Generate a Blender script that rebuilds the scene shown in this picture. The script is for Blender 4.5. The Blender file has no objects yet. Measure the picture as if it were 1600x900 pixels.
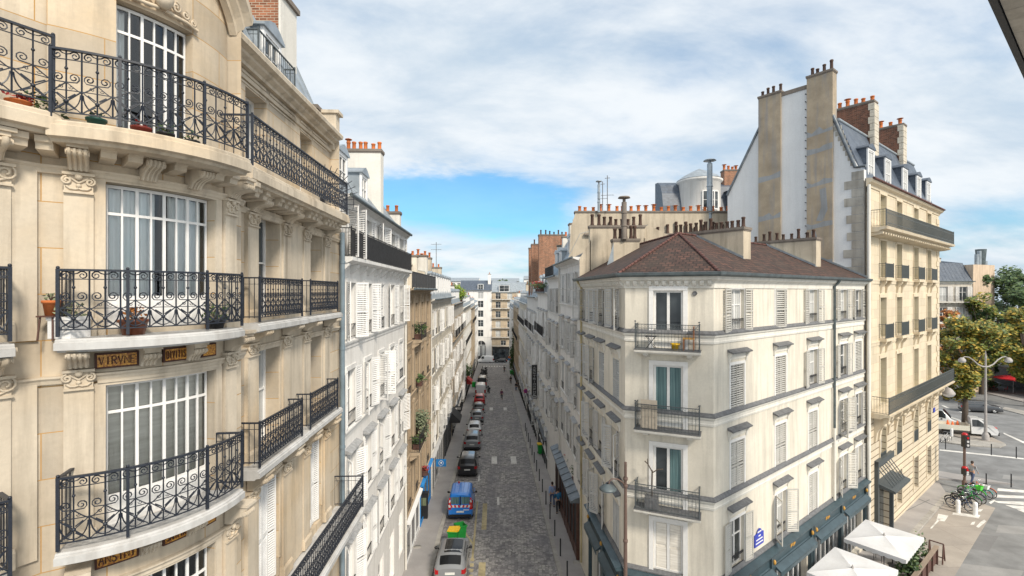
import bpy, math, random
from mathutils import Vector, Matrix
random.seed(7)
SC = bpy.context.scene
COL = SC.collection
CAMZ, FPX = 14.3, 750.0
PI = math.pi

def ground(x, y):
    z = -.057*max(-40, min(y, 172))
    if x > 6: z += .034*(min(x, 78)-6)
    return z

def G(px, py):
    d = 20.0
    for _ in range(60):
        z = ground((px-800)/FPX*d, d)
        d = FPX*(CAMZ-z)/(py-455)
    return ((px-800)/FPX*d, d)

# ---------------------------------------------------------------- frames along facades
class Fr:
    curved = False
    def __init__(s, ox, oy, dx, dy):
        l = math.hypot(dx, dy); s.o = (ox, oy); s.d = (dx/l, dy/l); s.n = (dy/l, -dx/l)
        s.a = math.atan2(dy, dx)
    def P(s, u, w, z):
        return (s.o[0]+s.d[0]*u+s.n[0]*w, s.o[1]+s.d[1]*u+s.n[1]*w, z)
    def us(s, a, b): return [a, b]
    def ang(s, u): return s.a

class Bow(Fr):
    curved = True
    def __init__(s, p1, p2, R):
        dx, dy = p2[0]-p1[0], p2[1]-p1[1]; L = math.hypot(dx, dy); a = math.atan2(dy, dx); h = math.asin(L/2/R)
        s.R = R; s.t0 = a-h; s.L = 2*h*R; s.p1 = p1
        s.C = (p1[0]-R*math.sin(s.t0), p1[1]+R*math.cos(s.t0))
    def P(s, u, w, z):
        t = s.t0+u/s.R
        return (s.C[0]+(s.R+w)*math.sin(t), s.C[1]-(s.R+w)*math.cos(t), z)
    def us(s, a, b):
        n = max(1, int(math.ceil((b-a)/.12))); return [a+(b-a)*i/n for i in range(n+1)]
    def ang(s, u): return s.t0+u/s.R

# ---------------------------------------------------------------- mesh builder
ROOT = {}      # object -> root location
class MB:
    def __init__(s): s.v = []; s.f = []; s.uv = []; s.m = []; s.sm = []
    def face(s, pts, uv=None, m=0, smooth=False):
        i = len(s.v); s.v += [tuple(p) for p in pts]; s.f.append(tuple(range(i, i+len(pts))))
        if uv is None:
            a = Vector(pts[0]); n = (Vector(pts[1])-a).cross(Vector(pts[2])-a)
            if n.length < 1e-12 and len(pts) > 3: n = (Vector(pts[2])-a).cross(Vector(pts[3])-a)
            if n.length > 1e-12: n.normalize()
            if abs(n.z) > .75: uv = [(p[0], p[1]) for p in pts]
            else:
                tx, ty = -n.y, n.x; l = math.hypot(tx, ty) or 1
                uv = [((p[0]*tx+p[1]*ty)/l, p[2]) for p in pts]
        s.uv.append(uv); s.m.append(m); s.sm.append(smooth)
    def grid(s, rows, m=0, smooth=True, closed=False, uvs=None):
        i = len(s.v); nr, nc = len(rows), len(rows[0])
        for r in rows: s.v += [tuple(p) for p in r]
        for a in range(nr-1):
            for b in range(nc if closed else nc-1):
                b2 = (b+1) % nc
                q = (i+a*nc+b, i+a*nc+b2, i+(a+1)*nc+b2, i+(a+1)*nc+b)
                s.f.append(q); s.m.append(m); s.sm.append(smooth)
                if uvs: s.uv.append([uvs(a, b), uvs(a, b+1), uvs(a+1, b+1), uvs(a+1, b)])
                else: s.uv.append([(s.v[k][0]+s.v[k][1], s.v[k][2]) for k in q])
    def wall(s, fr, u0, u1, z0, z1, ops=(), w=0.0, depth=.25, m=0, mr=None):
        us = set(fr.us(u0, u1)); zs = {z0, z1}
        for o in ops:
            for e in o[:2]:
                if u0 < e < u1: us.add(e)
            for e in o[2:4]:
                if z0 < e < z1: zs.add(e)
        us = sorted(us); zs = sorted(zs)
        for a, b in zip(us, us[1:]):
            if b-a < 1e-5: continue
            uc = (a+b)/2
            run = None
            col = [o for o in ops if o[0] < uc < o[1]]
            for c, d in zip(zs, zs[1:]):
                zc = (c+d)/2
                if any(o[2] < zc < o[3] for o in col): continue
                s.face([fr.P(a, w, c), fr.P(b, w, c), fr.P(b, w, d), fr.P(a, w, d)], [(a, c), (b, c), (b, d), (a, d)], m)
        mr = m if mr is None else mr
        for o in ops:
            a, b, c, d = o[:4]; i = w-(o[4] if len(o) > 4 else depth)
            s.face([fr.P(a, w, c), fr.P(a, i, c), fr.P(a, i, d), fr.P(a, w, d)], [(0, c), (w-i, c), (w-i, d), (0, d)], mr)
            s.face([fr.P(b, i, c), fr.P(b, w, c), fr.P(b, w, d), fr.P(b, i, d)], [(0, c), (w-i, c), (w-i, d), (0, d)], mr)
            L = fr.us(a, b)
            for p, q in zip(L, L[1:]):
                s.face([fr.P(p, w, d), fr.P(q, w, d), fr.P(q, i, d), fr.P(p, i, d)], [(p, 0), (q, 0), (q, .3), (p, .3)], mr)
                s.face([fr.P(p, i, c), fr.P(q, i, c), fr.P(q, w, c), fr.P(p, w, c)], [(p, 0), (q, 0), (q, .3), (p, .3)], mr)
    def sweep(s, fr, u0, u1, prof, m=0, caps=True, smooth=False):
        """closed profile of (w, z) swept along u"""
        L = fr.us(u0, u1); n = len(prof)
        for p, q in zip(L, L[1:]):
            for k in range(n):
                (w0, z0), (w1, z1) = prof[k], prof[(k+1) % n]
                s.face([fr.P(p, w0, z0), fr.P(q, w0, z0), fr.P(q, w1, z1), fr.P(p, w1, z1)],
                       [(p, z0+w0), (q, z0+w0), (q, z1+w1), (p, z1+w1)], m, smooth)
        if caps:
            s.face([fr.P(u0, w, z) for w, z in prof], [(w, z) for w, z in prof], m)
            s.face([fr.P(u1, w, z) for w, z in reversed(prof)], [(w, z) for w, z in reversed(prof)], m)
    def box(s, fr, u0, u1, w0, w1, z0, z1, m=0):
        s.sweep(fr, u0, u1, [(w0, z0), (w1, z0), (w1, z1), (w0, z1)], m)
    def prism(s, poly, z0, z1, m=0):
        """plan polygon of (x, y) with flat or callable bottom and top"""
        f0 = z0 if callable(z0) else (lambda x, y: z0)
        f1 = z1 if callable(z1) else (lambda x, y: z1)
        lo = [(x, y, f0(x, y)) for x, y in poly]; hi = [(x, y, f1(x, y)) for x, y in poly]
        s.face(hi, None, m); s.face(lo[::-1], None, m)
        n = len(poly)
        for k in range(n): s.face([lo[k], lo[(k+1) % n], hi[(k+1) % n], hi[k]], None, m)
    def bx(s, x0, x1, y0, y1, z0, z1, m=0):
        s.prism([(x0, y0), (x1, y0), (x1, y1), (x0, y1)], z0, z1, m)
    def tube(s, pts, r, n=6, m=0, closed=False, caps=True, smooth=True):
        P = [Vector(p) for p in pts]; N = len(P); rows = []
        up = None
        for i in range(N):
            if closed: t = P[(i+1) % N]-P[i-1]
            else: t = P[min(i+1, N-1)]-P[max(i-1, 0)]
            if t.length < 1e-9: t = Vector((0, 0, 1))
            t.normalize()
            if up is None:
                up = Vector((0, 0, 1)) if abs(t.z) < .9 else Vector((1, 0, 0))
            a = t.cross(up)
            if a.length < 1e-6: a = t.orthogonal()
            a.normalize(); b = a.cross(t); up = b
            rr = r[i] if isinstance(r, (list, tuple)) else r
            rows.append([P[i]+(a*math.cos(k*2*PI/n+PI/4)+b*math.sin(k*2*PI/n+PI/4))*rr for k in range(n)])
        if closed: rows.append(rows[0])
        s.grid(rows, m, smooth, closed=True)
        if caps and not closed:
            s.face(rows[0], None, m); s.face(rows[-1][::-1], None, m)
    def lathe(s, c, prof, n=12, m=0, smooth=True):
        rows = [[(c[0]+r*math.cos(k*2*PI/n), c[1]+r*math.sin(k*2*PI/n), c[2]+z) for k in range(n)] for r, z in prof]
        s.grid(rows, m, smooth, closed=True)
    def ball(s, c, r, n=8, m=0, sz=1.0):
        s.lathe(c, [(r*math.sin(PI*k/n)+1e-4, -r*sz*math.cos(PI*k/n)) for k in range(n+1)], n+2, m)
    def build(s, name, mats, parent=None, loc=None, root=None):
        if not s.f: return None
        if not isinstance(mats, (list, tuple)): mats = [mats]
        off = Vector((0, 0, 0))
        if parent is not None: off = ROOT.get(parent.name, Vector((0, 0, 0)))
        elif loc is not None: off = Vector(loc)
        me = s.mesh(name, mats, off)
        o = bpy.data.objects.new(name, me); COL.objects.link(o)
        if parent is not None: o.parent = parent; ROOT[o.name] = off
        elif loc is not None: o.location = loc; ROOT[o.name] = off
        return o
    def mesh(s, name, mats, off=Vector((0, 0, 0))):
        if not isinstance(mats, (list, tuple)): mats = [mats]
        me = bpy.data.meshes.new(name)
        ox, oy, oz = off
        me.from_pydata([(x-ox, y-oy, z-oz) for x, y, z in s.v], [], s.f)
        for mt in mats: me.materials.append(M(mt) if isinstance(mt, str) else mt)
        me.polygons.foreach_set('material_index', s.m)
        me.polygons.foreach_set('use_smooth', s.sm)
        ul = me.uv_layers.new(name='UVMap')
        flat = []
        for u in s.uv:
            for a in u: flat += [a[0], a[1]]
        ul.data.foreach_set('uv', flat)
        me.update(); me.validate()
        return me

def tag(o, label, cat, group=None, kind=None):
    if label: o['label'] = label
    if cat: o['category'] = cat
    if group: o['group'] = group
    if kind: o['kind'] = kind
    return o
def thing(name, label, cat, loc=(0, 0, 0), rz=0, group=None):
    o = bpy.data.objects.new(name, None); COL.objects.link(o); o.empty_display_size = .2
    o.location = loc; o.rotation_euler = (0, 0, rz)
    ROOT[o.name] = Vector(loc) if rz == 0 else Vector((0, 0, 0))
    return tag(o, label, cat, group)
def local_thing(name, label, cat, group=None):
    """things whose parts are built in local coordinates round the origin, moved afterwards"""
    o = thing(name, label, cat, (0, 0, 0), 0, group); return o
def put(o, x, y, z=None, rz=0, tilt=True):
    z = ground(x, y) if z is None else z
    if tilt:
        gx = (ground(x+.5, y)-ground(x-.5, y)); gy = (ground(x, y+.5)-ground(x, y-.5))
        nrm = Vector((-gx, -gy, 1)).normalized()
        q = Vector((0, 0, 1)).rotation_difference(nrm)
        mtx = q.to_matrix().to_4x4() @ Matrix.Rotation(rz, 4, 'Z')
        o.rotation_euler = mtx.to_euler()
    else: o.rotation_euler = (0, 0, rz)
    o.location = (x, y, z); return o
def inst(me, name, parent, fr=None, u=0, w=0, z=0, label=None, flip=False):
    o = bpy.data.objects.new(name, me); COL.objects.link(o); o.parent = parent
    if fr is not None:
        o.location = Vector(fr.P(u, w, z))-ROOT[parent.name]; o.rotation_euler = (0, 0, fr.ang(u))
        if flip: o.scale = (-1, 1, 1)
    if label: o['label'] = label
    return o
def copy_tree(o, label=None, parent=None):
    c = o.copy(); COL.objects.link(c)
    if parent: c.parent = parent
    if label: c['label'] = label
    for ch in [x for x in KIDS.get(o.name, [])]: copy_tree(ch, None, c)
    return c
KIDS = {}
def index_children(o):
    for x in bpy.data.objects:
        if x.parent is not None: 
            L = KIDS.setdefault(x.parent.name, [])
            if x not in L: L.append(x)

# ---------------------------------------------------------------- materials
MATS = {}; DEFS = {}
def M(n):
    if n not in MATS: MATS[n] = DEFS[n](n)
    return MATS[n]
class N:
    def __init__(s, name):
        s.mat = bpy.data.materials.new(name); s.mat.use_nodes = True
        s.t = s.mat.node_tree; s.b = s.t.nodes['Principled BSDF']; s.out = s.t.nodes['Material Output']
    def n(s, typ, **kw):
        x = s.t.nodes.new(typ)
        for k, v in kw.items():
            if k in ('i',):
                for a, b in v.items(): x.inputs[a].default_value = b
            else: setattr(x, k, v)
        return x
    def l(s, a, b): s.t.links.new(a, b)
    def pos(s, scale=(1, 1, 1)):
        g = s.n('ShaderNodeNewGeometry'); mp = s.n('ShaderNodeMapping'); mp.inputs['Scale'].default_value = scale
        s.l(g.outputs['Position'], mp.inputs['Vector']); return mp.outputs['Vector']
    def noise(s, vec, scale, detail=5, rough=.55, dist=0):
        x = s.n('ShaderNodeTexNoise'); x.inputs['Scale'].default_value = scale; x.inputs['Detail'].default_value = detail
        x.inputs['Roughness'].default_value = rough; x.inputs['Distortion'].default_value = dist
        s.l(vec, x.inputs['Vector']); return x.outputs['Fac']
    def ramp(s, fac, a, b, lo=0., hi=1.):
        r = s.n('ShaderNodeMapRange'); r.inputs['From Min'].default_value = a; r.inputs['From Max'].default_value = b
        r.inputs['To Min'].default_value = lo; r.inputs['To Max'].default_value = hi
        s.l(fac, r.inputs['Value']); return r.outputs['Result']
    def mix(s, fac, a, b, blend='MIX'):
        x = s.n('ShaderNodeMix', data_type='RGBA', blend_type=blend)
        for sock, v in ((x.inputs[0], fac), (x.inputs[6], a), (x.inputs[7], b)):
            if hasattr(v, 'is_linked'): s.l(v, sock)
            elif isinstance(v, (int, float)): sock.default_value = v
            else: sock.default_value = (*v[:3], 1)
        return x.outputs[2]
    def bump(s, h, st=.3, d=.02):
        b = s.n('ShaderNodeBump'); b.inputs['Strength'].default_value = st; b.inputs['Distance'].default_value = d
        s.l(h, b.inputs['Height']); s.l(b.outputs['Normal'], s.b.inputs['Normal'])
    def color(s, c):
        if hasattr(c, 'is_linked'): s.l(c, s.b.inputs['Base Color'])
        else: s.b.inputs['Base Color'].default_value = (*c[:3], 1)
    def set(s, **kw):
        for k, v in kw.items(): s.b.inputs[k].default_value = v
        return s
def sc(c, k): return tuple(min(1, x*k) for x in c)

def paint(name, c, rough=.5, metal=0, var=.12, scale=6., spec=.5):
    def f(n):
        k = N(n); v = k.pos()
        a = k.noise(v, scale, 4)
        k.color(k.mix(k.ramp(a, .3, .7), sc(c, 1-var), sc(c, 1+var)))
        k.set(Roughness=rough, Metallic=metal); k.b.inputs['Specular IOR Level'].default_value = spec
        return k.mat
    DEFS[name] = f
def stone(name, c, dirt=(.12, .10, .08), amt=.35, var=.14, brick=None, mortar=None, msize=.012, rough=.88, warm=None, bump=.25, bvar=.12):
    def f(n):
        k = N(n); v = k.pos()
        big = k.noise(v, .7, 6, .6); fine = k.noise(v, 14, 5, .65)
        st = k.noise(k.pos((2.6, 2.6, .22)), 1.3, 5, .6)
        col = k.mix(k.ramp(big, .3, .7), sc(c, 1-var), sc(c, 1+var*.7))
        if warm: col = k.mix(k.ramp(k.noise(v, .45, 3), .5, .72, 0, .55), col, warm)
        col = k.mix(k.ramp(fine, .35, .75, 0, .35), col, sc(c, .72))
        h = fine
        if brick:
            uv = k.n('ShaderNodeUVMap'); b = k.n('ShaderNodeTexBrick'); k.l(uv.outputs['UV'], b.inputs['Vector'])
            b.inputs['Scale'].default_value = 1; b.inputs['Brick Width'].default_value = brick[0]; b.inputs['Row Height'].default_value = brick[1]
            b.inputs['Mortar Size'].default_value = msize; b.inputs['Mortar Smooth'].default_value = .1
            b.inputs['Color1'].default_value = (1-bvar, 1-bvar, 1-bvar, 1); b.inputs['Color2'].default_value = (1+bvar*.5, 1+bvar*.4, 1+bvar*.2, 1)
            b.inputs['Mortar'].default_value = (1, 1, 1, 1)
            col = k.mix(1.0, col, b.outputs['Color'], 'MULTIPLY')
            mm = mortar or sc(c, .5)
            col = k.mix(b.outputs['Fac'], col, mm)
            hh = k.n('ShaderNodeMath', operation='MULTIPLY_ADD'); k.l(b.outputs['Fac'], hh.inputs[0]); hh.inputs[1].default_value = -1.2; k.l(fine, hh.inputs[2]); h = hh.outputs[0]
        col = k.mix(k.ramp(st, .47, .74, 0, amt), col, dirt)
        k.color(col); k.set(Roughness=rough); k.bump(h, bump, .02)
        k.b.inputs['Specular IOR Level'].default_value = .25
        return k.mat
    DEFS[name] = f
J = (.30, .17, .06)
stone('cream_stone', (.60, .525, .425), brick=(1.35, .62), mortar=(.46, .27, .10), msize=.007, warm=(.64, .47, .27), amt=.55, var=.22, bvar=.24, dirt=(.25, .215, .17))
stone('cream_trim', (.61, .535, .43), warm=(.60, .43, .24), amt=.62, var=.18, dirt=(.19, .155, .115))
stone('slab_stone', (.52, .52, .515), amt=.6, var=.16, dirt=(.26, .24, .22))
stone('white_plaster', (.78, .765, .74), amt=.34, dirt=(.38, .36, .33), var=.06)
stone('white_trim', (.72, .715, .70), amt=.3, dirt=(.3, .28, .26), var=.08)
stone('grey_white_plaster', (.69, .68, .66), amt=.3, dirt=(.33, .31, .29), var=.08)
stone('brown_stone', (.40, .31, .215), brick=(1.1, .45), amt=.4, var=.2)
stone('brown_trim', (.44, .35, .25), amt=.4)
stone('pale_stone', (.62, .575, .49), brick=(1.2, .5), msize=.008, amt=.34, dirt=(.27, .24, .2), var=.12)
stone('grey_stone', (.52, .49, .44), brick=(1.2, .5), msize=.008, amt=.4, var=.14)
stone('tan_stone', (.53, .44, .33), brick=(1.2, .45), msize=.008, amt=.35, var=.14)
stone('corner_plaster', (.72, .675, .585), amt=.6, dirt=(.38, .355, .31), var=.12)
stone('corner_trim', (.73, .71, .655), amt=.3, dirt=(.3, .28, .25), var=.07)
stone('gold_stone', (.67, .59, .455), brick=(1.3, .55), mortar=(.42, .33, .2), msize=.006, amt=.22, var=.09, dirt=(.4, .3, .18))
stone('rusticated_stone', (.66, .58, .455), brick=(40., .42), mortar=(.16, .12, .08), msize=.03, amt=.25, var=.09, dirt=(.4, .3, .18))
stone('gold_trim', (.67, .585, .45), amt=.5, dirt=(.38, .26, .13), var=.1)
stone('gable_plaster', (.70, .71, .72), amt=.25, dirt=(.42, .42, .42), var=.05)
stone('flue_plaster', (.38, .315, .235), amt=.7, dirt=(.22, .235, .26), var=.34)
stone('flue_patch', (.30, .315, .33), amt=.4, var=.2)
stone('chimney_plaster', (.53, .46, .36), amt=.55, dirt=(.16, .13, .10), var=.2)
stone('chimney_white', (.70, .68, .63), amt=.35, dirt=(.25, .23, .2), var=.1)
stone('chimney_cap', (.22, .19, .165), amt=.6, var=.3)
stone('red_brick', (.33, .135, .075), brick=(.22, .075), mortar=(.42, .35, .27), msize=.009, amt=.4, dirt=(.07, .045, .035), var=.3, bvar=.45)
stone('dark_brick', (.20, .085, .055), brick=(.22, .075), mortar=(.26, .2, .16), msize=.008, amt=.5, dirt=(.05, .035, .03), var=.35, bvar=.5)
stone('quoin_stone', (.40, .385, .35), amt=.5, var=.34, warm=(.45, .38, .29))
stone('terracotta', (.56, .17, .055), amt=.5, dirt=(.14, .07, .045), var=.35)
stone('old_pot', (.085, .052, .042), amt=.5, var=.4)
stone('pavement', (.36, .345, .34), amt=.0, var=.16, rough=.85, bump=.35)
stone('plaza_pavement', (.40, .365, .33), amt=.0, var=.15, rough=.85, brick=(2.4, 2.4), mortar=(.25, .22, .2), msize=.012)
stone('kerb_stone', (.42, .405, .38), amt=.3, var=.2, brick=(1.1, 5.), msize=.014)
stone('asphalt', (.235, .24, .245), amt=0, var=.3, bump=.4)
stone('asphalt_patch', (.205, .207, .212), amt=0, var=.2, bump=.4)
stone('asphalt_pale', (.30, .30, .30), amt=0, var=.2, bump=.4)
stone('canopy_cloth', (.66, .67, .69), amt=.35, var=.07, dirt=(.55, .54, .52), bump=.08)
stone('road_paint', (.74, .73, .70), amt=.3, var=.25)
stone('yellow_paint', (.52, .44, .26), amt=.5, var=.4)
paint('iron', (.017, .022, .034), .45, 0, .25, 40)
paint('grey_iron', (.065, .078, .085), .5, 0, .2, 20)
paint('black_iron', (.018, .019, .022), .5)
paint('white_paint', (.76, .765, .77), .5, 0, .05)
paint('shutter_paint', (.74, .74, .735), .55, 0, .07, 3)
paint('shutter_grey', (.50, .50, .49), .55, 0, .08, 3)
paint('shutter_warm', (.47, .46, .43), .55, 0, .08, 3)
paint('frame_paint', (.78, .775, .765), .45, 0, .05)
paint('teal_front', (.042, .070, .086), .4, 0, .2, 3)
paint('slate_hood', (.125, .128, .135), .6, 0, .3, 8)
paint('zinc', (.30, .34, .375), .42, .35, .22, 2)
paint('dark_zinc', (.135, .155, .175), .45, .3, .3, 3)
paint('gutter_zinc', (.10, .125, .135), .5, .3, .3, 3)
paint('pipe_paint', (.17, .225, .27), .45, .1, .2, 2)
paint('canvas_dark', (.055, .055, .058), .85, 0, .35, 5)
paint('rubber', (.012, .012, .013), .7)
paint('chrome', (.6, .61, .62), .25, .9)
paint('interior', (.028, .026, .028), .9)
paint('red_lens', (.42, .008, .012), .2)
paint('plate', (.75, .75, .72), .4)
paint('skin', (.50, .30, .21), .6)
paint('hair', (.035, .022, .016), .7)
for n_, c_ in dict(silver=(.23, .24, .255), white=(.78, .79, .80), black=(.014, .015, .018), blue=(.02, .22, .74), red=(.50, .018, .02), darkgrey=(.07, .075, .085), cream=(.74, .72, .62)).items():
    def mk(c):
        def f(n):
            k = N(n); k.color(c); k.set(Roughness=.28); k.b.inputs['Coat Weight'].default_value = .7; k.b.inputs['Coat Roughness'].default_value = .06
            return k.mat
        return f
    DEFS['car_'+n_] = mk(c_)
for n_, c_ in dict(green_plastic=(.012, .30, .045), yellow_plastic=(.80, .50, .02), blue_paint=(.02, .22, .58), lime_plastic=(.10, .62, .06), teal_paint=(.02, .42, .36), orange=(.75, .15, .03), wood=(.30, .12, .05), brown_wood=(.10, .05, .04), rail_wood=(.28, .22, .17), denim=(.05, .075, .15), shirt_blue=(.28, .36, .55), jacket_blue=(.02, .15, .30), dark_cloth=(.02, .02, .025), magenta_cloth=(.14, .03, .08), cloth_green=(.02, .28, .12), red_cloth=(.55, .02, .03), grey_cloth=(.35, .36, .38), sign_blue=(.04, .06, .42), sign_red=(.6, .02, .03), gold=(.50, .27, .05), mosaic_dark=(.06, .018, .010), lamp_brown=(.13, .085, .07), lamp_grey=(.36, .34, .33), lamp_glass=(.66, .66, .68), umbrella_white=(.80, .81, .83), stripe_red=(.62, .03, .03), bark=(.085, .065, .05), soil=(.04, .028, .02), brown_shop=(.17, .065, .035), awning_red=(.40, .03, .03), light_grey=(.5, .5, .5), mat_beige=(.55, .47, .37)).items():
    paint(n_, c_, .6, 0, .12, 8)

def f(n):
    k = N(n); v = k.pos(); uv = k.n('ShaderNodeUVMap')
    vor = k.n('ShaderNodeTexVoronoi'); vor.inputs['Scale'].default_value = 55; k.l(uv.outputs['UV'], vor.inputs['Vector'])
    h = k.n('ShaderNodeSeparateColor'); k.l(vor.outputs['Color'], h.inputs[0])
    c = k.mix(h.outputs[0], (.26, .08, .015), (.66, .34, .05)); k.color(c); k.set(Roughness=.3); return k.mat
DEFS['mosaic_gold'] = f

def f(n):          # opaque reflecting glass for windows farther off
    k = N(n); v = k.pos(); a = k.noise(v, .8, 2)
    k.color(k.mix(k.ramp(a, .4, .6), (.018, .022, .026), (.06, .072, .08))); k.set(Roughness=.04); k.b.inputs['Specular IOR Level'].default_value = .6
    k.bump(k.noise(v, 2.2, 1), .03, .05); return k.mat
DEFS['glass_dark'] = f
def f(n):
    k = N(n); v = k.pos((9, 9, .15)); a = k.noise(v, 2., 3)
    k.color(k.mix(k.ramp(a, .35, .65), (.30, .31, .31), (.62, .63, .62))); k.set(Roughness=.12); k.b.inputs['Specular IOR Level'].default_value = .5
    return k.mat
DEFS['glass_curtain'] = f
def f(n):
    k = N(n); v = k.pos((6, 6, .15)); a = k.noise(v, 2., 3)
    k.color(k.mix(k.ramp(a, .35, .65), (.06, .12, .13), (.16, .26, .27))); k.set(Roughness=.08)
    return k.mat
DEFS['glass_teal'] = f
def f(n):
    k = N(n); v = k.pos((1, 1, 6)); a = k.noise(v, 1.5, 3)
    k.color(k.mix(k.ramp(a, .35, .65), (.30, .29, .20), (.42, .41, .30))); k.set(Roughness=.25)
    return k.mat
DEFS['glass_blind'] = f
def f(n):
    k = N(n); k.t.nodes.remove(k.b)
    tr = k.n('ShaderNodeBsdfTransparent'); tr.inputs[0].default_value = (.93, .95, .95, 1)
    gl = k.n('ShaderNodeBsdfGlossy'); gl.inputs['Roughness'].default_value = .02; gl.inputs[0].default_value = (.9, .95, 1, 1)
    fr = k.n('ShaderNodeFresnel'); fr.inputs[0].default_value = 1.6
    b = k.n('ShaderNodeBump'); b.inputs['Strength'].default_value = .03; k.l(k.noise(k.pos(), 1.6, 1), b.inputs['Height']); k.l(b.outputs[0], gl.inputs['Normal'])
    mx = k.n('ShaderNodeMixShader'); mm = k.n('ShaderNodeMath', operation='MULTIPLY_ADD'); k.l(fr.outputs[0], mm.inputs[0]); mm.inputs[1].default_value = 1.0; mm.inputs[2].default_value = .02
    k.l(mm.outputs[0], mx.inputs[0]); k.l(tr.outputs[0], mx.inputs[1]); k.l(gl.outputs[0], mx.inputs[2]); k.l(mx.outputs[0], k.out.inputs[0])
    return k.mat
DEFS['clear_glass'] = f
def f(n):
    k = N(n); k.color((.88, .90, .90)); k.set(Roughness=.9); k.b.inputs['Transmission Weight'].default_value = 0
    k.bump(k.noise(k.pos((14, 14, .3)), 2, 2), .4, .03); return k.mat
DEFS['curtain'] = f
def f(n):
    k = N(n); a = k.noise(k.pos((1, 1, 9)), 2, 3); k.color(k.mix(k.ramp(a, .3, .7), (.66, .62, .55), (.86, .82, .75))); k.set(Roughness=.8); return k.mat
DEFS['blind'] = f
def f(n):          # roof tiles: rows across the slope with single odd tiles
    k = N(n); uv = k.n('ShaderNodeUVMap'); b = k.n('ShaderNodeTexBrick'); k.l(uv.outputs['UV'], b.inputs['Vector'])
    b.inputs['Scale'].default_value = 1; b.inputs['Brick Width'].default_value = .26; b.inputs['Row Height'].default_value = .25; b.inputs['Mortar Size'].default_value = .03; b.inputs['Mortar Smooth'].default_value = .3
    b.inputs['Color1'].default_value = (.036, .021, .017, 1); b.inputs['Color2'].default_value = (.115, .056, .041, 1); b.inputs['Mortar'].default_value = (.018, .010, .008, 1); b.inputs['Bias'].default_value = -.1
    v = k.pos(); col = k.mix(k.ramp(k.noise(v, 1.1, 5), .42, .68, 0, .55), b.outputs['Color'], (.05, .038, .03))
    col = k.mix(k.ramp(k.noise(v, 9, 3), .62, .75, 0, .6), col, (.24, .13, .10))
    k.color(col); k.set(Roughness=.85); k.bump(b.outputs['Fac'], -.5, .02); return k.mat
DEFS['roof_tile'] = f
paint('ridge_tile', (.10, .043, .036), .8, 0, .4, 6)
def f(n):          # slate
    k = N(n); uv = k.n('ShaderNodeUVMap'); b = k.n('ShaderNodeTexBrick'); k.l(uv.outputs['UV'], b.inputs['Vector'])
    b.inputs['Scale'].default_value = 1; b.inputs['Brick Width'].default_value = .3; b.inputs['Row Height'].default_value = .16; b.inputs['Mortar Size'].default_value = .006
    b.inputs['Color1'].default_value = (.05, .068, .10, 1); b.inputs['Color2'].default_value = (.085, .11, .15, 1); b.inputs['Mortar'].default_value = (.04, .05, .06, 1)
    k.color(k.mix(k.ramp(k.noise(k.pos(), 1.5, 4), .4, .7, 0, .4), b.outputs['Color'], (.13, .15, .18))); k.set(Roughness=.5); return k.mat
DEFS['slate'] = f
def f(n):          # stone setts of the street
    k = N(n); v = k.pos((1, 1, 0))
    vo = k.n('ShaderNodeTexVoronoi'); vo.inputs['Scale'].default_value = 5.2; vo.inputs['Randomness'].default_value = .55; k.l(v, vo.inputs['Vector'])
    ve = k.n('ShaderNodeTexVoronoi', feature='DISTANCE_TO_EDGE'); ve.inputs['Scale'].default_value = 5.2; ve.inputs['Randomness'].default_value = .55; k.l(v, ve.inputs['Vector'])
    h = k.n('ShaderNodeSeparateColor'); k.l(vo.outputs['Color'], h.inputs[0])
    col = k.mix(k.ramp(h.outputs[0], .1, .95), (.185, .175, .178), (.46, .44, .415))
    col = k.mix(k.ramp(ve.outputs['Distance'], .0, .09, .75, 0), col, (.07, .065, .065))
    p1 = k.ramp(k.noise(v, .38, 6, .68, .6), .46, .62, 0, .62); p2 = k.ramp(k.noise(v, 1.5, 4, .6), .48, .7, 0, .4)
    p3 = k.ramp(k.noise(k.pos((.9, .05, 1)), 1., 4), .5, .70, 0, .55); p4 = k.ramp(k.noise(v, .9, 5, .7, 1.), .60, .68, 0, .45)
    col = k.mix(p1, col, (.17, .165, .18)); col = k.mix(p2, col, (.46, .44, .425)); col = k.mix(p3, col, (.15, .145, .16)); col = k.mix(p4, col, (.50, .49, .48))
    k.color(col); k.set(Roughness=.75); k.bump(ve.outputs['Distance'], .5, .03); return k.mat
DEFS['setts'] = f
def leaf(name, cols):
    def f(n):
        k = N(n); g = k.n('ShaderNodeNewGeometry'); r = k.n('ShaderNodeValToRGB'); k.l(g.outputs['Random Per Island'], r.inputs[0])
        e = r.color_ramp.elements
        while len(e) < len(cols): e.new(.5)
        for i, c in enumerate(cols): e[i].position = i/(len(cols)-1); e[i].color = (*c, 1)
        big = k.noise(k.pos(), .9, 2)
        k.color(k.mix(k.ramp(big, .4, .6, 0, .5), r.outputs[0], cols[0])); k.set(Roughness=.55)
        k.b.inputs['Subsurface Weight'].default_value = 0
        return k.mat
    DEFS[name] = f
leaf('leaf_green', [(.02, .05, .018), (.045, .095, .03), (.08, .14, .038), (.14, .19, .045)])
leaf('leaf_gold', [(.06, .10, .025), (.16, .19, .03), (.34, .28, .035), (.56, .33, .04)])
leaf('leaf_orange', [(.22, .08, .025), (.40, .15, .03), (.55, .22, .05)])
leaf('leaf_mixed', [(.05, .10, .025), (.10, .17, .035), (.24, .25, .04), (.46, .32, .05)])
leaf('leaf_bright', [(.10, .17, .02), (.20, .30, .03), (.30, .40, .05)])
leaf('leaf_pale', [(.10, .13, .08), (.17, .2, .12), (.25, .28, .17)])
leaf('flower_red', [(.25, .02, .02), (.45, .03, .03), (.06, .09, .03)])

paint('rail_panel', (.16, .19, .20), .5, 0, .2, 10)

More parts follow.
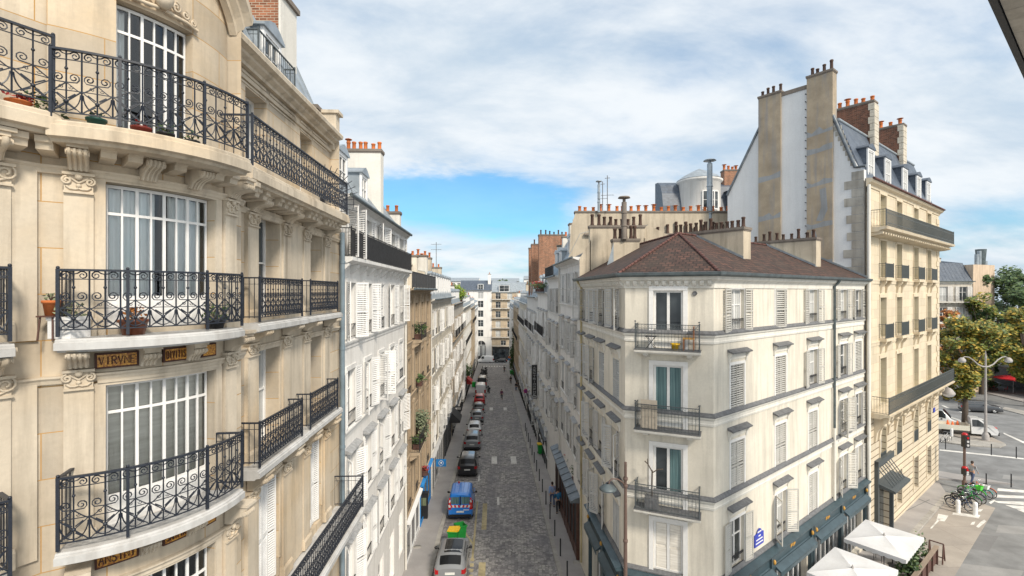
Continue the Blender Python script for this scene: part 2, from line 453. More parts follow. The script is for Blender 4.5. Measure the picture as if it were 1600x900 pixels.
stone('peach_render', (.62, .49, .37), amt=.4, var=.12)
paint('hood_grey', (.30, .305, .31), .6, 0, .25, 8)
paint('shop_brown', (.085, .038, .026), .5, 0, .3, 6)
paint('roof_glass', (.012, .013, .015), .12, 0, .2, 3, .25)
paint('glazed_pot', (.20, .062, .028), .3, 0, .3, 12)
paint('dark_green_pot', (.015, .085, .07), .5)
paint('dark_red_pot', (.22, .03, .02), .5)
# ================================================================ components
CACHE = {}
UF = Fr(0, 0, 1, 0)      # local frame: u = x, outward = -y
def win_mesh(w, h, bars=(.62,), mull=1, fw=.055, frame='frame_paint', pane='glass_dark'):
    key = ('win', round(w, 3), round(h, 3), bars, mull, fw, frame)
    if key not in CACHE:
        b = MB()
        b.box(UF, -w/2, -w/2+fw, -.03, .03, 0, h); b.box(UF, w/2-fw, w/2, -.03, .03, 0, h)
        b.box(UF, -w/2+fw, w/2-fw, -.03, .03, 0, fw*1.3); b.box(UF, -w/2+fw, w/2-fw, -.03, .03, h-fw, h)
        for i in range(mull):
            x = -w/2+w*(i+1)/(mull+1); b.box(UF, x-fw*.6, x+fw*.6, -.034, .034, fw*1.3, h-fw)
        for t in bars: b.box(UF, -w/2+fw, w/2-fw, -.026, .026, h*t-.018, h*t+.018)
        CACHE[key] = b.mesh('window', frame)
    k2 = ('pane', round(w, 3), round(h, 3), pane)
    if k2 not in CACHE:
        b = MB(); b.face([(-w/2+.03, .012, .03), (w/2-.03, .012, .03), (w/2-.03, .012, h-.03), (-w/2+.03, .012, h-.03)])
        CACHE[k2] = b.mesh('pane', pane)
    return CACHE[key], CACHE[k2]
def shutter_mesh(w, h, mat, pitch=.07, solid=.0):
    key = ('sh', round(w, 3), round(h, 3), mat, pitch, solid)
    if key not in CACHE:
        b = MB(); s = .045
        b.box(UF, 0, s, -.018, .018, 0, h); b.box(UF, w-s, w, -.018, .018, 0, h)
        rails = [0, h*.45, h-.07]
        for z in rails: b.box(UF, s, w-s, -.016, .016, z, z+.07)
        if solid: b.box(UF, s, w-s, -.008, .008, .07, h*solid)
        z = .09 if not solid else h*solid+.03
        while z < h-.1:
            if abs(z+.02-h*.47) > .06:
                b.face([(s, -.016, z), (w-s, -.016, z), (w-s, .014, z+pitch*.44), (s, .014, z+pitch*.44)])
                b.face([(s, -.016, z), (w-s, -.016, z), (w-s, -.012, z+.008), (s, -.012, z+.008)])
            z += pitch
        CACHE[key] = b.mesh('shutter', mat)
    return CACHE[key]
def window(p, fr, uc, z, w, h, depth=.2, bars=(.62,), pane='glass_dark', sh=None, shm='shutter_paint', mull=1, fw=.055, frame='frame_paint', wall=0., pitch=.07, name='window', sub=True, solid=0):
    wm, pm = win_mesh(w, h, bars, mull, fw, frame, pane)
    o = inst(wm, name, p, fr, uc, wall-depth+.03, z)
    ROOT[o.name] = ROOT[p.name]
    inst(pm, 'pane', o)
    if sh:
        sw = w/2+.02; sm = shutter_mesh(sw, h+.04, shm, pitch, solid)
        if sh == 'closed':
            for sgn in (0, 1):
                s = inst(sm, 'shutter', p, fr, uc+(w/2 if sgn else -w/2), wall-.03, z-.02)
                if sgn: s.scale = (-1, 1, 1)
        else:
            for sgn in (1, -1):
                a = random.uniform(.05, .22)
                if sh == 'ajar': a = random.uniform(.9, 2.2)
                if sh == 'wide': a = random.uniform(.35, 1.0)
                s = inst(sm, 'shutter', p, fr, uc+sgn*(w/2+.01), wall+.045, z-.02)
                if sgn < 0: s.scale = (-1, 1, 1)
                s.rotation_euler.z += -sgn*a
    return o

def spiral(cx, cz, r, a0, turns, sgn, n=14):
    out = []
    for i in range(n+1):
        t = i/n; a = a0+sgn*turns*2*PI*t; rr = r*(1-.8*t)
        out.append((cx+rr*math.cos(a), cz+rr*math.sin(a)))
    return out
def rail_scroll(b, fr, u0, u1, w, z0, z1, mod=.30, posts=True):
    """wrought-iron balustrade of scroll panels along a frame"""
    H = z1-z0; n = max(1, round((u1-u0)/mod)); m = (u1-u0)/n
    def T(pts, r, ns=4): b.tube([fr.P(x, w, z0+z) for x, z in pts], r, ns, 0, False, False, False)
    L = fr.us(u0, u1) if fr.curved else [u0+(u1-u0)*i/n for i in range(n+1)]
    b.box(fr, u0, u1, w-.022, w+.022, z1-.028, z1)
    for zz, r in ((.84*H, .008), (.38*H, .007), (.05*H, .012)):
        T([(x, zz) for x in L], r)
    k = m/.30
    for i in range(n):
        x0 = u0+i*m; c = x0+m/2
        T([(x0, .05*H), (x0, H-.02)], .010)
        T([(c, .05*H), (c, H-.02)], .009)
        for zz, r in ((.71*H, .021), (.22*H, .026), (.97*H, .013)):
            b.ball(fr.P(c, w, z0+zz), r, 5)
        for s in (-1, 1):
            sp = spiral(c+s*.085*k, .90*H, .058, PI/2+s*1.1, 1.45, -s, 13)
            T([(c, .86*H), (c+s*.004, .92*H)]+[(x, z) for x, z in sp] , .0085)
            sp = spiral(c+s*.075*k, .565*H, .048, PI/2+s*.9, 1.3, -s, 12)
            tail = [(c-s*.13*k, .37*H), (c-s*.075*k, .42*H), (c, .50*H)]
            T(tail+[(x, z) for x, z in spiral(c+s*.075*k, .57*H, .062, -PI/2+s*.5, 1.45, s, 13)], .0085)
            T([(c+s*m*.5, .38*H), (c-s*m*.5, .05*H)], .009)
            T([(c+s*.018, .265*H), (c+s*m*.30, .335*H)], .011)
            T([(c-s*.018, .175*H), (c-s*m*.30, .105*H)], .011)
            sp = spiral(c+s*.05*k, .43*H, .028, PI, 1.1, s, 8); T(sp, .005)
        T([(c+.46*m*math.cos(a), .33*H+.25*H*math.sin(a)) for a in [PI+PI*j/12 for j in range(13)]], .0085)
    T([(u1, .05*H), (u1, H-.02)], .008)
    if posts:
        us = [u0, u1] if not fr.curved else [u0+.0]+[u0+(u1-u0)*q for q in (.28, .68)]+[u1]
        for x in us:
            b.box(fr, x-.018, x+.018, w-.018, w+.018, z0-.05, z1)
            b.ball(fr.P(x, w, z1+.015), .022, 5)
def rail_bars(b, fr, u0, u1, w, z0, z1, step=.11, r=.007, deco=True, posts=None):
    b.box(fr, u0, u1, w-.02, w+.02, z1-.025, z1)
    b.box(fr, u0, u1, w-.012, w+.012, z0+.04, z0+.06)
    H = z1-z0
    if deco: b.box(fr, u0, u1, w-.01, w+.01, z0+.82*H, z0+.84*H)
    n = max(1, int((u1-u0)/step))
    for i in range(n+1):
        x = u0+(u1-u0)*i/n; b.tube([fr.P(x, w, z0+.03), fr.P(x, w, z1-.02)], r, 4, 0, False, False, False)
        if deco and i < n:
            x2 = x+(u1-u0)/n/2
            for s in (-1, 1): b.tube([fr.P(x2+s*a, w, z0+.84*H+b_) for a, b_ in ((0, 0), (.03, .03), (.03, .075), (0, .1))], .005, 4, 0, False, False, False)
    if posts is None or posts:
        for x in (u0, u1): b.box(fr, x-.018, x+.018, w-.018, w+.018, z0, z1+.05)
def end_rails(b, fr, u, w0, w1, z0, z1, n=4):
    f2 = Fr(*fr.P(u, w0, 0)[:2], fr.n[0], fr.n[1]) if not fr.curved else None
    p = [fr.P(u, w0, 0), fr.P(u, w1, 0)]
    f2 = Fr(p[0][0], p[0][1], p[1][0]-p[0][0], p[1][1]-p[0][1]); L = math.hypot(p[1][0]-p[0][0], p[1][1]-p[0][1])
    b.box(f2, 0, L, -.022, .022, z1-.028, z1); b.box(f2, 0, L, -.01, .01, z0+.04, z0+.06); b.box(f2, 0, L, -.008, .008, z0+.83*(z1-z0), z0+.84*(z1-z0))
    for i in range(n+1):
        x = L*i/n; b.tube([f2.P(x, 0, z0+.02), f2.P(x, 0, z1-.02)], .008, 4, 0, False, False, False)

def console_mesh(wd, pr, h):
    key = ('con', wd, pr, h)
    if key not in CACHE:
        b = MB()
        prof = [(0, 0), (pr*.25, 0), (pr*.30, h*.12), (pr*.42, h*.3), (pr*.62, h*.42), (pr*.9, h*.5), (pr, h*.62), (pr*.98, h*.74), (pr*.8, h*.8), (pr*.95, h*.82), (pr*.95, h), (0, h)]
        b.sweep(UF, -wd/2, wd/2, prof)
        for i in range(4):
            x = -wd/2+wd*(i+.5)/4
            b.tube([UF.P(x, w_, z_) for w_, z_ in prof[1:8]], wd/10, 5, 0, False, True, True)
        b.box(UF, -wd*.62, wd*.62, 0, pr*1.03, h, h+.05)
        b.tube([(-wd*.56, -pr*.86, h*.62), (wd*.56, -pr*.86, h*.62)], h*.13, 8)
        CACHE[key] = b.mesh('console', 'cream_trim')
    return CACHE[key]
def capital_mesh(wd, h=.25):
    key = ('cap', wd, h)
    if key not in CACHE:
        b = MB()
        b.box(UF, -wd/2, wd/2, -.05, .06, 0, h*.86); b.box(UF, -wd*.56, wd*.56, -.05, .10, h*.86, h); b.box(UF, -wd*.52, wd*.52, -.05, .085, -.03, 0)
        for s in (-1, 1):
            sp = spiral(s*wd*.40, h*.55, wd*.19, PI/2 if s > 0 else PI/2, 1.5, -s, 16)
            b.tube([(x, -.075, z) for x, z in sp], .016, 5)
            b.tube([(x, -.07, z) for x, z in [(s*wd*.42, h*.25), (s*wd*.3, h*.12), (s*wd*.12, h*.1), (0, h*.16)]], .018, 5)
            b.tube([(x, -.07, z) for x, z in [(s*wd*.32, h*.72), (s*wd*.2, h*.62), (0, h*.45)]], .016, 5)
        b.ball((0, -.085, h*.78), .045, 7); b.ball((0, -.07, h*.3), .03, 6)
        CACHE[key] = b.mesh('capital', 'cream_trim')
    return CACHE[key]
def pot_mesh(h, r, kind):
    key = ('pot', h, r, kind)
    if key not in CACHE:
        b = MB(); b.lathe((0, 0, 0), [(r*1.15, 0), (r*1.1, h*.15), (r*.92, h*.25), (r*.86, h*.8), (r*1.05, h*.84), (r*1.08, h*.95), (r*.9, h), (r*.7, h*.98), (r*.65, h*.6)], 10)
        if kind == 'cowl':
            b.lathe((0, 0, h), [(r*.9, 0), (r*.9, .10)], 8); b.lathe((0, 0, h+.12), [(.001, .06), (r*1.7, 0), (r*1.7, -.02), (.001, .02)], 10)
        CACHE[key] = b.mesh('chimney_pot', 'old_pot' if kind == 'old' else 'terracotta')
    return CACHE[key]
def chimney(p, fr, u0, u1, w0, w1, z0, z1, mat, npots, pots='new', cap='chimney_cap', ph=.42, rows=1, along=None, pr=.1, side=None, label=None):
    """stack with a projecting cap and a row of pots, each pot a piece of its own"""
    b = MB(); b.box(fr, u0, u1, w0, w1, z0, z1-.12)
    if side:
        for a, c in ((u0-.006, u0+.0), (u1, u1+.006)): b.box(fr, a, c, w0-.004, w1+.004, z0, z1-.12, 2)
    b.box(fr, u0-.05, u1+.05, w0-.05, w1+.05, z1-.12, z1, 1)
    b.box(fr, u0-.025, u1+.025, w0-.025, w1+.025, z1-.18, z1-.12, 1)
    c = b.build('chimney', [mat, cap]+([side] if side else []), p)
    if label: c['label'] = label
    along = along or ('u' if (u1-u0) > (w1-w0) else 'w')
    for i in range(npots):
        t = (i+.5+random.uniform(-.15, .15))/npots
        u, w = (u0+(u1-u0)*t, (w0+w1)/2) if along == 'u' else ((u0+u1)/2, w0+(w1-w0)*t)
        kind = pots if pots != 'new' else random.choice(['new', 'new', 'cowl', 'new'])
        hh = random.choice([ph, ph*.75, ph*1.25]) if pots == 'old' else random.choice([ph, ph, ph*.8])
        o = inst(pot_mesh(round(hh, 2), pr, kind), 'chimney_pot', c); o.location = Vector(fr.P(u, w, z1-.01))-ROOT[p.name]
    return c
def dormer(p, fr, uc, w, z0, wd, h, mat='zinc', pane='glass_dark', back=1.6, arched=True, cheek=None):
    b = MB()
    f = .12
    b.box(fr, uc-wd/2, uc-wd/2+f, w-.05, w+.04, z0, z0+h); b.box(fr, uc+wd/2-f, uc+wd/2, w-.05, w+.04, z0, z0+h)
    b.box(fr, uc-wd/2+f, uc+wd/2-f, w-.05, w+.04, z0+h-.12, z0+h)
    b.box(fr, uc-wd/2+f, uc+wd/2-f, w-.05, w+.05, z0, z0+.1)
    b.box(fr, uc-wd/2+.01, uc-wd/2+.05, w-back, w-.05, z0, z0+h, 1); b.box(fr, uc+wd/2-.05, uc+wd/2-.01, w-back, w-.05, z0, z0+h, 1)
    e = .1
    prof = [(uc-wd/2-e, z0+h), (uc-wd/2-e, z0+h+.06), (uc-wd*.25, z0+h+(.26 if arched else .16)), (uc, z0+h+(.34 if arched else .24)), (uc+wd*.25, z0+h+(.26 if arched else .16)), (uc+wd/2+e, z0+h+.06), (uc+wd/2+e, z0+h)]
    fro = [fr.P(u, w+.1, z) for u, z in prof]; bak = [fr.P(u, w-back, z) for u, z in prof]
    b.face(fro, None, 2); n = len(prof)
    for k in range(n): b.face([fro[k], fro[(k+1) % n], bak[(k+1) % n], bak[k]], None, 1)
    d = b.build('dormer', ['white_paint', mat, cheek or mat], p)
    wm, pm = win_mesh(wd-2*f-.002, h-.24, (.5,), 1, .05, 'frame_paint', pane)
    o = inst(wm, 'window', d, fr, uc, w-.02, z0+.11)
    b2 = MB(); b2.face([fr.P(uc-wd/2+f, w-.035, z0+.1), fr.P(uc+wd/2-f, w-.035, z0+.1), fr.P(uc+wd/2-f, w-.035, z0+h-.12), fr.P(uc-wd/2+f, w-.035, z0+h-.12)])
    b2.build('pane', pane, d)
    return d

def mix_pane(seq=('glass_dark', 'glass_curtain', 'glass_dark', 'glass_teal', 'glass_curtain')): return random.choice(seq)

def rowhouse(name, label, fr, L, cols, levels, eave, wall, trim, depth=9., roof='zinc', roofh=2.2, roofrun=1.4, cornice=.35, ends=True, quoin=False, pipe=None, sub=True, group='street fronts', zbase=None, chimneys=(), dormers=(), gutter='gutter_zinc', cat='building', shop=None, gable=None):
    x, y, _ = fr.P(L/2, -depth/2, 0)
    root = thing(name, label, cat, (x, y, ground(x, y)), 0, None)
    zb = min(ground(*fr.P(0, 0, 0)[:2]), ground(*fr.P(L, 0, 0)[:2]))-.4 if zbase is None else zbase
    ops = []
    for lv in levels:
        for u in lv.get('cols', cols): ops.append((u-lv['w']/2, u+lv['w']/2, lv['z']+lv.get('sill', .1), lv['z']+lv.get('sill', .1)+lv['h'], lv.get('depth', .2)))
    b = MB(); b.wall(fr, 0, L, zb, eave, ops)
    # the other three sides and a ceiling close the body
    for (a, c) in (((0, 0), (0, -depth)), ((0, -depth), (L, -depth)), ((L, -depth), (L, 0))):
        b.face([fr.P(*a, zb), fr.P(*c, zb), fr.P(*c, eave), fr.P(*a, eave)])
    b.face([fr.P(0, 0, eave), fr.P(L, 0, eave), fr.P(L, -depth, eave), fr.P(0, -depth, eave)])
    b.build('wall', wall, root)
    # string courses
    for lv in levels:
        if lv.get('course', 1):
            t = MB(); z = lv['z']; k = lv.get('cw', .09)
            t.sweep(fr, 0, L, [(-.02, z-.22), (.03, z-.22), (.035, z-.12), (k*.8, z-.08), (k, z-.02), (k, z+.02), (-.02, z+.035)])
            t.build('string_course', trim, root)
    # cornice and gutter
    if cornice:
        t = MB(); t.sweep(fr, 0, L, [(-.02, eave-.38), (.05, eave-.38), (.07, eave-.2), (cornice*.6, eave-.12), (cornice, eave-.06), (cornice, eave+.012), (-.02, eave+.012)])
        t.build('cornice', trim, root)
        t = MB(); t.tube([fr.P(0, cornice+.05, eave-.02), fr.P(L, cornice+.05, eave-.02)], .075, 8); t.build('gutter', gutter, root)
    for lv in levels:
        z0 = lv['z']+lv.get('sill', .1)
        for u in lv.get('cols', cols):
            sh = random.choice(lv['sh']) if lv.get('sh') else None
            if sub:
                window(root, fr, u, z0, lv['w'], lv['h'], lv.get('depth', .2), lv.get('bars', (.62,)), mix_pane(lv.get('pane', ('glass_dark', 'glass_curtain', 'glass_dark'))), sh, lv.get('shm', 'shutter_paint'), pitch=lv.get('pitch', .08))
            else:
                k = ('fw', round(lv['w'], 2), round(lv['h'], 2)); pn = mix_pane()
                if k+(pn,) not in CACHE:
                    q = MB(); w_, h_ = lv['w'], lv['h']
                    q.box(UF, -w_/2, -w_/2+.07, -.03, .03, 0, h_); q.box(UF, w_/2-.07, w_/2, -.03, .03, 0, h_); q.box(UF, -.05, .05, -.03, .03, 0, h_); q.box(UF, -w_/2, w_/2, -.028, .028, h_*.6, h_*.6+.05)
                    q.face([(-w_/2, .01, 0), (w_/2, .01, 0), (w_/2, .01, h_), (-w_/2, .01, h_)], None, 1)
                    CACHE[k+(pn,)] = q.mesh('window', ['frame_paint', pn])
                inst(CACHE[k+(pn,)], 'window', root, fr, u, -.17, z0)
                if sh:
                    sm = shutter_mesh(lv['w']/2+.02, lv['h'], lv.get('shm', 'shutter_paint'), .16)
                    for s in (1, -1):
                        o = inst(sm, 'shutter', root, fr, u+s*(lv['w']/2+.01), .045, z0)
                        if s < 0: o.scale = (-1, 1, 1)
                        o.rotation_euler.z += -s*random.uniform(.05, .3)
            if lv.get('guard'):
                g = MB(); gh = .8 if lv['guard'] != 'low' else .5
                rail_bars(g, fr, u-lv['w']/2+.02, u+lv['w']/2-.02, .03, z0, z0+gh, .09, .006, False, False); g.build('window_guard', 'black_iron', root)
            if lv.get('hood'):
                hd = MB(); zt = z0+lv['h']+.28
                hd.sweep(fr, u-lv['w']/2-.22, u+lv['w']/2+.22, [(-.02, zt-.05), (.24, zt-.06), (.26, zt-.02), (-.02, zt+.1)]); hd.build('window_hood', lv.get('hoodm', 'hood_grey'), root)
            if lv.get('trim'):
                tr = MB(); w2 = lv['w']/2; k = .12
                tr.box(fr, u-w2-k, u-w2, -.01, .035, z0, z0+lv['h']); tr.box(fr, u+w2, u+w2+k, -.01, .035, z0, z0+lv['h']); tr.box(fr, u-w2-k, u+w2+k, -.01, .045, z0+lv['h'], z0+lv['h']+.16)
                tr.build('window_surround', trim, root)
        for bal in lv.get('bal', ()):
            u0, u1, pr, kind = bal[:4]
            s = MB(); z = lv['z']
            s.sweep(fr, u0, u1, [(-.02, z-.2), (pr*.6, z-.18), (pr, z-.1), (pr, z+.02), (-.02, z+.03)])
            n = max(2, int((u1-u0)/1.1))
            for i in range(n+1):
                uu = u0+.12+(u1-u0-.24)*i/n; s.sweep(fr, uu-.08, uu+.08, [(-.02, z-.5), (.08, z-.48), (pr*.7, z-.26), (pr*.7, z-.19), (-.02, z-.19)])
            so = s.build('balcony', trim, root)
            r = MB(); rail_bars(r, fr, u0+.03, u1-.03, pr-.05, z+.02, z+.98, .11, .008, False)
            end_rails(r, fr, u0+.03, 0, pr-.05, z+.02, z+.98); end_rails(r, fr, u1-.03, 0, pr-.05, z+.02, z+.98)
            ro = r.build('railing', 'black_iron', so)
            if kind == 'canvas':
                c = MB(); c.box(fr, u0+.06, u1-.06, pr-.085, pr-.072, z+.08, z+.93); c.build('canvas_screen', 'canvas_dark', so)
    # roof
    rb = MB()
    if roof:
        o = .05
        rb.face([fr.P(0, o, eave+.015), fr.P(L, o, eave+.015), fr.P(L, o-roofrun, eave+roofh), fr.P(0, o-roofrun, eave+roofh)])
        rb.face([fr.P(0, o-roofrun, eave+roofh), fr.P(L, o-roofrun, eave+roofh), fr.P(L, -depth*.5, eave+roofh+.7), fr.P(0, -depth*.5, eave+roofh+.7)])
        rb.face([fr.P(0, -depth, eave), fr.P(L, -depth, eave), fr.P(L, -depth*.5, eave+roofh+.7), fr.P(0, -depth*.5, eave+roofh+.7)])
        n = max(1, int(L/.65))
        for i in range(n+1):
            u = L*i/n; rb.tube([fr.P(u, o, eave+.03), fr.P(u, o-roofrun, eave+roofh+.01), fr.P(u, -depth*.5, eave+roofh+.71)], .02, 4, 0, False, False, False)
        g = MB()
        for u in (0, L):
            g.face([fr.P(u, o, eave), fr.P(u, o-roofrun, eave+roofh), fr.P(u, -depth*.5, eave+roofh+.7), fr.P(u, -depth, eave)])
        g.build('gable', gable or wall, root)
        rb.build('roof', roof, root)
    for d in dormers: dormer(root, fr, *d)
    for c in chimneys: chimney(root, fr, *c[:-1], **c[-1])
    if pipe is not None:
        for u in pipe:
            t = MB(); t.tube([fr.P(u, .09, zb), fr.P(u, .09, eave-.3), fr.P(u, cornice*.9, eave-.08)], .055, 8)
            z = zb+1.5
            while z < eave-.6: t.tube([fr.P(u, .09, z), fr.P(u, .09, z+.06)], .068, 8); z += 1.9
            t.build('downpipe', 'corner_trim', root)
    if shop:
        for (u0, u1, z1, mat, awn) in shop:
            s = MB(); zg = min(ground(*fr.P(u0, 0, 0)[:2]), ground(*fr.P(u1, 0, 0)[:2]))-.05
            s.box(fr, u0, u1, .0, .09, z1-.55, z1); s.sweep(fr, u0-.05, u1+.05, [(0, z1), (.28, z1), (.30, z1+.06), (0, z1+.2)])
            n = max(1, int((u1-u0)/1.5))
            for i in range(n+1):
                uu = u0+(u1-u0)*i/n; s.box(fr, max(u0, uu-.07), min(u1, uu+.07), .0, .085, zg, z1-.55)
            s.box(fr, u0+.07, u1-.07, .0, .07, zg, zg+.55)
            so = s.build('shop_front', mat, root)
            g = MB(); g.face([fr.P(u0, .03, zg+.4), fr.P(u1, .03, zg+.4), fr.P(u1, .03, z1-.5), fr.P(u0, .03, z1-.5)]); g.build('shop_window', 'glass_dark', so)
    return root
# ================================================================ the curved corner building on the left
CF = Bow((-6.28, 6.40), (-5.05, 8.95), 2.6)
LFx = Fr(-6.28, 6.40, .513, .859)          # flat wall left of the bow, u runs negative
def SX(w, y): return w-.038*y
RF = Fr(SX(-5.05, 8.95), 8.95, -.038, 1)   # street facade beyond the bow
RL = 6.75
EB = Bow((-5.76, 6.08), (-4.32, 7.97), 2.17)      # edges of the bowed balconies
EB2 = Bow((-5.86, 6.13), (-4.575, 8.23), 1.96)
B1 = thing('corner_apartment_building', 'cream stone corner building with a bowed bay and scrolled iron balconies at the left edge', 'building', (-7.5, 9.0, ground(-7.5, 9)), 0)
ZB = -1.2
NB = dict(mid=(13.76, 15.85), low=(10.90, 12.97), base=(7.75, 10.05))
ops = [(.66, 2.22, a, b) for a, b in NB.values()]
b = MB()
b.wall(CF, 0, CF.L, ZB, 16.32, ops, 0, .26)
b.wall(CF, 0, CF.L, 16.32, 19.75, [(.82, 2.02, 16.66, 18.62)], -.25, .24)
b.wall(LFx, -4.2, 0, ZB, 16.32); b.wall(LFx, -4.2, .3, 16.32, 19.2, (), -.25)
rops = []
for a, c in ((1.30, 2.32), (4.2, 5.08)):
    rops += [(a, c, 13.72, 15.95, .42), (a, c, 10.86, 13.02, .42), (a, c, 7.65, 10.15, .42), (a, c, 4.0, 6.6, .42)]
b.wall(RF, -.3, RL, ZB, 16.32, rops, 0, .42)
b.wall(RF, -.3, RL, 16.32, 19.2, [(a+.02, c-.02, 16.64, 18.72, .42) for a, c in ((1.38, 2.4), (4.3, 5.2))], -.3, .42)
# jog between bow and street face, end wall, back
e = CF.P(CF.L, 0, 0); b.face([(e[0], e[1], ZB), (RF.P(-.0, 0, 0)[0]-.2, e[1], ZB), (RF.P(0, 0, 0)[0]-.2, e[1], 19.75), (e[0], e[1], 19.75)])
p, q = RF.P(RL, 0, 0), RF.P(RL, -7, 0)
b.face([(p[0], p[1], ZB), (q[0], q[1], ZB), (q[0], q[1], 19.2), (p[0], p[1], 19.2)])
r_ = LFx.P(-4.2, -.3, 0)
b.face([(q[0], q[1], ZB), (q[0]-4, 3, ZB), (q[0]-4, 3, 19.2), (q[0], q[1], 19.2)])
b.build('wall', 'cream_stone', B1)

TOPZ = 19.2
def b1_part(name, mat, fn, parent=None):
    m = MB(); fn(m); return m.build(name, mat, parent or B1)
# pilasters with capitals and bases, per storey
PIL = [(CF, .38, .30), (CF, 2.53, .30), (LFx, -.58, .56), (RF, .98, .42), (RF, 2.62, .42), (RF, 3.84, .42), (RF, 5.42, .46)]
for f_, u, wd in PIL:
    for z0, z1 in ((13.65, 15.66), (10.75, 12.98), (7.5, 9.95)):
        def fn(m):
            m.box(f_, u-wd/2, u+wd/2, -.02, .075, z0, z1); m.sweep(f_, u-wd/2-.03, u+wd/2+.03, [(-.02, z0), (.12, z0), (.12, z0+.22), (.09, z0+.27), (-.02, z0+.27)])
        b1_part('pilaster', 'cream_trim', fn)
        o = inst(capital_mesh(wd), 'capital', B1, f_, u, .03, z1)
        o = inst(console_mesh(wd*.72, .42 if f_ is not RF else .40, .30), 'console', B1, f_, u, .02, z1+.28)
for f_, u0, u1 in ((LFx, -.30, -.05), (RF, 2.86, 3.60),):
    for z0, z1 in ((13.65, 15.95), (10.75, 13.1), (7.5, 10.1)):
        b1_part('raised_panel', 'cream_trim', lambda m: m.box(f_, u0, u1, -.02, .05, z0, z1))
# middle consoles above the bow windows
for zc in (15.96, 13.23, 10.44):
    for u in (1.13, 1.76):
        inst(console_mesh(.2, .24 if zc < 15 else .40, .24 if zc < 15 else .34), 'console', B1, CF, u, .02, zc-.03)
# entablature bands over windows
for zt in (15.93, 13.10, 10.14):
    for f_, u0, u1 in ((CF, 0, CF.L), (LFx, -4.2, 0), (RF, 0, RL)):
        b1_part('string_course', 'cream_trim', lambda m: m.sweep(f_, u0, u1, [(-.02, zt-.06), (.045, zt-.05), (.06, zt), (.085, zt+.03), (.085, zt+.055), (-.02, zt+.06)]))
for zt in (NB['mid'], NB['low'], NB['base']):
    def fn(m):
        for k, (d, w) in enumerate(((.13, .035), (.09, .055))):
            m.sweep(CF, .66-d, 2.22+d, [(-.02, zt[1]+.0+k*.04), (w, zt[1]+.0+k*.04), (w, zt[1]+.04+k*.04), (-.02, zt[1]+.04+k*.04)])
        for a, c in ((.66-.13, .66-.002), (2.222, 2.35)): m.box(CF, a, c, -.02, .035, zt[0]-.1, zt[1])
    b1_part('window_surround', 'cream_trim', fn)
for a, c in ((1.30, 2.32), (4.2, 5.08)):
    for zt in (15.95, 13.02, 10.15):
        def fn(m):
            m.box(RF, a-.1, c+.1, -.02, .05, zt+.002, zt+.12); m.box(RF, a-.1, a-.002, -.02, .035, zt-2.1, zt); m.box(RF, c+.002, c+.1, -.02, .035, zt-2.1, zt)
        b1_part('window_surround', 'cream_trim', fn)
# slabs of the balconies
def slab(f_, u0, u1, w, z0, z1, mat='slab_stone', warm=False):
    h = z1-z0
    def fn(m):
        m.sweep(f_, u0, u1, [(-.02 if w > 0 else -.72, z0), (w-.10, z0), (w-.08, z0+h*.15), (w, z0+h*.2), (w, z0+h*.72), (w-.03, z0+h*.78), (w-.03, z1-.02), (w-.05, z1), (-.02 if w > 0 else -.72, z1)])
    return b1_part('balcony', mat, fn)
UPW, LOW = .56, .50
def railing(par, segs, z0, z1, mod=.30, ends=()):
    m = MB()
    for f_, u0, u1, w in segs: rail_scroll(m, f_, u0, u1, w, z0, z1, mod)
    for f_, u, w in ends: end_rails(m, f_, u, 0 if w > 0 else -.45, w, z0, z1)
    return m.build('railing', 'iron', par)
s = slab(EB, -.12, EB.L, 0, 16.22, 16.49, 'cream_trim'); railing(s, [(EB, -.09, EB.L-.04, -.05)], 16.55, 17.41, .34)
s = slab(LFx, -4.0, .05, UPW, 16.30, 16.585, 'cream_trim'); railing(s, [(LFx, -3.4, -.02, UPW-.05)], 16.66, 17.56, .36)
s = slab(RF, -.35, 5.45, .72, 16.28, 16.58, 'cream_trim'); railing(s, [(RF, -.25, 5.38, .66)], 16.64, 17.52, .28, [(RF, -.25, .66), (RF, 5.38, .66)])
s = slab(EB2, 0, EB2.L, 0, 13.50, 13.68); railing(s, [(EB2, .03, EB2.L-.03, -.04)], 13.76, 14.59, .34, [(EB2, .03, -.04), (EB2, EB2.L-.03, -.04)])
s = slab(LFx, -3.0, -.36, LOW, 13.47, 13.66); railing(s, [(LFx, -2.9, -.40, LOW-.04)], 13.74, 14.60, .27, [(LFx, -.40, LOW-.04)])
s = slab(RF, .45, 2.95, .46, 13.47, 13.66); railing(s, [(RF, .55, 2.66, .41)], 13.74, 14.58, .24, [(RF, .55, .41), (RF, 2.66, .41)])
s = slab(RF, 2.95, 5.7, .44, 13.485, 13.655); railing(s, [(RF, 3.22, 5.35, .40)], 13.74, 14.58, .24, [(RF, 3.22, .40), (RF, 5.35, .40)])
s = slab(EB2, 0, EB2.L, 0, 10.74, 10.92); railing(s, [(EB2, .03, EB2.L-.03, -.04)], 11.0, 11.90, .34, [(EB2, .03, -.04), (EB2, EB2.L-.03, -.04)])
s = slab(LFx, -3.0, -.36, LOW, 10.58, 10.77); railing(s, [(LFx, -2.9, -.40, LOW-.04)], 10.85, 11.78, .27, [(LFx, -.40, LOW-.04)])
s = slab(RF, .45, 2.95, .46, 10.58, 10.77); railing(s, [(RF, .55, 2.66, .41)], 10.85, 11.70, .24, [(RF, .55, .41), (RF, 2.66, .41)])
s = slab(RF, 2.95, 5.7, .44, 10.592, 10.765); railing(s, [(RF, 3.22, 5.35, .40)], 10.85, 11.70, .24, [(RF, 3.22, .40), (RF, 5.35, .40)])
s = slab(RF, -.3, 6.35, .95, 7.25, 7.45); railing(s, [(RF, -.2, 6.28, .89)], 7.5, 8.44, .24, [(RF, 6.28, .89)])
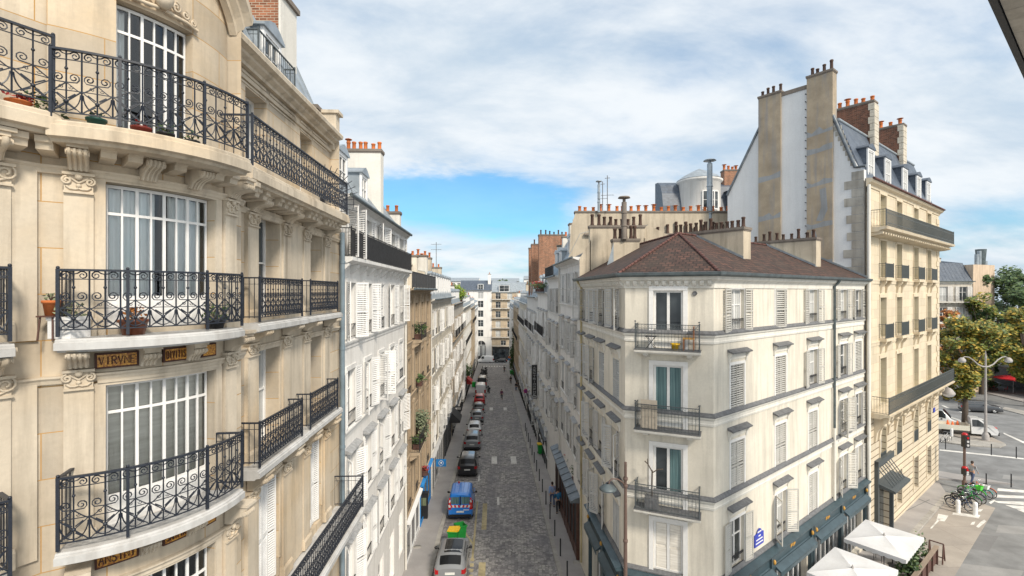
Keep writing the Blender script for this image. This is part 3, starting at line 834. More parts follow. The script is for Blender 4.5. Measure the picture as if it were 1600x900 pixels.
# modillions under the top balcony
for f_, us, pr in ((CF, [.1, .66, .92, 1.42, 1.98, 2.24, 2.8], .40), (LFx, [-2.2, -1.8, -1.4, -1.0, -.3], .40), (RF, [.3, .62, 1.3, 1.62, 1.95, 2.28, 2.95, 3.25, 3.52, 4.15, 4.45, 4.75, 5.08], .55)):
    for u in us:
        k = ('modi', pr)
        if k not in CACHE:
            q = MB(); q.sweep(UF, -.085, .085, [(0, 0), (pr*.86, .03), (pr*.9, .1), (pr, .12), (pr, .2), (0, .2)]); CACHE[k] = q.mesh('modillion', 'cream_trim')
        inst(CACHE[k], 'modillion', B1, f_, u, 0, 16.09)
# mosaic name panels between the consoles
def lettering(txt, f_, u0, u1, z0, z1, w, mat, parent, name='lettering', lean=0):
    """block letters as strokes laid just proud of a panel"""
    S = {'V': [[(0, 1), (.5, 0), (1, 1)]], 'I': [[(.5, 0), (.5, 1)]], 'R': [[(0, 0), (0, 1), (.8, 1), (.9, .75), (.8, .52), (0, .52)], [(.4, .52), (1, 0)]], 'N': [[(0, 0), (0, 1), (1, 0), (1, 1)]],
         'E': [[(1, 0), (0, 0), (0, 1), (1, 1)], [(0, .52), (.8, .52)]], 'D': [[(0, 0), (0, 1), (.6, 1), (1, .7), (1, .3), (.6, 0), (0, 0)]], 'T': [[(0, 1), (1, 1)], [(.5, 1), (.5, 0)]],
         'S': [[(1, .85), (.75, 1), (.25, 1), (.05, .8), (.2, .55), (.8, .45), (.95, .2), (.75, 0), (.25, 0), (0, .15)]], 'A': [[(0, 0), (.5, 1), (1, 0)], [(.2, .38), (.8, .38)]], 'H': [[(0, 0), (0, 1)], [(1, 0), (1, 1)], [(0, .5), (1, .5)]],
         'C': [[(1, .85), (.75, 1), (.25, 1), (0, .7), (0, .3), (.25, 0), (.75, 0), (1, .15)]], 'O': [[(.3, 0), (0, .3), (0, .7), (.3, 1), (.7, 1), (1, .7), (1, .3), (.7, 0), (.3, 0)]], 'M': [[(0, 0), (0, 1), (.5, .35), (1, 1), (1, 0)]], 'P': [[(0, 0), (0, 1), (.8, 1), (.95, .75), (.8, .48), (0, .48)]], ' ': []}
    m = MB(); n = len(txt); cw = (u1-u0)/n
    for i, ch in enumerate(txt):
        for st in S[ch]:
            pts = [f_.P(u0+cw*(i+.14+.72*x), w, z0+(z1-z0)*y) for x, y in st]
            m.tube(pts, (z1-z0)*.075, 4, 0, False, True, False)
    return m.build(name, mat, parent)
for txt, u0, u1, z0, z1 in (('VIRVNE', .565, 1.0, 13.235, 13.405), ('DIVITIS', 1.36, 1.66, 13.235, 13.405), ('ANSINI', .565, 1.0, 10.43, 10.62), ('SANVIR', 1.36, 1.66, 10.43, 10.62)):
    m = MB(); m.box(CF, u0-.025, u1+.025, .0, .05, z0-.025, z1+.025); pan = m.build('mosaic_panel', 'mosaic_dark', B1)
    m = MB(); m.box(CF, u0, u1, .05, .058, z0, z1); m.build('mosaic_field', 'mosaic_gold', pan)
    lettering(txt, CF, u0+.01, u1-.01, z0+.03, z1-.03, .062, 'mosaic_dark', pan)
for z0, z1 in ((13.235, 13.405), (10.43, 10.62)):
    m = MB(); m.box(CF, 1.92, 2.2, .0, .05, z0-.025, z1+.025); pan = m.build('mosaic_panel', 'mosaic_dark', B1); m = MB(); m.box(CF, 1.945, 2.175, .05, .058, z0, z1); m.build('mosaic_field', 'mosaic_gold', pan)
# curved bow windows: frame, glass, room behind, curtains or blinds
def bow_window(u0, u1, z0, z1, w, n, cover, apron=0, tr=.80, wide=2):
    m = MB(); t = .035
    us = [u0+(u1-u0)*i/n for i in range(n+1)]
    zt = z0+(z1-z0)*tr
    for i, u in enumerate(us):
        k = .021 if i % wide == 0 else .0125
        a, c = max(u0, u-k), min(u1, u+k); m.box(CF, a, c, w-.02, w+.016, z0+apron, z1)
    for zz, h in ((z0+apron, .05), (zt-.02, .04), (z1-.045, .045)): m.box(CF, u0+.01, u1-.01, w-.018, w+.012, zz, zz+h)
    if apron:
        m.box(CF, u0, u1, w-.04, w+.02, z0, z0+apron)
        for i in range(n):
            m.box(CF, us[i]+.06, us[i+1]-.06, w+.02, w+.032, z0+.07, z0+apron-.06)
    wd = m.build('window', 'frame_paint', B1)
    g = MB(); L = CF.us(u0+.02, u1-.02)
    g.grid([[CF.P(u, w-.01, zz) for u in L] for zz in (z0+apron+.02, z1-.02)]); g.build('pane', 'clear_glass', wd)
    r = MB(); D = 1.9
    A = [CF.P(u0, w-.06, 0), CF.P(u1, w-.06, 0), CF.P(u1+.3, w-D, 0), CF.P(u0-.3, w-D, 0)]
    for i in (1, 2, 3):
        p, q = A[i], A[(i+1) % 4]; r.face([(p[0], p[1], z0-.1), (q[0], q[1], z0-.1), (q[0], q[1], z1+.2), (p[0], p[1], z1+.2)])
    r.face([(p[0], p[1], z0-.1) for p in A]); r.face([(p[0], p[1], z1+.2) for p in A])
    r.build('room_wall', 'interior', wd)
    for kind, a, c in cover:
        q = MB(); rows = []; N = int((c-a)/.012)
        if kind == 'curtain':
            for zz in (z0+.05, z0+(z1-z0)*.5, z1-.04):
                sp = 1+.06*(zz-z0)
                rows.append([CF.P(a+(c-a)*i/N, w-.10+.026*math.sin(i*.62)+.014*math.sin(i*.23+a*9), zz) for i in range(N+1)])
            q.grid(rows, 0, True); q.build('curtain', 'curtain', wd)
        else:
            for zz in (z0+.03, z1-.03): rows.append([CF.P(u, w-.06, zz) for u in CF.us(a, c)])
            q.grid(rows, 0, True); q.build('blind', 'blind', wd)
bow_window(.68, 2.20, 13.76, 15.84, -.15, 8, [('curtain', .70, 1.34), ('curtain', 1.54, 2.16)], .42)
bow_window(.68, 2.20, 10.90, 12.96, -.15, 8, [('blind', .70, 2.19)], .40)
bow_window(.68, 2.20, 7.75, 10.04, -.15, 8, [], .0)
bow_window(.84, 2.00, 16.66, 18.60, -.40, 6, [('curtain', .84, .99)], .0)
m = MB(); m.box(CF, 1.33, 1.50, -.9, -.75, 13.8, 14.75); m.build('red_chair', 'red_cloth', B1) if False else None
# tall windows of the street face, each with folded white shutters
for a, c in ((1.30, 2.32), (4.2, 5.08)):
    for z0, h, w in ((16.64, 2.08, -.3), (13.72, 2.23, 0), (10.86, 2.16, 0), (7.65, 2.5, 0), (4.0, 2.6, 0)):
        a2, c2 = (a+.10, c+.06) if w else (a, c)
        window(B1, RF, (a2+c2)/2, z0, c2-a2, h, .36, (.55,), random.choice(['glass_dark', 'glass_curtain']), None, wall=w)
        half = (c2-a2)/2
        sm = shutter_mesh(half*.7, h-.06, 'shutter_paint', .055)
        closed = (z0 == 7.65 and a < 3) or (z0 == 7.65)
        s = inst(sm, 'shutter', B1, RF, a2+.03, w-.06, z0+.03); s.rotation_euler.z += (.62 if not closed else .12)
        s = inst(sm, 'shutter', B1, RF, a2+.03+half*.7*(.80 if not closed else .99), w-.06-(half*.7*.56 if not closed else .04), z0+.03); s.rotation_euler.z += (.35 if not closed else .1)
        if closed:
            s = inst(sm, 'shutter', B1, RF, c2-.03, w-.06, z0+.03); s.scale = (-1, 1, 1); s.rotation_euler.z -= .3
# upper cornice, arched over the bow
def cornice_prof(z): return [(-.30, z), (-.18, z), (-.16, z+.06), (-.05, z+.12), (-.03, z+.17), (.10, z+.21), (.12, z+.30), (.10, z+.34), (-.45, z+.36)]
b1_part('cornice', 'cream_trim', lambda m: (m.sweep(RF, -.02, RL+.05, cornice_prof(19.06)), m.sweep(RF, .3, RL, [(-.31, 18.83), (-.25, 18.83), (-.23, 18.9), (-.31, 18.92)])))
b1_part('cornice', 'cream_trim', lambda m: m.sweep(LFx, -4, 0, cornice_prof(19.06)))
def arch(m):
    U = CF.us(-.02, CF.L+.0); rows = []
    for u in U:
        t = (u-.0)/CF.L; lift = .95*math.sin(PI*t)**.8 if 0 < t < 1 else 0
        rows.append([CF.P(u, w+.10, z+lift) for w, z in cornice_prof(19.06)])
    m.grid(rows, 0, False, closed=True, uvs=lambda a, c: (a*.1, c*.1))
    m.face(rows[-1]); m.face(rows[0])
b1_part('cornice', 'cream_trim', arch)
for u0, u1 in ((.35, 1.0), (1.2, 2.3), (2.5, 4.0), (4.3, 5.0), (5.2, 6.4)):
    b1_part('frieze_panel', 'cream_trim', lambda m: (m.box(RF, u0, u1, -.302, -.275, 18.97, 19.03), m.box(RF, u0, u1, -.302, -.28, 18.76, 18.80)))
def cart(m):
    c = CF.P(1.43, -.12, 18.86); m.ball(c, .13, 8, 0, 1.2)
    for s in (-1, 1):
        for (uu, zz, r) in ((.22, 18.85, .09), (.38, 18.80, .075), (.52, 18.74, .06)):
            sp = spiral(0, 0, r, PI/2, 1.4, -s, 14); m.tube([CF.P(1.43+s*uu+x, -.17, zz+z) for x, z in sp], .022, 5)
        m.tube([CF.P(1.43+s*x, -.18, z) for x, z in ((.05, 18.72), (.2, 18.70), (.4, 18.70), (.62, 18.66))], .03, 5)
b1_part('carved_cartouche', 'cream_trim', cart)
# zinc mansard, roof rails, chimney, gable end
def roof(m):
    pr = [(-.3, 19.40), (-.38, 19.44), (-1.35, 21.6), (-3.6, 22.3), (-3.6, 19.4)]
    m.sweep(RF, -.2, RL, pr)
    for i in range(11):
        u = -.2+i*.68; m.tube([RF.P(u, w, z+.02) for w, z in pr[1:4]], .022, 4, 0, False, False, False)
    m.sweep(CF, 0, CF.L, [(-.35, 19.7), (-.5, 19.75), (-1.2, 21.6), (-1.6, 22.0), (-1.6, 19.7)])
    m.sweep(LFx, -4, 0, [(-.3, 19.40), (-.38, 19.44), (-1.2, 21.6), (-3, 22.2), (-3, 19.4)])
rf = b1_part('roof', 'zinc', roof)
def rr(m):
    rail_bars(m, CF, .9, CF.L, -.30, 19.98, 20.8, .12, .009, False); rail_bars(m, RF, 0, 1.5, -.42, 19.62, 20.55, .12, .009, False); rail_bars(m, RF, 2.6, 4.7, -.6, 19.85, 20.6, .12, .009, False)
    for u in (2.6, 4.7): end_rails(m, RF, u, -1.1, -.6, 19.85, 20.6)
b1_part('roof_railing', 'grey_iron', rr)
dormer(B1, RF, .75, -.55, 19.6, 1.0, 1.35, 'zinc', 'glass_dark'); dormer(B1, RF, 3.6, -.75, 19.75, 1.0, 1.2, 'zinc', 'glass_dark')
chF = Fr(-6.78, 14.0, -1, 0)
c = MB(); c.bx(-8.9, -6.80, 14.0, 15.0, 19.4, 22.95); c.bx(-6.80, -6.74, 13.98, 15.02, 19.4, 22.95, 1); c.bx(-9.0, -6.66, 13.9, 15.1, 22.95, 23.1, 2); ch = c.build('chimney', ['red_brick', 'chimney_white', 'chimney_cap'], B1)
for i in range(4):
    o = inst(pot_mesh(.42, .1, 'new'), 'chimney_pot', ch); o.location = Vector((-8.2+i*.4, 14.5, 23.09))-ROOT[B1.name]
chimney(B1, RF, RL-.5, RL-.08, -1.9, -.55, 18.9, 20.2, 'chimney_plaster', 1, 'new')
b1_part('gable_parapet', 'cream_trim', lambda m: (m.box(RF, RL-.12, RL+.12, -3, -.15, 18.9, 20.0), m.box(RF, RL-.18, RL+.18, -.75, -.05, 19.4, 20.05), m.box(RF, RL-.24, RL+.24, -.85, .05, 20.05, 20.15)))
b1_part('downpipe', 'pipe_paint', lambda m: (m.tube([RF.P(RL-.12, .14, ZB), RF.P(RL-.12, .14, 16.2)], .075, 10), [m.tube([RF.P(RL-.12, .14, z), RF.P(RL-.12, .14, z+.08)], .092, 10) for z in (3, 6, 9.2, 12.4, 15.2)]))
def spikes(m):
    c = RF.P(5.6, -.2, 17.0)
    for i in range(12):
        a = -.25+i*.17; m.tube([c, RF.P(5.6, -.2+math.cos(a)*1.15, 17.0+math.sin(a)*1.15)], .011, 4, 0, False, False, False)
    m.tube([RF.P(5.6, -.2+math.cos(-.25+i*.17)*1.0, 17.0+math.sin(-.25+i*.17)*1.0) for i in range(12)], .011, 4)
b1_part('spiked_guard', 'iron', spikes)

# flower pots and planters standing on its balconies
def plant_pot(name, label, f_, u, w, z, r, h, mat, leafm, n, lr, square=False, group=None, cat='flower pot', lh=None):
    c = Vector(f_.P(u, w, z)); t = thing(name, label, cat, c, 0, group)
    m = MB()
    if square:
        m.prism([(c.x+sx*r, c.y+sy*r) for sx, sy in ((-1, -1), (1, -1), (1, 1), (-1, 1))], z, z+h); m.prism([(c.x+sx*r*1.08, c.y+sy*r*1.08) for sx, sy in ((-1, -1), (1, -1), (1, 1), (-1, 1))], z+h*.86, z+h+.005)
    else: m.lathe(c, [(.001, 0), (r*.72, 0), (r*.95, h*.8), (r*1.08, h*.82), (r*1.1, h), (r*.9, h), (r*.85, h*.9), (.001, h*.88)], 14)
    m.build('pot', mat, t)
    if n:
        m = MB(); lh = lh or lr*1.3
        for i in range(n):
            a = random.uniform(0, 2*PI); q = random.random()**.6; zz = z+h*.9+random.random()*lh
            p = Vector((c.x+math.cos(a)*lr*q, c.y+math.sin(a)*lr*q, zz)); s = random.uniform(.02, .045)*(1+lr)
            d1 = Vector((random.gauss(0, 1), random.gauss(0, 1), random.gauss(0, .6))).normalized(); d2 = d1.orthogonal().normalized()
            m.face([p-d1*s, p+d2*s*.5, p+d1*s, p-d2*s*.5])
        for i in range(5):
            a = random.uniform(0, 2*PI); m.tube([(c.x, c.y, z+h*.85), (c.x+math.cos(a)*lr*.6, c.y+math.sin(a)*lr*.6, z+h+lh*.7)], .006, 4, 1)
        m.build('plant', [leafm, 'bark'], t)
    return t
plant_pot('planter', 'square white planter with wispy plants on the bowed middle balcony', CF, .30, .20, 13.68, .15, .28, 'white_paint', 'leaf_pale', 60, .16, True, None, 'planter')
plant_pot('flower_pot', 'terracotta pot raised in the corner of the bowed middle balcony', CF, .14, .18, 13.98, .10, .2, 'terracotta', 'leaf_pale', 20, .1)
m = MB(); c_ = CF.P(.14, .18, 0)
for sx, sy in ((-.1, -.1), (.1, -.1), (.1, .1), (-.1, .1)): m.tube([(c_[0]+sx, c_[1]+sy, 13.66), (c_[0]+sx*.8, c_[1]+sy*.8, 13.98)], .012, 5)
m.prism([(c_[0]+sx*.11, c_[1]+sy*.11) for sx, sy in ((-1, -1), (1, -1), (1, 1), (-1, 1))], 13.96, 13.98)
tag(m.build('plant_stand', 'brown_wood', None, (c_[0], c_[1], 13.66)), 'small dark stand under the terracotta pot on the bowed middle balcony', 'plant stand')
plant_pot('flower_pot', 'wide glazed brown bowl of dry plants by the rail of the bowed middle balcony', CF, .92, .24, 13.68, .18, .22, 'glazed_pot', 'leaf_orange', 60, .15)
plant_pot('flower_pot', 'dark pot of green plants at the right end of the bowed middle balcony', CF, 2.05, .2, 13.68, .14, .16, 'black_iron', 'leaf_green', 90, .2)
plant_pot('flower_pot', 'dark green pot left of the red one on the top bowed balcony', CF, .55, .24, 16.49, .11, .16, 'dark_green_pot', 'leaf_green', 20, .08)
plant_pot('flower_pot', 'red pot in the row of pots on the top bowed balcony', CF, 1.0, .24, 16.49, .12, .17, 'dark_red_pot', 'flower_red', 24, .09)
plant_pot('flower_pot', 'black pot just right of the red pot on the top bowed balcony', CF, 1.28, .24, 16.49, .11, .17, 'black_iron', 'leaf_green', 30, .12)
plant_pot('flower_pot', 'black pot farthest right on the top bowed balcony', CF, 1.62, .24, 16.49, .11, .16, 'black_iron', 'leaf_green', 30, .12)
plant_pot('flower_pot', 'low pot of dark spiky leaves where the two top balconies meet', CF, .10, .28, 16.49, .08, .1, 'black_iron', 'leaf_green', 80, .2)
plant_pot('flower_pot', 'low red flower pot with grass on the top balcony at the left edge', LFx, -.30, .36, 16.585, .12, .07, 'terracotta', 'flower_red', 40, .14, lh=.1)
# ================================================================ left side of the street
def LF_(y0): return Fr(SX(-5.05, y0), y0, -.038, 1)
def lin(L, n, m=1.1): return [m+(L-2*m)*i/(n-1) for i in range(n)]
OC = ['open', 'wide', 'closed', 'wide', 'wide', 'open']
L2 = 11.45; c2 = lin(L2, 5, 1.15)
fB2 = LF_(15.78)
W = dict
B2 = rowhouse('white_apartment_building', 'white plastered building with white louvred shutters next to the cream corner building', fB2, L2, c2,
    [W(z=15.42, sill=.06, w=.95, h=1.72, sh=['open', 'open', 'wide', 'ajar'], course=0, bal=[(-.05, L2, .42, 'canvas')]),
     W(z=12.55, w=.98, h=1.95, sh=OC, guard='low', pitch=.07, trim=1), W(z=9.5, w=.98, h=1.95, sh=OC+['ajar'], guard='low', hood=0, trim=1), W(z=6.5, w=.98, h=1.95, sh=OC, guard='low', hood=1, trim=1),
     W(z=3.45, w=.98, h=1.95, sh=['open', 'ajar', 'wide'], hood=1, guard='low', trim=1), W(z=-.6, sill=.6, w=1.1, h=2.3, sh=None, course=0)],
    17.5, 'white_plaster', 'white_trim', roofh=1.9, roofrun=1.5, cornice=.32, pipe=[L2-.12],
    chimneys=[(7.2, 7.75, -2.15, -.35, 17.5, 21.1, 'chimney_white', 6, W(pots='new', ph=.42)), (11.0, 11.45, -2.1, -.2, 17.5, 18.75, 'chimney_white', 4, W(pots='new', ph=.38))],
    dormers=[(2.2, -.62, 18.15, 1.1, 1.3), (5.2, -.62, 18.15, 1.0, 1.2)])
fB3 = LF_(27.25); L3 = 10.7
B3 = rowhouse('brown_stone_building', 'brown stone building with a dark glazed top balcony and plants on its ledges', fB3, L3, lin(L3, 4, 1.4),
    [W(z=11.25, w=1.0, h=2.2, pane=('glass_dark',), trim=1, bal=[(2.4, 4.6, .62, 'bar')]), W(z=8.0, w=1.0, h=2.2, pane=('glass_dark',), trim=1, guard='low'), W(z=4.55, w=1.0, h=2.3, pane=('glass_dark',), trim=1, bal=[(1.6, 4.9, .62, 'bar')]), W(z=1.2, w=1.0, h=2.2, pane=('glass_dark',), trim=1, guard='low')],
    14.45, 'brown_stone', 'brown_trim', roof=None, cornice=.5, shop=[(5.4, 10.6, 1.0, 'blue_paint', 0), (.2, 5.0, .95, 'white_paint', 0)])
m = MB(); m.box(fB3, 0, L3, .42, .445, 14.52, 15.38); m.box(fB3, 0, L3, .40, .46, 15.38, 15.43)
for i in range(9): m.box(fB3, L3*i/8-.02, L3*i/8+.02, .40, .46, 14.46, 15.38)
m.build('railing', 'canvas_dark', B3)
m = MB(); m.wall(fB3, 0, L3, 14.45, 16.3, [(u-.5, u+.5, 14.55, 16.0) for u in lin(L3, 4, 1.6)], -1.5, .15); m.box(fB3, 0, L3, -8, -1.75, 14.45, 16.3); m.box(fB3, 0, L3, -1.6, -1.2, 16.3, 16.42); m.build('attic', 'corner_plaster', B3)
for u in lin(L3, 4, 1.6): window(B3, fB3, u, 14.55, 1.0, 1.45, .12, wall=-1.5)
for u in (.25, 2.75, 5.35, 7.95, 10.45):
    for z0, z1 in ((11.4, 13.9), (8.2, 10.7), (4.75, 7.4), (1.4, 3.95)):
        m = MB(); m.box(fB3, u-.22, u+.22, -.01, .09, z0, z1); m.box(fB3, u-.27, u+.27, -.01, .13, z1, z1+.18); m.build('pilaster', 'brown_trim', B3)
chimney(B3, fB3, 9.9, 10.6, -2.3, -.9, 14.45, 17.1, 'corner_plaster', 0)
chimney(B3, fB3, 3.9, 4.6, -3.3, -2.2, 16.3, 17.2, 'chimney_white', 2, 'new')
fB4 = LF_(38.0); L4 = 19.0
B4 = rowhouse('cream_mansard_building', 'cream building with a pale zinc attic of tall window strips and red chimney pots', fB4, L4, lin(L4, 8, 1.6),
    [W(z=10.5, w=1.0, h=2.0, sh=OC, guard='low', trim=1), W(z=7.35, w=1.0, h=2.0, sh=OC, guard='low', trim=1), W(z=4.25, w=1.0, h=2.0, sh=OC, guard='low', trim=1), W(z=1.1, w=1.0, h=2.0, sh=OC, guard='low', trim=1)],
    13.65, 'pale_stone', 'corner_trim', roofh=2.2, roofrun=.45, cornice=.4, pipe=[.3],
    dormers=[(u, -.06, 13.75, 1.15, 1.95, 'zinc', 'glass_dark', 1.0, False) for u in lin(L4, 9, 1.2)],
    chimneys=[(.3, .9, -3.2, -.3, 13.6, 17.2, 'chimney_white', 6, W()), (3.2, 3.8, -2.6, -1.0, 15.6, 17.0, 'chimney_plaster', 5, W()), (7.5, 8.2, -4., -.9, 13.6, 17.5, 'chimney_plaster', 6, W()), (13.5, 14.2, -3.4, -.6, 13.6, 16.9, 'chimney_plaster', 5, W())],
    shop=[(1.0, 9.0, .75, 'light_grey', 0), (10, 18, .5, 'black_iron', 0)])
m = MB()
for i in range(34): m.box(fB4, .0, .55 if i % 2 else .38, -.01, .05, -2+i*.46, -2+i*.46+.43)
m.build('quoin', 'quoin_stone', B4)
def far_house(side, y0, y1, eave, wall, trim, label, name, levels_n, n, sh, chs, roofh=1.9, run=.6, dorm=True, bal=False, shopm='black_iron', sub=True):
    L = y1-y0
    fr = LF_(y0) if side < 0 else Fr(5.09-.039*y1, y1, .039, -1)
    gz = ground(fr.P(L/2, 0, 0)[0], (y0+y1)/2)
    fh = (eave-gz-.3-.8)/(levels_n+.25)
    lv = []
    for k in range(levels_n):
        z = eave-.6-fh*(k+1)+.1
        lv.append(W(z=z, w=1.05, h=min(2.1, fh-.9), sh=sh, guard='low' if y0 < 75 else None, trim=1 if y0 < 95 else 0, hood=1 if (side > 0 and y0 < 60) else 0, bal=[(.8, L-.8, .5, 'bar')] if (bal and k == bal-1) else ()))
    return rowhouse(name, label, fr, L, lin(L, n, 1.3), lv, eave, wall, trim, roofh=roofh, roofrun=run, cornice=.35, sub=sub,
        dormers=[(u, -.15, eave+.15, 1.1, 1.4) for u in lin(L, max(2, n-1), 2.)] if dorm else (), chimneys=chs, shop=[(1.0, L-1.0, gz+2.9, shopm, 0)])
far_house(-1, 57.1, 79, 12.7, 'grey_stone', 'brown_trim', 'grey stone building with a bright green shrub on its top ledge', 'grey_stone_building', 4, 9, OC, [(.3, .9, -4, -.8, 12.7, 15.6, 'chimney_plaster', 5, W()), (14, 14.7, -4, -.8, 12.7, 15.2, 'chimney_white', 4, W())], bal=1)
far_house(-1, 79.1, 104, 11.6, 'pale_stone', 'corner_trim', 'pale stone building farther down the left row behind the grey one', 'pale_stone_building', 5, 9, OC, [(1, 1.7, -4, -.5, 11.6, 14.6, 'chimney_plaster', 5, W()), (18, 18.7, -4, -.5, 11.6, 14.2, 'chimney_plaster', 4, W())], bal=2, sub=False)
far_house(-1, 104.1, 128, 10.6, 'tan_stone', 'brown_trim', 'tan stone building second from the far end of the left row', 'tan_stone_building', 5, 8, None, [(8, 8.8, -4, -.5, 10.6, 13.4, 'red_brick', 5, W())], bal=1, sub=False)
far_house(-1, 128.1, 152, 9.6, 'white_plaster', 'white_trim', 'white building last in the left row before the cross street', 'white_end_building', 5, 8, OC, [(8, 8.8, -4, -.5, 9.6, 12.4, 'chimney_white', 5, W())], sub=False)

# ================================================================ right side of the street
fR2 = Fr(5.09-.039*36.6, 36.6, .039, -1); LR2 = 8.5
R2 = rowhouse('white_narrow_building', 'narrow white building with grey shutters right behind the tiled corner building', fR2, LR2, [1.5, 4.2, 6.9],
    [W(z=13.4, w=1.0, h=1.95, sh=OC, guard='low', shm='shutter_grey'), W(z=10.2, w=1.0, h=1.95, sh=OC, guard='low', hood=1, shm='shutter_grey'), W(z=7.1, w=1.0, h=1.95, sh=OC, guard='low', hood=1, shm='shutter_grey'), W(z=4.0, w=1.0, h=1.95, sh=['open', 'closed', 'ajar'], hood=1, guard='low', shm='shutter_grey')],
    16.3, 'white_plaster', 'white_trim', roof='dark_zinc', gable='chimney_plaster', roofh=1.2, roofrun=2.4, cornice=.45, pipe=[.15], depth=8)
# its party wall toward the tiled roof, carrying old flues
fw = Fr(4.0, 28.05, 1, 0)
chimney(R2, fw, .55, 3.75, -.45, 0, 14.5, 18.15, 'chimney_plaster', 9, W and 'old', ph=.55)
m = MB(); m.face([fw.P(u, .0, z) for u, z in ((-.05, 14), (.6, 14), (.6, 17.3), (-.05, 16.2))]); m.face([fw.P(u, 0, z) for u, z in ((3.7, 14), (8, 14), (8, 17.0), (3.7, 17.4))]); m.build('gable', 'chimney_plaster', R2)
m = MB(); m.prism([(3.84, 28.2), (4.2, 28.2), (4.2, 37.8), (3.49, 37.8)], ground(3.6, 34)-.6, 1.88); so_ = m.build('shop_front', 'black_iron', R2)
m = MB()
for i in range(9):
    yy = 28.15+i*1.2; xx = 3.82-.0365*(yy-28.2); m.bx(xx-.05, xx+.06, yy, yy+.12, ground(xx, yy), 1.88)
    if i < 8: m.prism([(xx-.03, yy+.12), (xx+.05, yy+.12), (xx+.01, yy+1.2), (xx-.07, yy+1.2)], ground(xx, yy), ground(xx, yy)+.75)
m.bx(3.80, 3.92, 28.12, 28.2, ground(3.6, 28), 1.88); m.bx(4.05, 4.2, 28.12, 28.2, ground(4, 28), 1.88); m.bx(3.77, 4.2, 28.11, 28.19, 1.55, 1.88); m.bx(3.92, 4.05, 28.13, 28.2, ground(4, 28), .0)
m.build('shop_frame', 'shop_brown', so_)
m = MB()
m.face([(3.40, 28.05, 2.0), (3.02, 38, 2.0), (3.8, 38, 2.35), (4.2, 28.05, 2.35)]); m.face([(3.40, 28.05, 1.9), (3.02, 38, 1.9), (3.02, 38, 2.0), (3.40, 28.05, 2.0)]); m.face([(3.40, 28.05, 1.9), (4.2, 28.05, 1.9), (4.2, 28.05, 2.35), (3.40, 28.05, 2.0)])
for y in range(28, 38): m.tube([(3.39-.035*(y-28), y, 2.02), (4.15-.035*(y-28), y, 2.37)], .025, 4)
m.build('shop_canopy', 'dark_zinc', R2)
fR3 = Fr(5.09-.039*44.2, 44.2, .039, -1); LR3 = 7.55
R3 = rowhouse('white_dormer_building', 'white building with zinc dormers and a tall beige side wall lined with red pots', fR3, LR3, [1.3, 3.8, 6.3],
    [W(z=12.5, w=1.0, h=1.9, sh=OC, shm='shutter_grey', guard='low'), W(z=9.5, w=1.0, h=1.9, sh=OC, shm='shutter_grey', hood=1, guard='low'), W(z=6.5, w=1.0, h=1.9, sh=OC, shm='shutter_grey', hood=1, guard='low'), W(z=3.4, w=1.0, h=1.9, sh=OC, shm='shutter_grey', hood=1, guard='low')],
    15.5, 'white_plaster', 'white_trim', roof='zinc', gable='chimney_plaster', roofh=3.2, roofrun=1.6, cornice=.4, dormers=[(1.6, -.5, 16.0, 1.1, 1.6), (4.2, -.5, 16.0, 1.1, 1.6), (6.4, -.9, 16.6, 1.2, 1.9)],
    chimneys=[(3.4, 4.2, -3.4, -1.3, 15.5, 20.0, 'chimney_white', 3, W()), (.1, .8, -3.2, -1.2, 15.5, 19.3, 'chimney_white', 3, W())])
m = MB(); rail_bars(m, fR3, 0, LR3-1.5, .32, 15.5, 16.4, .1, .009, False); m.build('railing', 'black_iron', R3)
fpw = Fr(4.3, 36.75, 1, 0)
pw = chimney(R3, fpw, .55, 13.2, -.55, 0, 2, 20.45, 'chimney_plaster', 22, 'new', ph=.42, pr=.13)
m = MB()
for i in range(16):
    u = 1.8+i*.72+random.uniform(-.15, .15); o = inst(pot_mesh(random.choice([.5, .7, .9]), .11, 'old'), 'chimney_pot', pw); o.location = Vector(fpw.P(u, .14, 18.7))-ROOT[R3.name]
m.box(fpw, 1.2, 13.0, 0, .26, 18.55, 18.7); m.build('flue_ledge', 'chimney_cap', R3)
m = MB(); m.face([fpw.P(u, .01, z) for u, z in ((-.2, 12), (.56, 12), (.56, 20.3), (.2, 19.2))]); m.build('gable', 'chimney_plaster', R3)
def flue(p, x, y, z0, z1, r=.11, cowl=True, mat='zinc', name='metal_flue'):
    m = MB(); m.tube([(x, y, z0), (x, y, z1)], r, 10)
    for z in (z0+(z1-z0)*.35, z0+(z1-z0)*.7): m.tube([(x, y, z), (x, y, z+.05)], r*1.25, 10)
    if cowl: m.lathe((x, y, z1), [(r*.6, 0), (r*.6, .22), (r*2.4, .22), (r*2.0, .3), (.001, .34)], 12)
    return m.build(name, mat, p)
flue(R3, 15.2, 36.9, 18.2, 24.1, .2); flue(R3, 6.6, 36.5, 20.3, 22.4, .1)
far_house(1, 44.3, 55, 14.2, 'white_plaster', 'white_trim', 'white building with flower boxes along its top ledge in the right row', 'white_flowered_building', 4, 4, OC, [(9.9, 10.5, -3.4, -.9, 14.2, 18.6, 'chimney_white', 4, W())], bal=1)
R5 = far_house(1, 55.1, 72, 13.6, 'grey_white_plaster', 'white_trim', 'greyish white building below the big red brick chimney stacks', 'greyish_white_building', 4, 6, OC, [(11.2, 12.2, -3.9, -.6, 13.6, 21.4, 'red_brick', 6, W(pots='old', ph=.5)), (7.5, 8.3, -3.0, .0, 13.6, 20.6, 'red_brick', 3, W(pots='old', ph=.5)), (4., 4.8, -2.6, .1, 13.6, 20.4, 'red_brick', 3, W(pots='old', ph=.5))], bal=1)
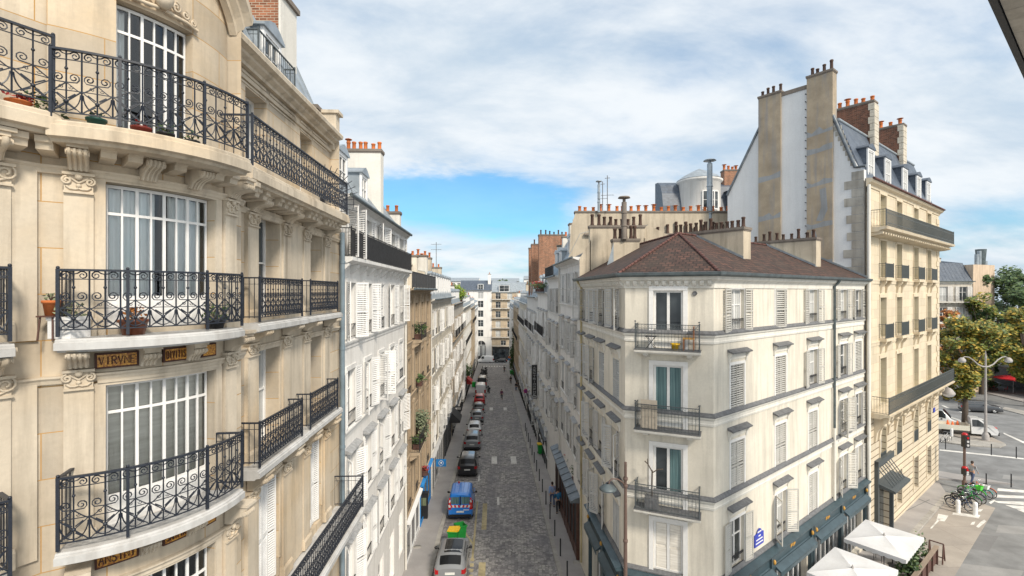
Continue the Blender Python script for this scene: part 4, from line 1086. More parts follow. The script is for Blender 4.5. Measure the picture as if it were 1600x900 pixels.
far_house(1, 72.1, 93, 12.4, 'pale_stone', 'corner_trim', 'pale stone building midway down the right row with an awning below', 'pale_stone_building', 5, 7, OC, [(9, 9.8, -3.5, -.6, 12.4, 15.6, 'chimney_plaster', 5, W())], sub=False, bal=1)
far_house(1, 93.1, 121, 11.0, 'tan_stone', 'brown_trim', 'tan building far down the right row with a green climbing plant', 'tan_stone_building', 5, 9, None, [(9, 9.8, -3.5, -.6, 11.0, 14, 'chimney_white', 5, W())], sub=False, bal=2)
far_house(1, 121.1, 150, 9.8, 'grey_white_plaster', 'white_trim', 'greyish white building last in the right row before the cross street', 'greyish_white_end_building', 5, 9, OC, [(9, 9.8, -3.5, -.6, 9.8, 12.6, 'chimney_plaster', 5, W())], sub=False)

# ================================================================ buildings closing the street
EY = 165.
fE1 = Fr(-18, EY, 1, 0)
E1 = rowhouse('white_arched_building', 'white building closing the street with a tall dark arched doorway', fE1, 11.0, [2.0, 7.2], [W(z=z, w=1.9, h=2.3, course=k == 4, guard=None) for k, z in enumerate((11.6, 8.6, 5.3, 2.0, -1.4))], 14.6, 'white_plaster', 'white_trim', roof='slate', roofh=2.8, roofrun=3.5, depth=10, sub=True, cornice=.4,
    chimneys=[(9.6, 10.6, -4.2, -2.6, 14.6, 20.3, 'white_plaster', 3, W())], dormers=[(7.2, -.4, 14.8, 2.0, 1.9)])
m = MB(); zg = ground(-9, EY)
pts = [(-1.5, zg), (1.5, zg), (1.5, -4.2)]+[(1.5*math.cos(a), -4.2+1.5*math.sin(a)) for a in [PI*i/10 for i in range(1, 10)]]+[(-1.5, -4.2)]
m.face([(-10.6+x, EY-.05, z) for x, z in pts]); d_ = m.build('door', 'black_iron', E1)
m = MB(); m.bx(-10.65, -10.55, EY-.1, EY-.05, zg, -2.7); m.bx(-12.1, -9.1, EY-.1, EY-.06, -4.3, -4.15)
for s in (-.8, .8): m.face([(-10.6+s-.45, EY-.06, zg+1.5), (-10.6+s+.45, EY-.06, zg+1.5), (-10.6+s+.45, EY-.06, -4.5), (-10.6+s-.45, EY-.06, -4.5)], None, 1)
m.build('door_leaf', ['white_paint', 'glass_curtain'], d_)
fE2 = Fr(-6.98, EY, 1, 0)
E2 = rowhouse('beige_balcony_building', 'beige building closing the street with four rows of long balconies over a dark shop', fE2, 8.6, [2.2, 6.2], [W(z=z, w=1.7, h=2.2, bal=[(.1, 8.5, .9, 'bar')] if k < 5 else (), course=0) for k, z in enumerate((11.5, 8.4, 5.1, 1.7, -1.5))]+[W(z=-4.4, w=1.8, h=1.7, cols=[4.0])], 14.0, 'tan_stone', 'corner_trim', roof='zinc', roofh=3.2, roofrun=3.2, depth=10, cornice=.3,
    dormers=[(4.3, .05, 14.05, 3.6, 2.3)], shop=[(.2, 8.4, -5.0, 'black_iron', 0)])
fE3 = Fr(1.65, EY, 1, 0)
rowhouse('pale_end_building', 'pale building closing the street behind the ends of the right row', fE3, 9, [2, 6], [W(z=z, w=1.6, h=2.2, course=0) for z in (10.4, 7.2, 4, .8, -2.4)], 14.2, 'pale_stone', 'corner_trim', roof='zinc', roofh=2.6, roofrun=3, depth=10, sub=False)
fE0 = Fr(-34, EY, 1, 0)
rowhouse('tan_side_building', 'tan building at the far cross street mostly behind the left row', fE0, 15.9, lin(15.9, 5, 2), [W(z=z, w=1.5, h=2.2, course=0) for z in (9.4, 6.2, 3, -.2, -3.4)], 13, 'tan_stone', 'brown_trim', roof='zinc', roofh=2, roofrun=3, depth=10, sub=False)
fars = [(-30, 230, 14, 19.0, 'white_plaster', 'white block with a flat roof on the far skyline left of the street'), (-12, 260, 16, 19.6, 'pale_stone', 'pale block on the far skyline above the street end'), (6, 240, 14, 20.2, 'white_plaster', 'white block on the far skyline right of the street end'), (20, 270, 22, 20.5, 'grey_stone', 'grey block on the far skyline behind the right row'), (-52, 250, 18, 20.0, 'tan_stone', 'tan block on the far skyline behind the left row')]
for x, y, L, e, mat, lab in fars:
    rowhouse('skyline_building', lab, Fr(x, y, 1, 0), L, lin(L, 5, 2), [W(z=e-3*k-2.6, w=1.4, h=1.7, course=0) for k in range(1, 5)]+[W(z=e-2.6, w=1.4, h=1.7, course=0)], e, mat, 'white_trim', roof='zinc', roofh=1.2, roofrun=2, depth=12, sub=False, cornice=.3, zbase=-12)

# ================================================================ tiled wedge building on the corner
fL = Fr(3.95, 28.0, .6, -8.7); LL = math.hypot(.6, 8.7)
fC = Fr(4.55, 19.3, 3.01, -1.3); LC = math.hypot(3.01, 1.3)
fG = Fr(7.56, 18.0, .7855, .6189); LG = 17.0
B5 = thing('tiled_corner_building', 'cream wedge-shaped corner building with a brown tiled roof and teal shop fronts', 'building', (11, 23, ground(11, 23)))
EAVE = 14.75; ZB5 = -1.8
lev = [(12.72, 1.66), (9.66, 1.74), (6.52, 1.84), (3.36, 1.92)]
gu = [1.8, 5.72, 9.36, 13.55, 16.0]; lu = [.8, 3.0, 4.95, 7.4]
WG, WL = 1.1, .98
b = MB()
b.wall(fG, 0, LG, ZB5, EAVE, [(u-WG/2, u+WG/2, z, z+h) for u in gu for z, h in lev]+[(.6, 8.6, -.8, 2.3, .5), (9.3, 16.6, -.8, 2.3, .5)], 0, .24)
b.wall(fL, 0, LL, ZB5, EAVE, [(u-WL/2, u+WL/2, z, z+h) for u in lu for z, h in lev]+[(3.2, 8.2, -1.3, 2.2, .5)], 0, .24)
doors = [(12.10, 14.33), (9.03, 11.42), (5.96, 8.25), (3.34, 5.32)]
b.wall(fC, 0, LC, ZB5, EAVE, [(1.1, 2.2, a, c) for a, c in doors]+[(.7, 2.6, -1.2, 2.3, .5)], 0, .2)
b.face([fL.P(0, 0, ZB5), fL.P(0, -7, ZB5), fL.P(0, -7, EAVE), fL.P(0, 0, EAVE)])
b.face([fL.P(0, -7, ZB5), fG.P(LG, -7, ZB5), fG.P(LG, -7, EAVE), fL.P(0, -7, EAVE)])
b.build('wall', 'corner_plaster', B5)
ALL = ((fL, 0, LL), (fC, 0, LC), (fG, 0, LG))
def mitred(name, mat, prof, closed=True, par=B5):
    """profile swept round the three street faces with mitred corners"""
    path = [(fL, 0), (fC, 0), (fG, 0), (fG, LG)]
    def P(i, w, z):
        if i == 0: return fL.P(0, w, z)
        if i == 3: return fG.P(LG, w, z)
        a, c = ((fL, fC), (fC, fG))[i-1]
        o = c.P(0, 0, z); nx, ny = a.n[0]+c.n[0], a.n[1]+c.n[1]; l = math.hypot(nx, ny); k = w/((nx*a.n[0]+ny*a.n[1])/l)
        return (o[0]+nx/l*k, o[1]+ny/l*k, z)
    m = MB(); n = len(prof)
    ln = [0, LL, LL+LC, LL+LC+LG]
    for i in range(3):
        for k in range(n):
            (w0, z0), (w1, z1) = prof[k], prof[(k+1) % n]
            m.face([P(i, w0, z0), P(i+1, w0, z0), P(i+1, w1, z1), P(i, w1, z1)], [(ln[i], z0+w0), (ln[i+1], z0+w0), (ln[i+1], z1+w1), (ln[i], z1+w1)])
    m.face([P(0, w, z) for w, z in prof]); m.face([P(3, w, z) for w, z in prof[::-1]])
    return m.build(name, mat, par), P
for z in (12.67, 9.57, 6.43, 3.28):
    mitred('string_course', 'corner_trim', [(-.02, z-.36), (.035, z-.36), (.045, z-.28), (.03, z-.26), (.03, z-.14), (.08, z-.1), (.10, z-.03), (-.02, z-.02)])
    mitred('ledge_flashing', 'slate_hood', [(-.02, z-.018), (.12, z-.02), (.12, z+.02), (.02, z+.13), (-.02, z+.13)])
_, MP = mitred('cornice', 'corner_trim', [(-.02, 14.42), (.04, 14.42), (.05, 14.6), (.12, 14.68), (.22, 14.74), (.26, 14.86), (-.02, 14.88)])
mitred('gutter', 'gutter_zinc', [(.26, 14.90), (.36, 14.86), (.43, 14.92), (.45, 15.02), (.40, 15.03), (.26, 14.99)])
for f_, L_ in ((fL, LL), (fC, LC)):
    n = int(L_/.27)
    for i in range(n):
        k = ('dent',)
        if k not in CACHE:
            q = MB(); q.sweep(UF, -.07, .07, [(0, 0), (.1, .03), (.16, .12), (.16, .2), (0, .2)]); CACHE[k] = q.mesh('modillion', 'corner_trim')
        inst(CACHE[k], 'modillion', B5, f_, L_*(i+.5)/n, .03, 14.50)
shG = {(0, 0): 'open', (0, 1): 'ajar2', (0, 2): 'open', (0, 3): 'open', (0, 4): 'open', (1, 0): 'closed', (1, 1): 'closed', (1, 2): 'open', (1, 3): 'open', (1, 4): 'closed', (2, 0): 'closed', (2, 1): 'closed', (2, 2): 'closed', (2, 3): 'wide', (2, 4): 'open', (3, 0): 'open', (3, 1): 'wide', (3, 2): 'closed', (3, 3): 'wide', (3, 4): 'open'}
def hood(f_, u, w, z):
    m = MB(); m.sweep(f_, u-w/2-.24, u+w/2+.24, [(-.02, z+.02), (.23, z-.05), (.25, z-.03), (.25, z+.0), (-.02, z+.12)]); m.build('window_hood', 'slate_hood', B5)
    m = MB()
    for s in (-1, 1):
        c = u+s*(w/2+.13); m.sweep(f_, c-.05, c+.05, [(-.02, z-.42), (.05, z-.42), (.07, z-.25), (.13, z-.15), (.18, z-.05), (-.02, z+.01)])
    m.sweep(f_, u-w/2-.10, u+w/2+.10, [(-.02, z-.30), (.03, z-.30), (.03, z-.1), (-.02, z-.1)])
    m.build('hood_bracket', 'corner_trim', B5)
for i, (z, h) in enumerate(lev):
    for j, u in enumerate(gu):
        sh = shG[(i, j)]
        window(B5, fG, u, z, WG, h, .2, (.62,), random.choice(['glass_dark', 'glass_curtain', 'glass_curtain']), None if sh == 'ajar2' else sh, 'shutter_warm', pitch=.09)
        if sh == 'ajar2':
            sm = shutter_mesh(WG/2+.02, h+.04, 'shutter_warm', .09)
            for s in (1, -1):
                o = inst(sm, 'shutter', B5, fG, u+s*(WG/2), .03, z-.02); o.scale = (1 if s < 0 else -1, 1, 1); o.rotation_euler.z += s*.28
        m = MB(); k = .09
        m.box(fG, u-WG/2-k, u-WG/2-.001, -.01, .022, z, z+h); m.box(fG, u+WG/2+.001, u+WG/2+k, -.01, .022, z, z+h); m.box(fG, u-WG/2-k, u+WG/2+k, -.01, .022, z+h+.001, z+h+.11)
        m.build('window_surround', 'frame_paint', B5)
        if sh != 'closed':
            g = MB(); rail_bars(g, fG, u-WG/2+.03, u+WG/2-.03, -.02, z, z+.48, .10, .007, True, False); g.build('window_guard', 'black_iron', B5)
        if i: hood(fG, u, WG, z+h+.52)
    for j, u in enumerate(lu):
        sh = ['wide', 'open', 'wide', 'wide', 'closed'][(i*2+j) % 5]
        if i == 1 and j == 3: sh = 'closed'
        window(B5, fL, u, z, WL, h, .2, (.62,), random.choice(['glass_dark', 'glass_curtain']), sh, 'shutter_grey', pitch=.08, solid=.0)
        if sh != 'closed':
            g = MB(); rail_bars(g, fL, u-WL/2+.03, u+WL/2-.03, -.02, z, z+.48, .10, .007, True, False); g.build('window_guard', 'black_iron', B5)
        if i: hood(fL, u, WL, z+h+.52)
# doors and balconies of the narrow chamfered face
panes = ['glass_dark', 'glass_teal', 'glass_dark', 'blind']
for i, (a, c) in enumerate(doors):
    o = window(B5, fC, 1.65, a, 1.1, c-a, .14, (.0,), panes[i], None, fw=.085, wall=0)
    if i < 3:
        m = MB(); m.box(fC, 1.1+.09, 2.2-.09, -.13, -.085, a+.03, a+.52); m.box(fC, 1.2, 1.6, -.085, -.07, a+.1, a+.45); m.box(fC, 1.72, 2.1, -.085, -.07, a+.1, a+.45); m.build('door_panel', 'frame_paint', B5)
    if i == 2: m = MB(); m.grid([[fC.P(1.72+.42*q/14, -.095-.008*math.sin(q*1.3), zz) for q in range(15)] for zz in (a+.5, c-.1)]); m.build('curtain', 'glass_teal', B5)
    if i == 3:
        m = MB()
        for s in (1.2, 1.72):
            m.box(fC, s, s+.38, -.108, -.098, a+.1, a+.95); m.box(fC, s, s+.38, -.108, -.098, a+1.05, c-.12)
        m.build('shutter', 'blind', B5)
    m = MB(); k = .17
    m.box(fC, 1.1-k, 1.099, -.01, .05, a-.05, c); m.box(fC, 2.201, 2.2+k, -.01, .05, a-.05, c); m.box(fC, 1.1-k, 2.2+k, -.01, .06, c+.001, c+k)
    m.build('door_surround', 'frame_paint', B5)
    if i < 3:
        zs = a-.05
        m = MB(); m.sweep(fC, .45, 2.85, [(-.02, zs-.14), (.60, zs-.14), (.62, zs-.1), (.70, zs-.08), (.72, zs), (-.02, zs+.012)])
        for u in (.85, 2.45): m.sweep(fC, u-.09, u+.09, [(-.02, zs-.36), (.1, zs-.34), (.5, zs-.22), (.52, zs-.141), (-.02, zs-.141)])
        sl = m.build('balcony', 'corner_trim', B5)
        m = MB(); m.box(fC, .44, 2.86, .02, .725, zs+.013, zs+.03); m.build('deck', 'slate_hood', sl)
        m = MB(); rail_bars(m, fC, .5, 2.8, .66, zs+.03, zs+1.0, .115, .008, True); end_rails(m, fC, .5, 0, .66, zs+.03, zs+1.0, 5); end_rails(m, fC, 2.8, 0, .66, zs+.03, zs+1.0, 5)
        for u in (.5, 2.8): m.ball(fC.P(u, .66, zs+1.1), .035, 6)
        m.build('railing', 'grey_iron', sl)
# tiled hipped roof
A = Vector((7.85, 22.6, 17.0)); LRp = Vector(fL.P(0, -3.4, 17.0)); RRp = Vector(fG.P(LG, -3.55, 17.0))
E0, E1_, E2_, E3_ = (Vector(MP(i, .34, 14.98)) for i in range(4))
m = MB()
def slope(pts, e0, e1):
    d = (e1-e0).normalized(); n = (pts[1]-pts[0]).cross(pts[2]-pts[0]).normalized(); t = n.cross(d)
    if t.z < 0: t = -t
    m.face(pts, [((p-e0).dot(d), (p-e0).dot(t)) for p in pts])
slope([E0, E1_, A, LRp], E0, E1_); slope([E1_, E2_, A], E1_, E2_); slope([E2_, E3_, RRp, A], E2_, E3_)
I_ = Vector((10.9, 27.2, 15.3)); LB = Vector(fL.P(0, -7, 15.0)); RB = Vector(fG.P(LG, -7, 15.0))
slope([LB, LRp, A, I_], LB, I_); slope([I_, A, RRp, RB], I_, RB)
rfo = m.build('roof', 'roof_tile', B5)
m = MB()
def ridge(p, q, n, lift=.03):
    for i in range(n):
        a = p.lerp(q, i/n)+Vector((0, 0, lift)); c = p.lerp(q, (i+.96)/n)+Vector((0, 0, lift))
        m.tube([a, c], [.065, .05], 7)
ridge(E1_, A, 22); ridge(E2_, A, 22); ridge(A, LRp, 14); ridge(A, RRp, 26)
m.build('ridge_tiles', 'ridge_tile', rfo)
ROOT[rfo.name] = ROOT[B5.name]
chimney(B5, fG, 4.75, 5.45, -5.0, -1.2, 14.8, 17.25, 'chimney_plaster', 14, 'old', ph=.5, along='w', pr=.085)
chimney(B5, fG, 12.6, 13.3, -5.0, -1.0, 14.8, 17.3, 'chimney_plaster', 10, 'old', ph=.48, along='w', pr=.085)
cF = Fr(5.0, 26.0, 1, 0)
ck = chimney(B5, cF, .5, 1.9, -.6, 0, 15.0, 17.15, 'chimney_plaster', 5, 'old', ph=.6)
flue(B5, 6.05, 25.9, 17.1, 19.1, .14, True, 'chimney_cap')
m = MB(); m.face([cF.P(u, .01, z) for u, z in ((.0, 15.2), (.5, 15.2), (.5, 16.9))]); m.build('flashing', 'zinc', B5)
def flash(fr, u, w0, w1, wd=.2):
    m = MB(); zr = lambda w: 14.98+(.34-w)*(17.0-14.98)/(3.55+.34)+.03
    pts = [(u, w0), (u+wd, w0), (u+wd, w1), (u, w1)]
    m.face([fr.P(a, w_, zr(w_)) for a, w_ in pts]); m.face([fr.P(u, w0, zr(w0)), fr.P(u, w1, zr(w1)), fr.P(u, w1, zr(w1)+.12), fr.P(u, w0, zr(w0)+.12)])
    m.build('flashing', 'zinc', B5)
flash(fG, 4.55, -1.1, -3.5); flash(fG, 12.2, -.9, -3.5, .38); flash(fG, 16.8, .2, -3.5, .2)
m = MB(); m.tube([fG.P(11.9, .40, 14.95), fG.P(11.9, .3, 14.75), fG.P(11.9, .12, 14.55), fG.P(11.9, .12, 7.1)], .065, 8); m.build('downpipe', 'gutter_zinc', B5)
m = MB(); m.tube([fG.P(11.9, .12, 7.1), fG.P(11.9, .12, 3.3)], .07, 8); m.build('downpipe', 'corner_trim', B5)
m = MB(); m.tube([fL.P(.9, .35, 14.9), fL.P(.9, .11, 14.5), fL.P(.9, .11, -1)], .055, 8); m.build('downpipe', 'yellow_paint', B5)
m = MB(); c_ = fC.P(2.62, 0, 14.2); m.lathe((0, 0, 0), [(.001, 0)], 3) if False else None
f2_ = [fC.P(2.62+.075*math.cos(a), .03, 14.22+.075*math.sin(a)) for a in [2*PI*i/10 for i in range(10)]]; m.face(f2_); m.tube(f2_, .018, 5, 0, True); m.build('wall_vent', 'slate_hood', B5)
# teal shop fronts
def shopfront(f_, u0, u1, n, zg):
    m = MB(); m.box(f_, u0, u1, .0, .10, 2.3, 3.02); m.sweep(f_, u0-.05, u1+.05, [(0, 3.02), (.34, 3.02), (.38, 3.08), (.40, 3.14), (.05, 3.26), (0, 3.26)]); m.sweep(f_, u0, u1, [(.10, 2.32), (.14, 2.30), (.14, 2.38), (.10, 2.42)])
    for i in range(n+1):
        u = u0+(u1-u0)*i/n; m.box(f_, max(u0, u-.16), min(u1, u+.16), .0, .16, zg, 2.30); m.box(f_, max(u0, u-.2), min(u1, u+.2), .0, .2, 2.3, 3.0)
    s = m.build('shop_front', 'teal_front', B5)
    g = MB()
    for i in range(n):
        a, c = u0+(u1-u0)*i/n+.16, u0+(u1-u0)*(i+1)/n-.16
        k = max(2, int((c-a)/.55))
        for j in range(k+1):
            x = a+(c-a)*j/k; g.box(f_, x-.03, x+.03, -.28, -.2, zg, 2.3)
        g.face([f_.P(a, -.25, zg), f_.P(c, -.25, zg), f_.P(c, -.25, 2.3), f_.P(a, -.25, 2.3)], None, 1)
        w_ = MB(); w_.sweep(f_, a, c, [(.16, 2.28), (.42, 2.16), (.44, 2.22), (.18, 2.40)]); w_.box(f_, a, c, .40, .43, 2.0, 2.16); w_.build('awning', 'teal_front', s)
    g.build('shop_window', ['white_paint', 'glass_dark'], s)
    e_ = MB()
    for i in range(n+1):
        u = min(u1-.2, max(u0+.2, u0+(u1-u0)*i/n)); e_.ball(f_.P(u, .22, 2.62), .07, 6, 0, 1.6)
    e_.build('emblem', 'gold', s)
    for i in range(n):
        u = u0+(u1-u0)*(i+.5)/n; q = MB()
        for k in range(3): q.tube([f_.P(u-.25+x*.5, .112, 2.55+.2*z) for x, z in ((0, .2+.3*k), (.3, .5+.2*k), (.6, .1+.3*k), (1, .5+.1*k))], .016, 4)
        q.build('sign_lettering', 'gold', s)
shopfront(fG, .3, 8.9, 2, -1.2); shopfront(fG, 9.0, 16.9, 2, -1.2); shopfront(fL, 2.9, LL-.1, 2, -1.7); shopfront(fC, .1, LC-.1, 1, -1.6)

# ================================================================ tall stone-fronted building with the bare gable
fH = Fr(20.92+.15*.6189, 28.53-.15*.7855, .7855, .6189); LH = 18.0
fGw = Fr(20.92-.619*8.4, 28.53+.7855*8.4, .6189, -.7855)
B6 = thing('tall_stone_building', 'tall golden stone building with slate mansard and a bare white gable striped by brown flues', 'building', (26, 36, ground(26, 36)))
hu = [3.07, 6.6, 10.9, 14.75]; WH = 1.25
hl = [(18.3, 2.05), (15.18, 2.3), (11.4, 2.5), (7.2, 2.9), (3.3, 2.5), (-.2, 2.4)]
b = MB(); b.wall(fH, 0, LH, 7.0, 20.9, [(u-WH/2, u+WH/2, z, z+h) for u in hu for z, h in hl if z > 7], 0, .32)
p0, p1 = fH.P(LH, 0, 0), fH.P(LH-1, -9, 0)
b.face([(p0[0], p0[1], -2), (p1[0], p1[1], -2), (p1[0], p1[1], 20.9), (p0[0], p0[1], 20.9)])
b.build('wall', 'gold_stone', B6)
b = MB(); b.wall(fH, 0, LH, -2.0, 7.0, [(u-WH/2, u+WH/2, z, z+h) for u in hu for z, h in hl if z < 7 and not (z < 1 and u < 4)]+[(1.6, 4.4, -1.3, 2.2, .5)], 0, .32)
b.build('base_wall', 'rusticated_stone', B6)
# gable
gp = [(0, -2), (0, 21.55), (.3, 21.7), (1.66, 24.95), (1.66, 27.5), (6.05, 27.3), (6.05, 25.6), (8.34, 21.3), (8.34, -2)]
m = MB(); m.face([fGw.P(8.4-t, 0, z) for t, z in gp]); m.face([fGw.P(8.4-t, -.4, z) for t, z in gp][::-1])
for k in range(len(gp)):
    (t0, z0), (t1, z1) = gp[k], gp[(k+1) % len(gp)]; m.face([fGw.P(8.4-t0, 0, z0), fGw.P(8.4-t0, -.4, z0), fGw.P(8.4-t1, -.4, z1), fGw.P(8.4-t1, 0, z1)])
gab = m.build('gable_wall', 'gable_plaster', B6)
for t0, t1, zt, npt in ((1.58, 3.04, 28.1, 4), (4.62, 6.08, 27.75, 4)):
    chimney(B6, fGw, 8.4-t1, 8.4-t0, -.55, .14, 10, zt, 'flue_plaster', npt, 'old', ph=.55, pr=.1)
    for z in ((24.2, 23.0, 20.9, 18.2, 15.6) if t0 < 3 else (21.6, 18.9, 16.4)):
        m = MB(); zz = z+random.uniform(-.2, .2); q0, q1 = random.uniform(-.12, .12), random.uniform(-.15, .15); m.face([fGw.P(8.4-t1, .143, zz), fGw.P(8.4-t0, .143, zz+.2), fGw.P(8.4-t0, .143, zz+.50+q0), fGw.P(8.4-t0-.5, .143, zz+.40-q1), fGw.P((16.8-t0-t1)/2, .143, zz+.46+q1), fGw.P(8.4-t1+.3, .143, zz+.30+q0), fGw.P(8.4-t1, .143, zz+.40)]); m.build('render_patch', 'flue_patch', gab)
    if t0 < 3:
        for pp in (((2.5, 18.75), (2.15, 18.7), (1.85, 19.4), (1.95, 20.8), (2.3, 20.7), (2.2, 19.6)), ((2.75, 16.1), (2.45, 16.1), (2.3, 17.2), (2.55, 18.15), (2.8, 18.1), (2.6, 17.2))):
            m = MB(); m.face([fGw.P(8.4-t, .1425, z) for t, z in pp]); m.build('render_patch', 'flue_patch', gab)
m = MB()
for i in range(24): m.tube([fGw.P(8.4-3.12, .02, 15.5+i*.5), fGw.P(8.4-3.12, .17, 15.5+i*.5)], .03, 4)
m.build('iron_rung', 'black_iron', gab)
m = MB()
for i in range(26):
    t1 = .62 if i % 2 else random.uniform(.75, 1.25); z = 8+i*.52
    m.box(fGw, 8.4-t1, 8.4, -.02, .035, z, z+.49)
m.build('quoin', 'quoin_stone', gab); m = MB()
for i in range(8): m.box(fGw, 8.4-(1.6-.13*i), 8.4-(1.05-.10*i)-.1, -.02, .03, 24.2-i*.33, 24.2-i*.33+.28)
m.build('quoin', 'quoin_stone', gab)
m = MB(); m.box(fGw, 8.4-6.05, 8.4-1.66, -.5, .06, 27.35, 27.6); m.build('coping', 'chimney_cap', gab)
m = MB(); m.tube([fGw.P(8.4-t, .05, z) for t, z in ((1.60, 25.2), (.42, 21.75), (-.1, 21.72))], .10, 6); m.tube([fGw.P(8.4-t, .05, z) for t, z in ((6.05, 25.65), (8.36, 21.3))], .08, 6); m.build('flashing', 'dark_zinc', gab)
m = MB()
m.box(fGw, 8.4-7.6, 8.4-6.9, 0, .10, 12, 18.6); m.build('wall_patch', 'corner_plaster', gab)
# quoins on the front
for sd_ in (0, 1):
    m = MB()
    for i in range(30):
        if sd_: m.box(fH, LH-(.85 if i % 2 else .6), LH+.03, -.01, .05, 7.3+i*.43, 7.3+i*.43+.40)
        else: m.box(fH, -.03, .75 if i % 2 else .55, -.01, .05, 7.3+i*.43, 7.3+i*.43+.40)
    m.build('quoin', 'gold_trim', B6)
for z, w in ((18.1, 0), (15.0, .07), (11.2, .07), (7.0, 0)):
    if w: m = MB(); m.sweep(fH, 0, LH, [(-.02, z-.25), (.04, z-.25), (.05, z-.1), (w, z-.05), (w, z+.02), (-.02, z+.04)]); m.build('string_course', 'gold_trim', B6)
m = MB(); m.sweep(fH, -.1, LH+.15, [(-.02, 20.5), (.05, 20.5), (.08, 20.65), (.25, 20.75), (.32, 20.85), (.32, 20.95), (-.02, 21.0)]); m.build('cornice', 'gold_trim', B6)
m = MB(); m.tube([fH.P(-.1, .36, 20.95), fH.P(LH+.1, .36, 20.95)], .07, 7); m.build('gutter', 'ridge_tile', B6)
for (z, h) in hl:
    for u in hu:
        if z < 1 and u < 4: continue
        window(B6, fH, u, z, WH, h, .30, (.7,), 'glass_blind' if z > 3 else 'glass_dark', None, frame='glass_blind' if z > 6 else 'frame_paint')
        m = MB(); k = .14
        m.box(fH, u-WH/2-k, u-WH/2-.001, -.01, .04, z, z+h); m.box(fH, u+WH/2+.001, u+WH/2+k, -.01, .04, z, z+h); m.box(fH, u-WH/2-k, u+WH/2+k, -.01, .055, z+h+.001, z+h+.2)
        m.build('window_surround', 'gold_trim', B6)
        if 11 < z < 16:
            m = MB(); m.box(fH, u-WH/2-.25, u+WH/2+.25, -.02, .40, z-.22, z-.05)
            for s in (-1, 1): m.sweep(fH, u+s*.55-.1, u+s*.55+.1, [(-.02, z-1.0), (.08, z-.95), (.14, z-.6), (.32, z-.36), (.34, z-.221), (-.02, z-.221)])
            bo = m.build('balcony', 'gold_trim', B6)
            m = MB(); rail_bars(m, fH, u-WH/2-.2, u+WH/2+.2, .35, z-.05, z+.85, .09, .012, False); end_rails(m, fH, u-WH/2-.2, 0, .35, z-.05, z+.85, 2); m.build('railing', 'grey_iron', bo)
        if z == 3.3:
            m = MB(); rail_bars(m, fH, u-WH/2+.02, u+WH/2-.02, .03, z, z+.85, .09, .012, False, False); m.build('window_guard', 'grey_iron', B6)
for z, pr, u0 in ((18.1, .95, .15), (7.0, .95, .7)):
    m = MB(); m.sweep(fH, u0, LH+.5, [(-.02, z-.32), (pr*.55, z-.3), (pr*.65, z-.2), (pr-.05, z-.16), (pr, z-.02), (-.02, z)])
    if z > 10:
        for i in range(36): u = u0+.2+(LH-u0)*i/35; m.sweep(fH, u-.11, u+.11, [(-.02, z-.52), (.3, z-.5), (pr*.75, z-.42), (pr*.75, z-.30), (-.02, z-.30)])
    so2 = m.build('balcony', 'gold_trim', B6)
    m = MB(); rail_bars(m, fH, u0+.05, LH+.4, pr-.08, z, z+1.0, .13, .013, False); m.box(fH, u0+.05, LH+.4, pr-.09, pr-.07, z+.2, z+.23); m.box(fH, u0+.05, LH+.4, pr-.09, pr-.07, z+.78, z+.81); end_rails(m, fH, u0+.05, 0, pr-.08, z, z+1.0, 6); end_rails(m, fH, LH+.4, 0, pr-.08, z, z+1.0, 6)
    m.build('railing', 'grey_iron', so2)
    
    if z < 10:
        for u in [1.4]+[q+s*.95 for q in hu for s in (-1, 1)]:
            m = MB(); m.sweep(fH, u-.16, u+.16, [(-.02, z-1.9), (.10, z-1.85), (.16, z-1.3), (.35, z-.9), (.7, z-.55), (.78, z-.32), (-.02, z-.32)]); m.ball(fH.P(u, .45, z-.75), .17, 6); m.build('console', 'gold_trim', B6)
m = MB()
mp = [(0, 20.98), (-.15, 21.05), (-1.55, 24.9), (-4.2, 25.9), (-7.9, 21.2), (-7.9, 20.9)]
m.sweep(fH, .2, LH-.3, mp); m.build('roof', 'slate', B6)
m = MB()
m.tube([fH.P(.2, -1.55, 24.95), fH.P(LH-.3, -1.55, 24.95)], .1, 6); m.build('roof_seam', 'zinc', B6)
for u in (2.0, 5.5, 9.6, 13.4, 16.4): dormer(B6, fH, u, -.35, 21.15, 1.25, 2.0, 'slate', 'glass_curtain', 1.5)
chimney(B6, fH, 5.6, 6.4, -3.5, -1.15, 22.5, 27.4, 'dark_brick', 5, 'new', side=None, ph=.5, pr=.13); chimney(B6, fH, 12.6, 13.4, -3.4, -1.1, 22.5, 27.3, 'dark_brick', 4, 'new', ph=.5, pr=.13)
for u in (5.55, 12.55):
    m = MB()
    for i in range(10): m.box(fH, u-.02, u+.92, -1.45 if i % 2 else -1.35, -1.08, 22.5+i*.47, 22.5+i*.47+.44)
    m.build('quoin', 'pale_stone', B6)
m = MB(); m.tube([fH.P(-.02, .10, 20.6), fH.P(-.02, .10, -1)], .09, 8); m.build('downpipe', 'corner_trim', B6)
m = MB(); f_ = fH
m.box(f_, 1.35, 1.6, 0, .2, -1.5, 3.9); m.box(f_, 4.4, 4.6, 0, .2, -1.5, 2.4); m.box(f_, 1.35, 4.6, 0, .22, 3.6, 3.95); m.sweep(f_, 1.5, 4.8, [(.0, 2.4), (1.0, 2.2), (1.0, 2.35), (0, 2.62)])
for i in range(7): m.tube([f_.P(1.7+i*.45, .05, 3.5), f_.P(1.9+i*.42, .8, 2.45)], .03, 5)
pc = m.build('entrance_porch', 'grey_iron', B6)
m = MB(); m.face([f_.P(1.6, -.3, -1.3), f_.P(4.4, -.3, -1.3), f_.P(4.4, -.3, 2.2), f_.P(1.6, -.3, 2.2)]); m.build('door', 'glass_dark', pc)
m = MB(); m.box(f_, 2.9, 3.1, -.29, -.2, -1.3, 2.2); m.build('door_frame', 'light_grey', pc)
